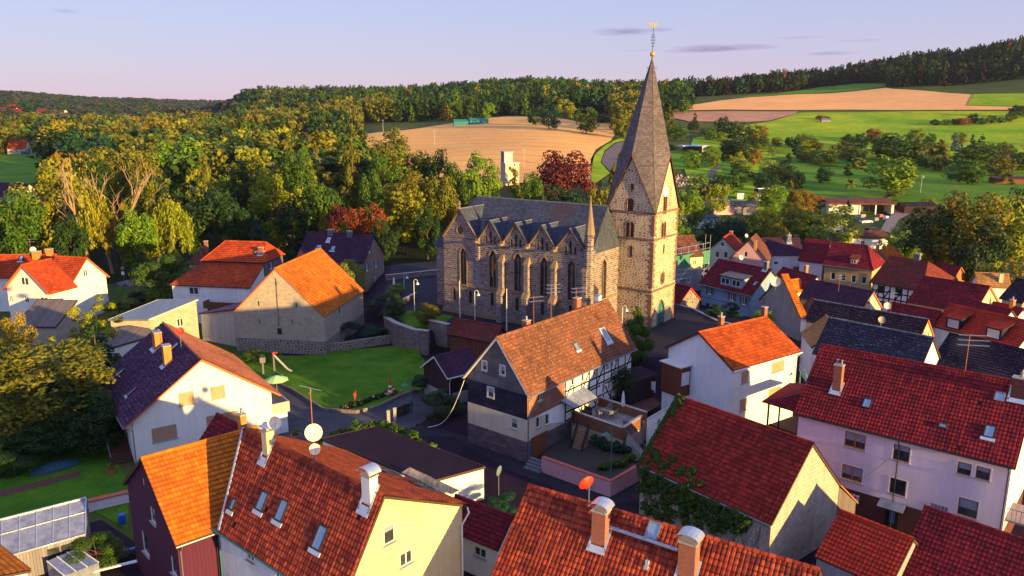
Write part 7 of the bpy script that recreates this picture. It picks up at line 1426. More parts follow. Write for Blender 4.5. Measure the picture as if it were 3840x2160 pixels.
hedge('low leafy border around the flower bed',q0,.5,.5,9,'dark')
def pot(label,p,r,plant=True,mat='terracotta',col='green'):
    t=thing('flower_pot',label,'flower pot',p); m=MB(); m.lathe((0,0,0),[(.01,0),(r*.7,0),(r,r*1.1),(r*1.05,r*1.25),(r*.9,r*1.25),(r*.85,r)],12); m.build('pot',[MATS[mat]],t)
    if plant: v,u=leaf_cloud([np.array([0,0,r*1.5])],[r*.9],[260],.12,np.random.default_rng(int(r*99))); o=bpy.data.objects.new('plant',quads_mesh('plant',v,u,'leaf')); COL.objects.link(o); o.parent=t; k=TCOL[col]; o.color=(k[0],k[1],k[2],1)
    return t
pot('big pink planter on the driveway behind the satellite dish',at(1110,1650,0),.5,mat='pink_paint'); pot('orange terracotta pot beside the outside stairs',at(417,1775,0),.42,col='olive'); pot('planter with blue-green flowers at the left lawn corner',at(1033,1430,.1),.5,col='teal',mat='pink_paint')
# covered boat-like tarp on the side lawn
a=at(112,1785,0); b_=at(298,1735,0); t=thing('tarp_heap','long low heap covered with a creased teal tarpaulin on the shaded lawn','tarpaulin',(a+b_)/2,math.atan2(b_.y-a.y,b_.x-a.x)); L=(b_-a).length; m=MB(); nx=22; G_=[]
for i in range(nx+1):
    x=-L/2+L*i/nx; k=math.sin(PI*(.08+.84*i/nx))**.5; G_.append([Vector((x,1.0*k*math.cos(s_)*-1,max(0,(.75*k*math.sin(s_))+.05*math.sin(i*2.3+s_*5)))) for s_ in np.linspace(0,PI,9)])
for r0,r1 in zip(G_,G_[1:]):
    for j in range(8): m.face([r0[j],r1[j],r1[j+1],r0[j+1]])
m.build('tarpaulin',[MATS['tarp']],t)
# dishes and aerials
def onridge(h,px,side='E',dz=0): return h.world(h.onslope(side,px)+Vector((0,0,dz)))
dish('satellite_dish','bright red satellite dish on the purple roof beside the orange chimneys',onridge(B,(680,1308)),.42,-60,35,1.9,'dish_red')
dish('satellite_dish','cream satellite dish at the left on the ridge of the cream-gabled house',onridge(F_,(1030,1655)),.45,-60,30,1.3,'dish_white'); r0=F_.world(Vector((-F_.L/2+4.2,.2,F_.zr)))
r0=onridge(F_,(1178,1705)); dish('satellite_dish','larger cream dish below the long tv antenna on the cream-gabled house',r0,.55,-65,25,1.5,'dish_white'); dish('satellite_dish','smallest cream dish, lowest on the antenna mast of the cream-gabled house',r0+Vector((.05,-.1,0)),.35,-65,25,.45,'dish_white')
antenna('long crossbar tv antenna standing above the cream dishes',r0,4.4,60,booms=0,cross=True)
dish('satellite_dish','orange-red satellite dish behind the hooded chimney in the foreground',onridge(V,(2208,1880),'F'),.5,120,20,1.0,'dish_red')
dish('satellite_dish','white dish on the crimson roof of the blue timber house',q_.world(Vector((-.9,0,q_.zr))),.45,-70,25,1.0,'dish_white'); dish('satellite_dish','big cream dish in front of the steep orange slope',at(2907,1085,7.0),.75,-110,20,1.2,'dish_white'); dish('satellite_dish','pale dish beyond the pink gable',at(2796,905,6.5),.4,-70,25,1.2,'dish_white')
dish('satellite_dish','white dish beside the antenna left of the two dormers',at(3324,1170,6),.5,-100,25,.9,'dish_white'); dish('satellite_dish','tan dish on the blue-black roof',at(3302,1222,7),.45,-100,25,.8,'dish_dark'); dish('satellite_dish','white dish on the rear roof at the left edge',at(127,958,9.2),.5,-60,25,1.0,'dish_white')
for f_k,h_,lab,b_n in ((.30,3.0,'double tv antenna nearest the left end of the lichened ridge',2),(.45,3.8,'tallest tv antenna in the middle of the lichened ridge',3),(.68,2.6,'tv antenna near the red chimney on the lichened ridge',2)): antenna(lab,C.world(Vector((-C.L/2+C.L*f_k,.05,C.zr))),h_,20,booms=b_n,L=1.6,w=.9)
antenna('tv antenna with grids and a long boom against the black roof',Rr.world(Vector((-Rr.L/2+Rr.L*.70,0,Rr.zr))),3.2,-10,booms=3,L=2.4,els=14,w=.7); antenna('tv antenna above the plum barn roof',at(3145,1085,8),2.2,20,booms=2,w=.7); antenna('tv antenna next to the white dish left of the two dormers',at(3340,1165,6.5),2.6,20,booms=2,w=.9); antenna('thin tv antenna on the rear roof at the left edge',at(118,960,9.2),3.0,20,booms=2,w=.8); antenna('tv antenna in front of the pink gable',at(2761,985,7.6),2.0,20,booms=1,w=.9)
# terrace beside the half-timbered house: platform, parapet, stairs
c1=at(2125,1550,0); T4=[at(2137,1545,2.9),at(2335,1614,2.9),at(2425,1555,2.9),at(2245,1497,2.9)]
t0=T4[0]; t=thing('terrace','raised paved terrace with a brown brick parapet beside the half-timbered house','terrace',(t0.x,t0.y,0)); Q=[Vector((p.x-t0.x,p.y-t0.y,0)) for p in T4]; up=lambda p,z: Vector((p.x,p.y,z)); m=MB(); m.hexa([up(p,-.3) for p in Q],[up(p,2.2) for p in Q]); m.build('base',[MATS['pl_cream2']],t)
m=MB(); m.face([up(p,2.21) for p in Q]); m.build('deck',[MATS['deck']],t)
for nm,(i,j) in (('parapet',(0,1)),('parapet',(1,2)),('parapet',(2,3))):
    a,b_=Q[i],Q[j]; d=(b_-a).normalized(); n=Vector((d.y,-d.x,0))*.12; k0,k1=(0,1) if i!=1 else (.0,.78); a,b2=a.lerp(b_,k0),a.lerp(b_,k1); m=MB(); m.hexa([up(a+n,1.9),up(b2+n,1.9),up(b2-n,1.9),up(a-n,1.9)],[up(a+n,3.15),up(b2+n,3.15),up(b2-n,3.15),up(a-n,3.15)],0); n2=n*1.4; m.hexa([up(a+n2,3.153),up(b2+n2,3.153),up(b2-n2,3.153),up(a-n2,3.153)],[up(a+n2,3.23),up(b2+n2,3.23),up(b2-n2,3.23),up(a-n2,3.23)],1); m.build(nm,[MATS['terrace_brick'],MATS['concrete']],t)
a,b_=Q[1].lerp(Q[2],.30),Q[1].lerp(Q[2],.62); d=(b_-a).normalized(); n=Vector((d.y,-d.x,0)); m=MB(); m.hexa([up(a+n*.02,.1),up(b_+n*.02,.1),up(b_+n*.13,.1),up(a+n*.13,.1)],[up(a+n*.02,1.7),up(b_+n*.02,1.7),up(b_+n*.13,1.7),up(a+n*.13,1.7)]); m.build('cellar_door',[MATS['pink_paint']],t)
def stairs(name,label,top,bot,w,n,mat,rail=None):
    top=Vector(top); bot=Vector(bot); d=Vector((bot.x-top.x,bot.y-top.y,0)); L=d.length; d/=L; s_=Vector((-d.y,d.x,0)); t=thing(name,label,'stairs',(bot.x,bot.y,bot.z)); m=MB(); dz=(top.z-bot.z)/n
    for i in range(n): a=(d*-L*i/n); b=a-d*(L/n-.004); m.hexa([a-s_*w/2-Vector((0,0,.3)),b-s_*w/2-Vector((0,0,.3)),b+s_*w/2-Vector((0,0,.3)),a+s_*w/2-Vector((0,0,.3))],[x+Vector((0,0,dz*(i+1))) for x in (a-s_*w/2,b-s_*w/2,b+s_*w/2,a+s_*w/2)])
    m.build('steps',[MATS[mat]],t)
    if rail:
        for sg in (-1,1):
            m=MB(); 
            for i in range(n+1): a=d*-L*i/n+s_*sg*w/2*1.02+Vector((0,0,dz*i)); m.bar(a,a+Vector((0,0,.9)),.05)
            a0=s_*sg*w/2*1.02; m.bar(a0+Vector((0,0,.9)),a0-d*L+Vector((0,0,dz*n+.9)),.06); m.build('handrail',[MATS[rail]],t)
    return t
tp=T4[0]; stairs('brown_stairs','brown stone stairs with iron railings up to the terrace beside the red garage door',at(2187,1612,2.2),at(2158,1707,.1),1.2,10,'stair_stone','black_iron')
stairs('grey_stairs','grey stone stairs with thin railings at the right corner of the terrace',at(2352,1637,2.2),at(2415,1712,.3),1.2,9,'concrete','zinc')
stairs('street_steps','four wide grey steps from the street up to the garage door',at(2022,1722,.8),at(1992,1768,0),1.9,4,'slate_stone')
# lower patio with pink wall
pw=W([(2035,1715),(2290,1805),(2395,1745)],1.5); wallstrip('pink_patio_wall','low pink wall with red coping around the sunken patio by the street','wall',pw,-.3,1.5,.35,'pl_rose',.1,capmat='terracotta')
drape('patio',W([(2030,1712),(2290,1802),(2390,1742),(2330,1680),(2210,1640),(2100,1650)],.6),'paving_dark',0,1.5,flat=.6,kind='structure')
hedge('small plants along the inside of the pink patio wall',W([(2250,1760),(2330,1745),(2380,1720)],.7),.7,.5,12,'green',z=.6); hedge('shrubs between the terrace base and the sunken patio',W([(2230,1668),(2300,1690),(2350,1700)],.7),1.0,.7,13,'teal',z=.6)
# pergola with polycarbonate roof
pg=[at(2095,1498,5.0),at(2190,1452,5.2),at(2238,1490,4.3),at(2152,1530,4.1)]; c0=sum(pg,Vector())/4; c0.z=2.2; t=thing('pergola','dark pergola with a pale corrugated plastic roof over the terrace door','pergola',c0); G6=[p-c0 for p in pg]; m=MB(); m.hexa([p-Vector((0,0,.05)) for p in G6[::-1]],[p for p in G6[::-1]]); m.build('pergola_roof',[MATS['poly_glass']],t); m=MB()
for k in (0,.25,.5,.75,1): m.bar(G6[0].lerp(G6[1],k)+Vector((0,0,.03)),G6[3].lerp(G6[2],k)+Vector((0,0,.03)),.07)
m.build('rafters',[MATS['deck']],t); m=MB()
for k in (2,3): m.bar(Vector((G6[k].x,G6[k].y,0)),G6[k]-Vector((0,0,.1)),.12)
m.build('pergola_post',[MATS['timber_dark']],t); m=MB(); m.bar(G6[3]-Vector((0,0,.12)),G6[2]-Vector((0,0,.12)),.14); m.build('beam',[MATS['timber_dark']],t)
# table and chairs
tc=at(2272,1560,2.21); t=thing('garden_table','round grey garden table on the terrace','table',tc); m=MB(); m.lathe((0,0,0),[(.01,.68),(.62,.68),(.62,.73),(.01,.73)],18); m.build('tabletop',[MATS['slate_stone']],t)
for a in range(4): m=MB(); x,y=.4*math.cos(a*PI/2+.7),.4*math.sin(a*PI/2+.7); m.bar((x,y,0),(x*.8,y*.8,.68),.04); m.build('leg',[MATS['metal_dark']],t)
def gchair(p,rz,label):
    t=thing('garden_chair',label,'chair',p,rz,'chairs around the terrace table'); m=MB(); m.box(-.24,.24,-.22,.24,.41,.45); m.build('seat',[MATS['slate_stone']],t); m=MB(); m.hexa([(-.24,.22,.5),(.24,.22,.5),(.24,.25,.5),(-.24,.25,.5)],[(-.22,.4,1.1),(.22,.4,1.1),(.22,.43,1.1),(-.22,.43,1.1)]); m.build('backrest',[MATS['slate_stone']],t)
    for sx_ in (-1,1):
        for sy in (-1,1): m=MB(); m.bar((sx_*.25,sy*.2,0),(sx_*.24,sy*.2,.45 if sy<0 else .9),.035); m.build('leg',[MATS['zinc_bright']],t)
        m=MB(); m.bar((sx_*.26,-.2,.64),(sx_*.26,.24,.64),.04); m.build('armrest',[MATS['zinc_bright']],t)
for k,(an,lab) in enumerate(((215,'folding garden chair left of the terrace table'),(290,'folding garden chair in front of the terrace table'),(335,'folding garden chair right of the terrace table'),(60,'folding garden chair behind the terrace table'))): a=R(an); gchair(tc+Vector((.95*math.cos(a),.95*math.sin(a),0)),a-PI/2,lab)
parasol('closed grey parasol standing on the terrace',at(2335,1565,2.21),3.0,1,False,'fabric_grey')
t=thing('blue_bench','dark blue cushioned bench under the pergola','bench',at(2190,1552,2.21),R(-38)); m=MB(); m.box(-.8,.8,-.3,.3,.0,.42); m.build('seat',[MATS['slate_blue']],t); m=MB(); m.box(-.8,.8,.22,.32,.43,.85); m.build('backrest',[MATS['slate_blue']],t)
t=thing('water_basin','low dark stone basin at the right side of the terrace','basin',at(2365,1590,2.21),R(-38)); m=MB(); m.box(-.7,.7,-.4,.4,0,.35,0); m.build('basin',[MATS['slate_stone']],t); m=MB(); m.face([(-.6,-.3,.355),(.6,-.3,.355),(.6,.3,.355),(-.6,.3,.355)]); m.build('water',[MATS['sky_glass']],t)
# paved yard behind the terrace: grill, boarded shelter, white wall
drape('red_gravel_yard',W([(2330,1500),(2420,1480),(2480,1530),(2430,1560),(2360,1540)],1.0),'g_earth',0,1.5,flat=1.5); p=at(2368,1490,1.5); t=thing('stone_grill','small white stone barbecue grill behind the terrace','grill',p,R(-30)); m=MB(); m.box(-.4,.4,-.3,.3,0,.5); m.box(-.45,.45,-.35,.35,.5,.56); m.build('base',[MATS['pl_warmwhite']],t); m=MB(); m.hexa([(-.35,-.25,.6),(.35,-.25,.6),(.35,.25,.6),(-.35,.25,.6)],[(-.15,-.12,1.3),(.15,-.12,1.3),(.15,.12,1.3),(-.15,.12,1.3)]); m.build('hood',[MATS['pl_warmwhite']],t)
sh=[at(2305,1400,4.2),at(2400,1375,4.2),at(2455,1410,4.0),at(2350,1445,4.0)]; block('dark_shelter','black boarded shelter between the half-timbered house and the white house','shelter',[Vector((p.x,p.y,0)) for p in sh],0,[4.0,4.0,4.1,4.1],'plank_dark','g_yard')
wallstrip('white_yard_wall','white rendered wall with a small black emblem right of the terrace','wall',W([(2430,1572),(2520,1520)],3.0),-.2,3.0,.25,'pl_white',.06)
wv=Vector(W([(2430,1572),(2520,1520)],3.0)[0]); wv2=Vector(W([(2430,1572),(2520,1520)],3.0)[1]); d=(wv2-wv).normalized(); n=Vector((d.y,-d.x)); c=wv.lerp(wv2,.4)+n*.14; t=thing('wall_emblem','small black line emblem painted on the white yard wall','emblem',(c.x,c.y,2.1),math.atan2(d.y,d.x)); m=MB()
for i in range(10): a=i*.63; b=a+.5; m.bar((.3*math.cos(a),0,.3*math.sin(a)),(.24*math.cos(b),0,.28*math.sin(b)),.05,.02,up=(0,1,0))
for a_,b__ in (((-.15,0,.1),(.1,0,-.1)),((-.1,0,-.15),(.12,0,.12)),((0,0,.2),(.02,0,-.2))): m.bar(a_,b__,.05,.02,up=(0,1,0))
m.build('emblem_lines',[MATS['black_iron']],t)
fence('balcony_fence','pale slatted railing in front of the white house\'s bay',at(2395,1442,2.5),at(2455,1465,2.5),1.0,'win_white')
# traffic mirror
p=at(1870,1858,0); t=thing('traffic_mirror','round traffic mirror with a grey back at the street corner','traffic mirror',p,R(-60)); m=MB(); m.tube([(0,0,0),(0,0,2.8)],.04,8); m.build('pole',[MATS['zinc']],t); m=MB(); ax=Vector((.8,.5,-.1)).normalized(); m.lathe((0,.05,2.4),[(.5,0),(.5,.1),(.3,.2),(.01,.24)],20,0,-ax); m.build('mirror_back',[MATS['slate_blue']],t,smooth=True); m=MB(); m.lathe(Vector((0,.05,2.4)),[(.48,.01),(.3,.05),(.01,.07)],20,0,ax); m.build('mirror',[MATS['sky_glass']],t,smooth=True)
# sagging white cable
a=C.world(Vector((-C.L/2+.2,C.W2-.1,6.8))); b_=at(1604,1602,.4); t=thing('hanging_cable','pale cable sagging from the corner of the half-timbered house to the garden','cable',a); m=MB(); m.tube([(a.lerp(b_,k)-a)-Vector((0,0,2.0*math.sin(PI*k)*(1-k*.3))) for k in np.linspace(0,1,14)],.03,5); m.build('cable',[MATS['win_white']],t)
# ivy on the red barn
rs=np.random.default_rng(8); cs=[];rd=[]
for i in range(150):
    x=rs.uniform(-J.L/2+.1,J.L/2-2.0); k=1-(x+J.L/2)/J.L; z=J.e1-.2-rs.random()**1.4*(4.2*k+.7); cs.append(np.array([x,J.yE-.05,z])); rd.append(.42)
for i in range(26): x=-J.L/2+rs.random()**1.2*J.L*.55; u_=rs.random()*.28; cs.append(np.array([x,-J.W1+u_*J.W1,J.e1+u_*(J.zr-J.e1)+.05])); rd.append(.32)
for i in range(22): u_=i/21; cs.append(np.array([-J.L/2-.02,-J.W1*(1-u_),J.e1+u_*(J.zr-J.e1)])); rd.append(.22)
for i in range(7): cs.append(np.array([-J.L/2+.3+rs.random()*.5,-J.W1*.04*(i+.5),J.zr-(J.zr-J.e1)*.04*(i+.5)+.08])); rd.append(.24)
v,u_=leaf_cloud(cs,rd,[95]*len(cs),.17,rs); v=v@np.eye(3); o=bpy.data.objects.new('ivy',quads_mesh('ivy',v,u_,'leaf')); COL.objects.link(o); o.location=J.root.location; o.rotation_euler=J.root.rotation_euler; o.color=(.04,.085,.012,1); tag(o,'dense green ivy covering the eave and long wall of the red barn','ivy')
# bare climbing stems below the ivy
m=MB()
for i in range(34):
    x=rs.uniform(-J.L/2+1,J.L/2-.5); p=[Vector((x,J.yE-.02,-.1))]
    for k in range(6): p.append(p[-1]+Vector((rs.normal()*.25+.12,0,rs.uniform(.5,.8))))
    m.tube([q for q in p if q.z<J.e1-.3],.022,4,r1=.008,cap=False)
t=thing('climbing_stems','bare grey climbing stems on the lower wall of the red barn','climber',J.root.location,J.root.rotation_euler.z); m.build('stems',[MATS['bark']],t)
# clutter bottom left
for i,(px,ln,an,mat,lab) in enumerate((((430,2080),3.5,35,'deck','grey weathered board on the clutter heap beside the maroon house'),((450,2120),4.0,28,'white_paint','thin white batten on the clutter heap beside the maroon house'),((400,2070),2.6,20,'red_paint','red painted board on the clutter heap beside the maroon house'),((470,2065),2.2,30,'blue_plastic','blue plastic sheet strip on the clutter heap beside the maroon house'))):
    t=thing('loose_board',lab,'board',at(*px,.5+.06*i),R(an)); m=MB(); m.box(-ln/2,ln/2,-.18,.18,0,.05); m.box(-ln/2+.1,ln/2-.3,-.12,.1,.05,.08); m.build('board',[MATS[mat]],t)
t=thing('blue_barrel','small blue barrel beside the maroon clad house','barrel',at(460,1965,0)); m=MB(); m.lathe((0,0,0),[(.01,0),(.28,0),(.32,.3),(.32,.6),(.28,.9),(.01,.9)],12); m.build('barrel',[MATS['blue_plastic']],t,smooth=True)
# ---------------------------------------------------------------- things farther off
def fh_(name,label,px0,px1,e,zr,W_,wall,roof,cat='house',z0=None,hip=(0,0),**k):
    """house whose camera-side eave runs between two pixels; e/zr are heights above its ground"""
    g0=gnd((px0[0]+px1[0])/2,(px0[1]+px1[1])/2+ e*F/500) if z0 is None else None
    zg=g0.z if g0 else z0; return mk(ev(px0,px1,W_/2,W_/2,zg+e,zg+zr,zg),name,label,cat=cat,wall=MATS[wall],roof=MATS[roof],segs=1,ch=.5,tw=.5,hip=hip,oe=.2,ov=.2,cap=False,**k)
def farhouse(name,label,px,base_r,w,d,e,zr,yaw,wall,roof,cat='house',hip=(0,0),wins=0,chim=True):
    """px: picture position of the middle of the wall foot; placed on the terrain at that pixel or at a given range"""
    if base_r: r=ray(*px); hh=math.hypot(r.x,r.y); p=Vector((r.x/hh*base_r,r.y/hh*base_r,0)); p.z=zt1(p.x,p.y)
    else: p=gnd(*px)
    h=House(name,label,cat,[p.x,p.y,R(yaw),w,d/2,d/2,p.z+e,p.z+e,p.z+zr,p.z],wall=[MATS[wall]],roof=MATS[roof],segs=1,ch=.5,tw=.5,hip=hip,oe=.25,ov=.25,cap=False)
    for i in range(wins): h.win('E',None,1.0,1.2,'w',sz=(-w/2+w*(i+.5)/wins,p.z+e*.55),far=True)
    h.finish(); 
    if chim: m=MB(); m.box(w*.15,w*.15+.7,-.3,.3,p.z+zr-.8,p.z+zr+.8); m.build('chimney',[MATS['brick_red']],h.roofobj)
    return h
farhouse('meadow_house','small house with a bright orange roof standing alone on the left meadow',(76,578),0,13,9,3.5,9.5,2,'pl_cream2','t_redorange',wins=3)
for px,lab,col in (((55,578),'left of two green garden sheds at the orange-roofed meadow house','teal_paint'),((98,580),'right of two green garden sheds at the orange-roofed meadow house','teal_paint')):
    p=gnd(*px); t=thing('garden_shed',lab,'shed',p); m=MB(); m.box(-2.6,2.6,-1.5,1.5,0,2.0); m.build('wall',[MATS[col]],t); m=MB(); m.hexa([(-2.8,-1.7,2.0),(2.8,-1.7,2.0),(2.8,1.7,2.0),(-2.8,1.7,2.0)],[(-2.8,-.1,2.9),(2.8,-.1,2.9),(2.8,.1,2.9),(-2.8,.1,2.9)]); m.build('roof',[MATS[col]],t)
mk(ev((-60,735),(62,742),5,5,6.5,10.5,0),'purple_hall','long hall with a dark purple roof cut by the left edge below the meadow',cat='hall',wall=MATS['pl_cream2'],roof=MATS['t_purple2'],segs=1,ch=.4,oe=.3,ov=.3).finish()
vill=[(20,440,1150,'pl_cream','t_red_bright','leftmost far village house with a yellow gable'),(45,408,1350,'pl_cream','t_red_dark','far village house with a sunlit yellow wall near the left edge'),(62,425,1250,'pl_white','t_red_dark','far white village house right of the yellow one'),(28,470,1000,'pl_warmwhite','t_redorange','far village house with an orange roof below the yellow one'),(50,500,900,'pl_white','t_redorange','far village house low at the left edge beside trees'),(25,515,820,'pl_bluewhite','t_bluegrey','far white house with a dark double roof above the meadow house'),(158,425,1250,'pl_white','t_red_dark','lone far white gable house left of the wood'),(238,428,1300,'pl_white','t_red_bright','lone far house with a red roof among the tree tops'),(5,420,1200,'pl_white','t_red_dark','far village house half cut by the left edge'),(8,455,1050,'pl_pink','t_redorange','far pinkish village house at the left edge')]
for (x,y,r_,wl,rf,lab) in vill:
    r=ray(x,y); hh=math.hypot(r.x,r.y); X,Y=r.x/hh*r_,r.y/hh*r_; zc=EYE+r.z/hh*r_; h=House('village_house',lab,'house',[X,Y,R(rnd.choice([-30,20,50])),12,5,5,zc+1,zc+1,zc+6,zc-5],wall=[MATS[wl]],roof=MATS[rf],segs=1,ch=.6,tw=.6,oe=.3,ov=.3,cap=False,below=30).finish()
# red block, silo, barn, green halls
p=at(1510,668,8) if 0 else None
def fblock(name,label,cat,px,r_,w,d,h,yaw,wall,roof,lift=0,extra=None):
    r=ray(*px); hh=math.hypot(r.x,r.y); X,Y=r.x/hh*r_,r.y/hh*r_; zt=EYE+r.z/hh*r_; zg=zt1(X,Y); t=thing(name,label,cat,(X,Y,zg),R(yaw)); m=MB(); m.box(-w/2,w/2,-d/2,d/2,-1,zt-zg); m.build('wall',[MATS[wall]],t); m=MB(); m.box(-w/2-.3,w/2+.3,-d/2-.3,d/2+.3,zt-zg+.01,zt-zg+.35); m.build('roof',[MATS[roof]],t)
    m=MB()
    for i in range(int(w/4)): x=-w/2+2+i*4; m.box(x-.5,x+.5,-d/2-.05,-d/2-.005,zt-zg-2.6,zt-zg-1.2)
    m.build('window',[MATS['window_glass']],t); return t,zt-zg
t,h=fblock('red_block','red flat-roofed block with a low chimney among the park trees','building',(1510,612),300,12,8,0,-20,'brick_red','pl_rose'); m=MB(); m.box(1,4,-1,1,h,h+1.2); m.build('chimney',[MATS['brick_red']],t)
fblock('pale_annex','small pale annex wall beside the red flat-roofed block','building',(1552,640),296,5,4,0,-20,'pl_cream2','pl_grey')
t,h=fblock('silo_building','pale yellow building with a grey metal silo tower in front of the wheat field','building',(1912,612),330,6,6,0,20,'pl_cream2','pl_pink'); m=MB(); m.box(-3.2,.6,-2,2,h+.3,h+4.6); m.box(-3.4,.8,-2.2,2.2,h+4.6,h+4.9); m.build('silo_tower',[MATS['metal_roof']],t)
farhouse('far_barn','white far barn with a sunlit yellow end beyond the park wood',(1255,402),820,24,14,5,8,25,'pl_cream','pl_white',cat='barn',chim=False)
for px,lab in (((1735,448),'left of the two long green sheds beyond the wheat field'),((1795,447),'right of the two long green sheds beyond the wheat field')): farhouse('green_shed',lab,px,640,15,9,3.2,4.6,8,'teal_paint','teal_paint',cat='shed',chim=False)
# chapel
p=gnd(2605,570); t=thing('cemetery_chapel','flat-roofed cemetery chapel with a glazed brown front','chapel',p,R(8)); m=MB(); m.box(-6,6,-3,4,-1,3.2); m.build('wall',[MATS['brick_brown']],t); m=MB(); m.box(3.4,6.05,-3.05,3.9,-1,3.1); m.build('white_wing',[MATS['pl_white']],t); m=MB(); m.box(-9,7.5,-4.5,5,3.25,3.7); m.build('roof',[MATS['pl_greyblue']],t); m=MB(); m.box(-2.5,-.5,0,1.6,3.7,4.6); m.build('roof_box',[MATS['teal_paint']],t); m=MB(); 
for i in range(5): m.box(-4.6+i*1.5,-3.6+i*1.5,-3.06,-3.005,.2,2.7)
m.build('window',[MATS['window_glass']],t)
# long shed
p=gnd(3215,800); t=thing('long_shed','long pale shed with a pinkish low roof and open bays beyond the village','shed',p,R(-3)); S_=1.0; m=MB(); m.box(-10.5,-1,-3,4,0,3.6); m.box(10,10.6,-3,4,0,3.6); m.box(-1,10,3,4,0,3.6); m.build('wall',[MATS['pl_warmwhite']],t); m=MB(); m.hexa([(-11,-4,3.6),(11,-4,3.6),(11,4.6,4.6),(-11,4.6,4.6)],[(-11,-4,3.8),(11,-4,3.8),(11,4.6,4.8),(-11,4.6,4.8)]); m.hexa([(-11,-4.0,3.35),(11,-4.0,3.35),(11,-3.9,3.35),(-11,-3.9,3.35)],[(-11,-4.0,3.62),(11,-4.0,3.62),(11,-3.9,3.62),(-11,-3.9,3.62)]); m.build('roof',[MATS['t_brown']],t); m=MB(); m.box(0,4.6,2.7,2.9,0,3); m.box(5,9.6,2.7,2.9,0,3); m.build('bay_door',[MATS['slate_stone']],t)
for i in range(3): m=MB(); x=-.6+i*5.2; m.box(x,x+.35,-3,-2.6,0,3.5); m.build('post',[MATS['pl_warmwhite']],t)
farhouse('low_white_house','low white house with a brown roof and two dark windows behind the yellow house',(3215,925),0,13,7,2.8,4.2,-3,'pl_warmwhite','t_brown',wins=3,chim=False); farhouse('dark_open_barn','low dark barn roof behind the big dark trees right of the long shed',(3430,800),0,12,7,2.6,3.8,5,'plank_dark','t_black',cat='barn',chim=False); farhouse('meadow_hut','tiny bluish hut beside rust red bushes high on the meadow',(3095,459),0,8,4,2.2,3,0,'plank_grey','metal_roof',cat='hut',chim=False)
farhouse('stable','low stable with a violet roof on sandy ground at the far right',(3790,692),0,18,5,2.5,3.4,0,'plank_brown','t_purple2',cat='stable',chim=False); farhouse('grey_bungalow','low grey-roofed bungalow half hidden left of the white caravan',(2690,800),0,9,7,2.8,5,25,'pl_rose','t_lichen_grey',chim=False); farhouse('dark_bungalow','dark grey-roofed shed in front of the white caravan',(2775,800),0,11,7,2.6,4.2,-10,'pl_grey','slate_wall',cat='shed',chim=False); farhouse('blue_flat_shed','pale blue flat shed right behind the church tower',(2600,850),0,13,7,3.0,3.5,5,'pl_bluewhite','metal_roof',cat='shed',chim=False); farhouse('sunroom_tent','small pale blue pavilion under the yellow trees behind the purple-brown roof',(3130,900),0,5,5,2.2,3.8,10,'pl_bluewhite','metal_roof',cat='pavilion',chim=False)
def caravan(label,p,yaw,mat='white_paint'):
    t=thing('caravan',label,'caravan',p,R(yaw)); m=MB(); pr=[(-2.4,.5),(2.4,.5),(2.6,1.2),(2.3,2.4),(-2.1,2.6),(-2.6,1.5)]
    m.hexa([(x,-1.05,z) for x,z in pr],[(x,1.05,z) for x,z in pr]); m.build('body',[MATS[mat]],t); m=MB(); m.box(-1.2,-.2,-1.08,-1.055,1.4,2.0); m.box(.6,1.6,-1.08,-1.055,1.4,2.0); m.build('window',[MATS['window_glass']],t)
    for s_ in (-1,1): m=MB(); m.lathe((0,s_*1.0,.35),[(.01,-.1),(.34,-.1),(.34,.1),(.01,.1)],12,0,Vector((0,1,0))); m.build('wheel',[MATS['black_iron']],t)
    m=MB(); m.bar((2.5,0,.5),(3.6,0,.45),.1); m.build('drawbar',[MATS['zinc']],t)
caravan('white caravan parked alone on the sunny grass right of the tower',gnd(2776,752),70); caravan('white rounded caravan half hidden by trees beside the black box trailer',gnd(2842,756),60)
t=thing('box_trailer','dark boxy trailer behind the half hidden caravan','trailer',gnd(2855,735),R(20)); m=MB(); m.box(-2.6,2.6,-1.2,1.2,.5,2.8); m.build('body',[MATS['slate_blue']],t); m=MB(); m.box(-2.7,2.7,-1.3,1.3,2.81,2.95); m.build('roof',[MATS['zinc_bright']],t); m=MB(); m.lathe((0,-1.2,.4),[(.01,-.1),(.4,-.1),(.4,.1),(.01,.1)],12,0,Vector((0,1,0))); m.build('wheel',[MATS['black_iron']],t)
def car(label,p,yaw,mat):
    t=thing('parked_car',label,'car',p,R(yaw)); m=MB(); lo=[(-2.1,.35),(2.1,.35),(2.15,.75),(1.2,.95),(-1.9,.98),(-2.15,.8)]; m.hexa([(x,-.85,z) for x,z in lo],[(x,.85,z) for x,z in lo]); m.build('body',[MATS[mat]],t); m=MB(); hi=[(-1.7,.97),(1.0,.96),(.4,1.45),(-1.2,1.47)]; m.hexa([(x,-.72,z) for x,z in hi],[(x,.72,z) for x,z in hi]); m.build('cabin',[MATS['window_glass']],t)
    for x in (-1.3,1.35):
        for s_ in (-1,1): m=MB(); m.lathe((x,s_*.8,.33),[(.01,-.1),(.33,-.1),(.33,.1),(.01,.1)],12,0,Vector((0,1,0))); m.build('wheel',[MATS['black_iron']],t)
car('dark blue car parked in the yard lane behind the yellow house',gnd(3275,868),10,'slate_blue'); car('silver car parked beside the dark blue one',gnd(3245,838),20,'zinc_bright'); car('red car parked by the long pale shed',gnd(3352,800),-30,'red_paint')
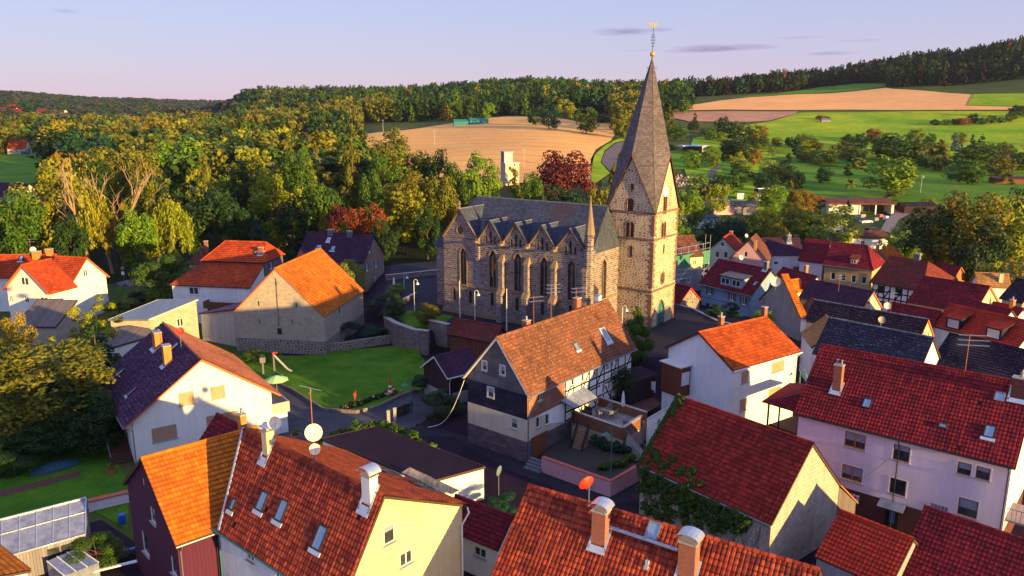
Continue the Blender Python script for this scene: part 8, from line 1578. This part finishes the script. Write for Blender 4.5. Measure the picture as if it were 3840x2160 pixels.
for i,(px,mat) in enumerate((((3235,815),'concrete'),((3300,815),'terracotta'),((3320,822),'white_paint'),((3210,822),'blue_plastic'),((3285,828),'concrete'))):
    t=thing('material_stack',['grey pallet stack left in the yard of the long shed','brick pallet right in the yard of the long shed','white crate stack near the red car','blue bin at the left end of the long shed yard','flat slab stack in the middle of the shed yard'][i],'stack',gnd(*px),R(20*i)); m=MB()
    for k in range(3): m.box(-.8+.05*k,.8-.04*k,-.6,.6-.05*k,.35*k,.35*k+.3)
    m.build('stack',[MATS[mat]],t)
# cemetery
gp=[]; rs=np.random.default_rng(21)
for i in range(6):
    for j in range(13): gp.append((2515+j*12+i*6,663+i*7))
for i in range(6):
    for j in range(9): gp.append((2628+j*13-i*6,668+i*9))
first=None; 
for k,(x,y) in enumerate(gp[:120]):
    if 2590<x<2640 and y<690 and 0: continue
    p=gnd(x+rs.uniform(-3,3),y+rs.uniform(-2,2)); h=rs.uniform(.5,.9)
    if first is None or k in (1,2):
        t=thing('gravestone','small gravestone in the cemetery rows right behind the spire','gravestone',p,R(rs.uniform(-15,15)),'gravestones in the cemetery'); m=MB(); pr=[(-.35,0),(.35,0),(.35,.9),(.2,1.1),(-.2,1.1),(-.35,.9)]; m.hexa([(a,-.12,b) for a,b in pr],[(a,.12,b) for a,b in pr]); s_o=m.build('stone',[MATS[['concrete','slate_stone','stair_stone'][k%3]]],t); m=MB(); m.box(-.5,.5,-1.7,-.15,0,.18); b_o=m.build('grave_border',[MATS['stair_stone' if k else 'concrete']],t); first=first or []; first.append((t,s_o,b_o))
    else:
        src=first[k%len(first)]; t=src[0].copy(); COL.objects.link(t); t.location=p; t.rotation_euler=(0,0,R(rs.uniform(-15,15))); t.scale=(1,1,h)
        for s2 in src[1:]: c_=s2.copy(); COL.objects.link(c_); c_.parent=t
# poles
def pole(label,px,h,r_=None,cross=True):
    p=gnd(*px); t=thing('utility_pole',label,'utility pole',p,R(10)); m=MB(); m.tube([(0,0,-.3),(0,0,h)],.16,6,r1=.1); m.build('pole',[MATS['timber_brown'] if 0 else MATS['concrete']],t); m=MB(); m.bar((-1.1,0,h-.3),(1.1,0,h-.3),.12); m.build('crossarm',[MATS['concrete']],t)
pole('utility pole on the left side of the wheat field edge',(1437,496),9); pole('utility pole in front of the left part of the wheat field',(1630,548),9.5); pole('utility pole beside the silo building',(1965,632),9.5); pole('tall utility pole on the hill wheat field',(3441,412),12); pole('utility pole by the lane through the dark trees at the right',(3457,632),8); pole('wooden pole beside the left meadow wood',(211,566),9); pole('pole cut by the left edge above the meadow',(3,560),9)
p=gnd(3451,728); street_lamp('thin pale lamp post beside the gravel track',p,7.0,0,'white'); 
# bus stop on the left behind the white corner house
p=at(500,1108,0); t=thing('cycle_shelter','row of small grey-roofed green shelters behind the white corner house','shelter',p,R(-15)); m=MB()
for i in range(3): x=-3+i*2; m.hexa([(x,-1.5,2.0),(x+1.9,-1.5,2.0),(x+1.9,1.5,2.0),(x,1.5,2.0)],[(x+.9,-1.5,2.6),(x+1.0,-1.5,2.6),(x+1.0,1.5,2.6),(x+.9,1.5,2.6)])
m.build('roof',[MATS['slate_wall']],t)
for i in range(4): m=MB(); m.bar((-3+i*2,-1.4,0),(-3+i*2,-1.4,2),.08); m.build('post',[MATS['teal_paint']],t)
p=at(465,1060,0); t=thing('bus_stop_sign','round yellow and green stop sign on a pole against the dark trees','sign',p); m=MB(); m.tube([(0,0,0),(0,0,3.2)],.04,6); m.build('pole',[MATS['zinc']],t); m=MB(); m.lathe((0,-.05,3.0),[(.01,-.03),(.4,-.03),(.4,.03),(.01,.03)],18,0,Vector((0,1,0))); m.build('round_sign',[MATS['yellow_paint']],t); m=MB(); m.lathe((0,-.09,3.0),[(.28,0),(.40,0),(.40,.01),(.28,.01)],18,0,Vector((0,1,0))); m.bar((-.12,-.1,2.85),(-.12,-.1,3.15),.06); m.bar((.12,-.1,2.85),(.12,-.1,3.15),.06); m.bar((-.12,-.1,3.0),(.12,-.1,3.0),.06); m.build('sign_letter',[MATS['win_green']],t); m=MB(); m.box(-.3,.3,-.08,-.04,1.6,2.3); m.build('timetable',[MATS['white_paint']],t)
# wires from the maroon house to the big pink house
a=J.world(Vector((J.L/2,J.W2,J.e2))); b_=Rr.world(Vector((Rr.onface('E',(3333,1716))[0],Rr.yE-.1,Rr.onface('E',(3333,1716))[1]))); t=thing('service_cable','thin dark cable from the block gable to the pink house wall','cable',a); m=MB(); m.tube([(a.lerp(b_,k)-a)-Vector((0,0,.5*math.sin(PI*k))) for k in np.linspace(0,1,10)],.02,4); m.build('cable',[MATS['metal_dark']],t)
# ---------------------------------------------------------------- sky, sun, camera
SUN_AZ=-42.0; SUN_EL=7.0
w=bpy.data.worlds.new("World"); sc.world=w; w.use_nodes=True; t=w.node_tree; nd=t.nodes; lk=t.links; bg=nd['Background']
sky=nd.new('ShaderNodeTexSky'); sky.sky_type='NISHITA'; sky.sun_disc=False; sky.sun_elevation=R(SUN_EL); sky.sun_rotation=R(90-SUN_AZ); sky.air_density=1.0; sky.dust_density=.6; sky.ozone_density=2.0
class NW(N):
    def __init__(s): s.t=t; s.n=nd; s.l=lk
q=NW(); gen=nd.new('ShaderNodeTexCoord').outputs['Generated']; sx=nd.new('ShaderNodeSeparateXYZ'); lk.new(gen,sx.inputs[0])
el=q.m('ARCSINE',sx.outputs[2]); azm=q.m('ARCTAN2',sx.outputs[0],sx.outputs[1])
grad=q.ramp(q.mr(el,-.03,.5),[(0,(3.3,2.15,2.7)),(.06,(3.0,2.15,2.9)),(.16,(2.45,2.15,3.0)),(.30,(2.0,2.15,3.25)),(.6,(2.1,2.5,4.3)),(1,(2.2,2.6,4.6))]); col=q.mix(.82,q.mix(1.0,sky.outputs[0],(.9,.95,1.2),'MULTIPLY'),grad)  # stops above the view are raised to add fill light
comb=nd.new('ShaderNodeCombineXYZ'); lk.new(azm,comb.inputs[0]); lk.new(el,comb.inputs[1]); vec=comb.outputs[0]; cn=q.noise(q.vm('MULTIPLY',vec,(16,110,1)),1,5,.65)
for (px,py,ws,hs,st) in ((2330,120,110,16,1.0),(2470,112,60,9,.5),(2720,178,190,13,.9),(2620,190,140,8,.6),(3130,200,90,7,.7),(3000,140,100,5,.4),(250,42,40,8,.5),(2400,187,80,4,.3),(3250,150,120,4,.3)):
    r=ray(px,py).normalized(); a0=math.atan2(r.x,r.y); e0=math.asin(r.z); da=q.m('DIVIDE',q.m('SUBTRACT',azm,a0),ws/F); de=q.m('DIVIDE',q.m('SUBTRACT',el,e0),hs/F)
    rr=q.m('ADD',q.m('MULTIPLY',da,da),q.m('MULTIPLY',de,de)); k=q.m('MULTIPLY',q.m('MULTIPLY',q.mr(rr,0,1.1,1,0),q.mr(cn,.30,.62)),st,True)
    dark=q.mix(1.0,col,(.58,.52,.66),'MULTIPLY'); col=q.mix(k,col,dark)
lk.new(col,bg.inputs[0]); bg.inputs[1].default_value=SKYK
sd=bpy.data.lights.new('sun','SUN'); sd.energy=SUNK; sd.angle=R(.8); sd.color=(1.0,.67,.21); so=bpy.data.objects.new('sun',sd); COL.objects.link(so)
dv=Vector((math.cos(R(SUN_AZ))*math.cos(R(SUN_EL)),math.sin(R(SUN_AZ))*math.cos(R(SUN_EL)),math.sin(R(SUN_EL)))); so.rotation_euler=dv.to_track_quat('Z','Y').to_euler(); so.location=(60,-30,90)
cd=bpy.data.cameras.new('camera'); co=bpy.data.objects.new('camera',cd); COL.objects.link(co); co.location=CAM; co.rotation_euler=(PI/2-TH,0,0); cd.sensor_width=36; cd.lens=F/3840*36; cd.clip_start=.5; cd.clip_end=9000; sc.camera=co
sc.render.resolution_x=1024; sc.render.resolution_y=576
vs=sc.view_settings; vs.view_transform='Standard'; vs.look='None'; vs.gamma=1; vs.exposure=EXPO; vs.use_curve_mapping=False
cy=sc.cycles; cy.max_bounces=5; cy.diffuse_bounces=2; cy.glossy_bounces=2; cy.transmission_bounces=3; cy.transparent_max_bounces=4; cy.volume_bounces=0; cy.use_denoising=True

m=MB(); m.box(-4300,4300,-60,5200,-6,HZTOP); hz=m.build('haze',[]); hm=bpy.data.materials.new('haze_air'); hm.use_nodes=True; hn=hm.node_tree; hn.nodes.clear(); ho=hn.nodes.new('ShaderNodeOutputMaterial'); hv=hn.nodes.new('ShaderNodeVolumePrincipled'); hv.inputs['Color'].default_value=(.66,.68,.95,1); hv.inputs['Density'].default_value=HZD; hv.inputs['Anisotropy'].default_value=.2; hn.links.new(hv.outputs[0],ho.inputs['Volume']); hz.data.materials.append(hm); hz['kind']='stuff'
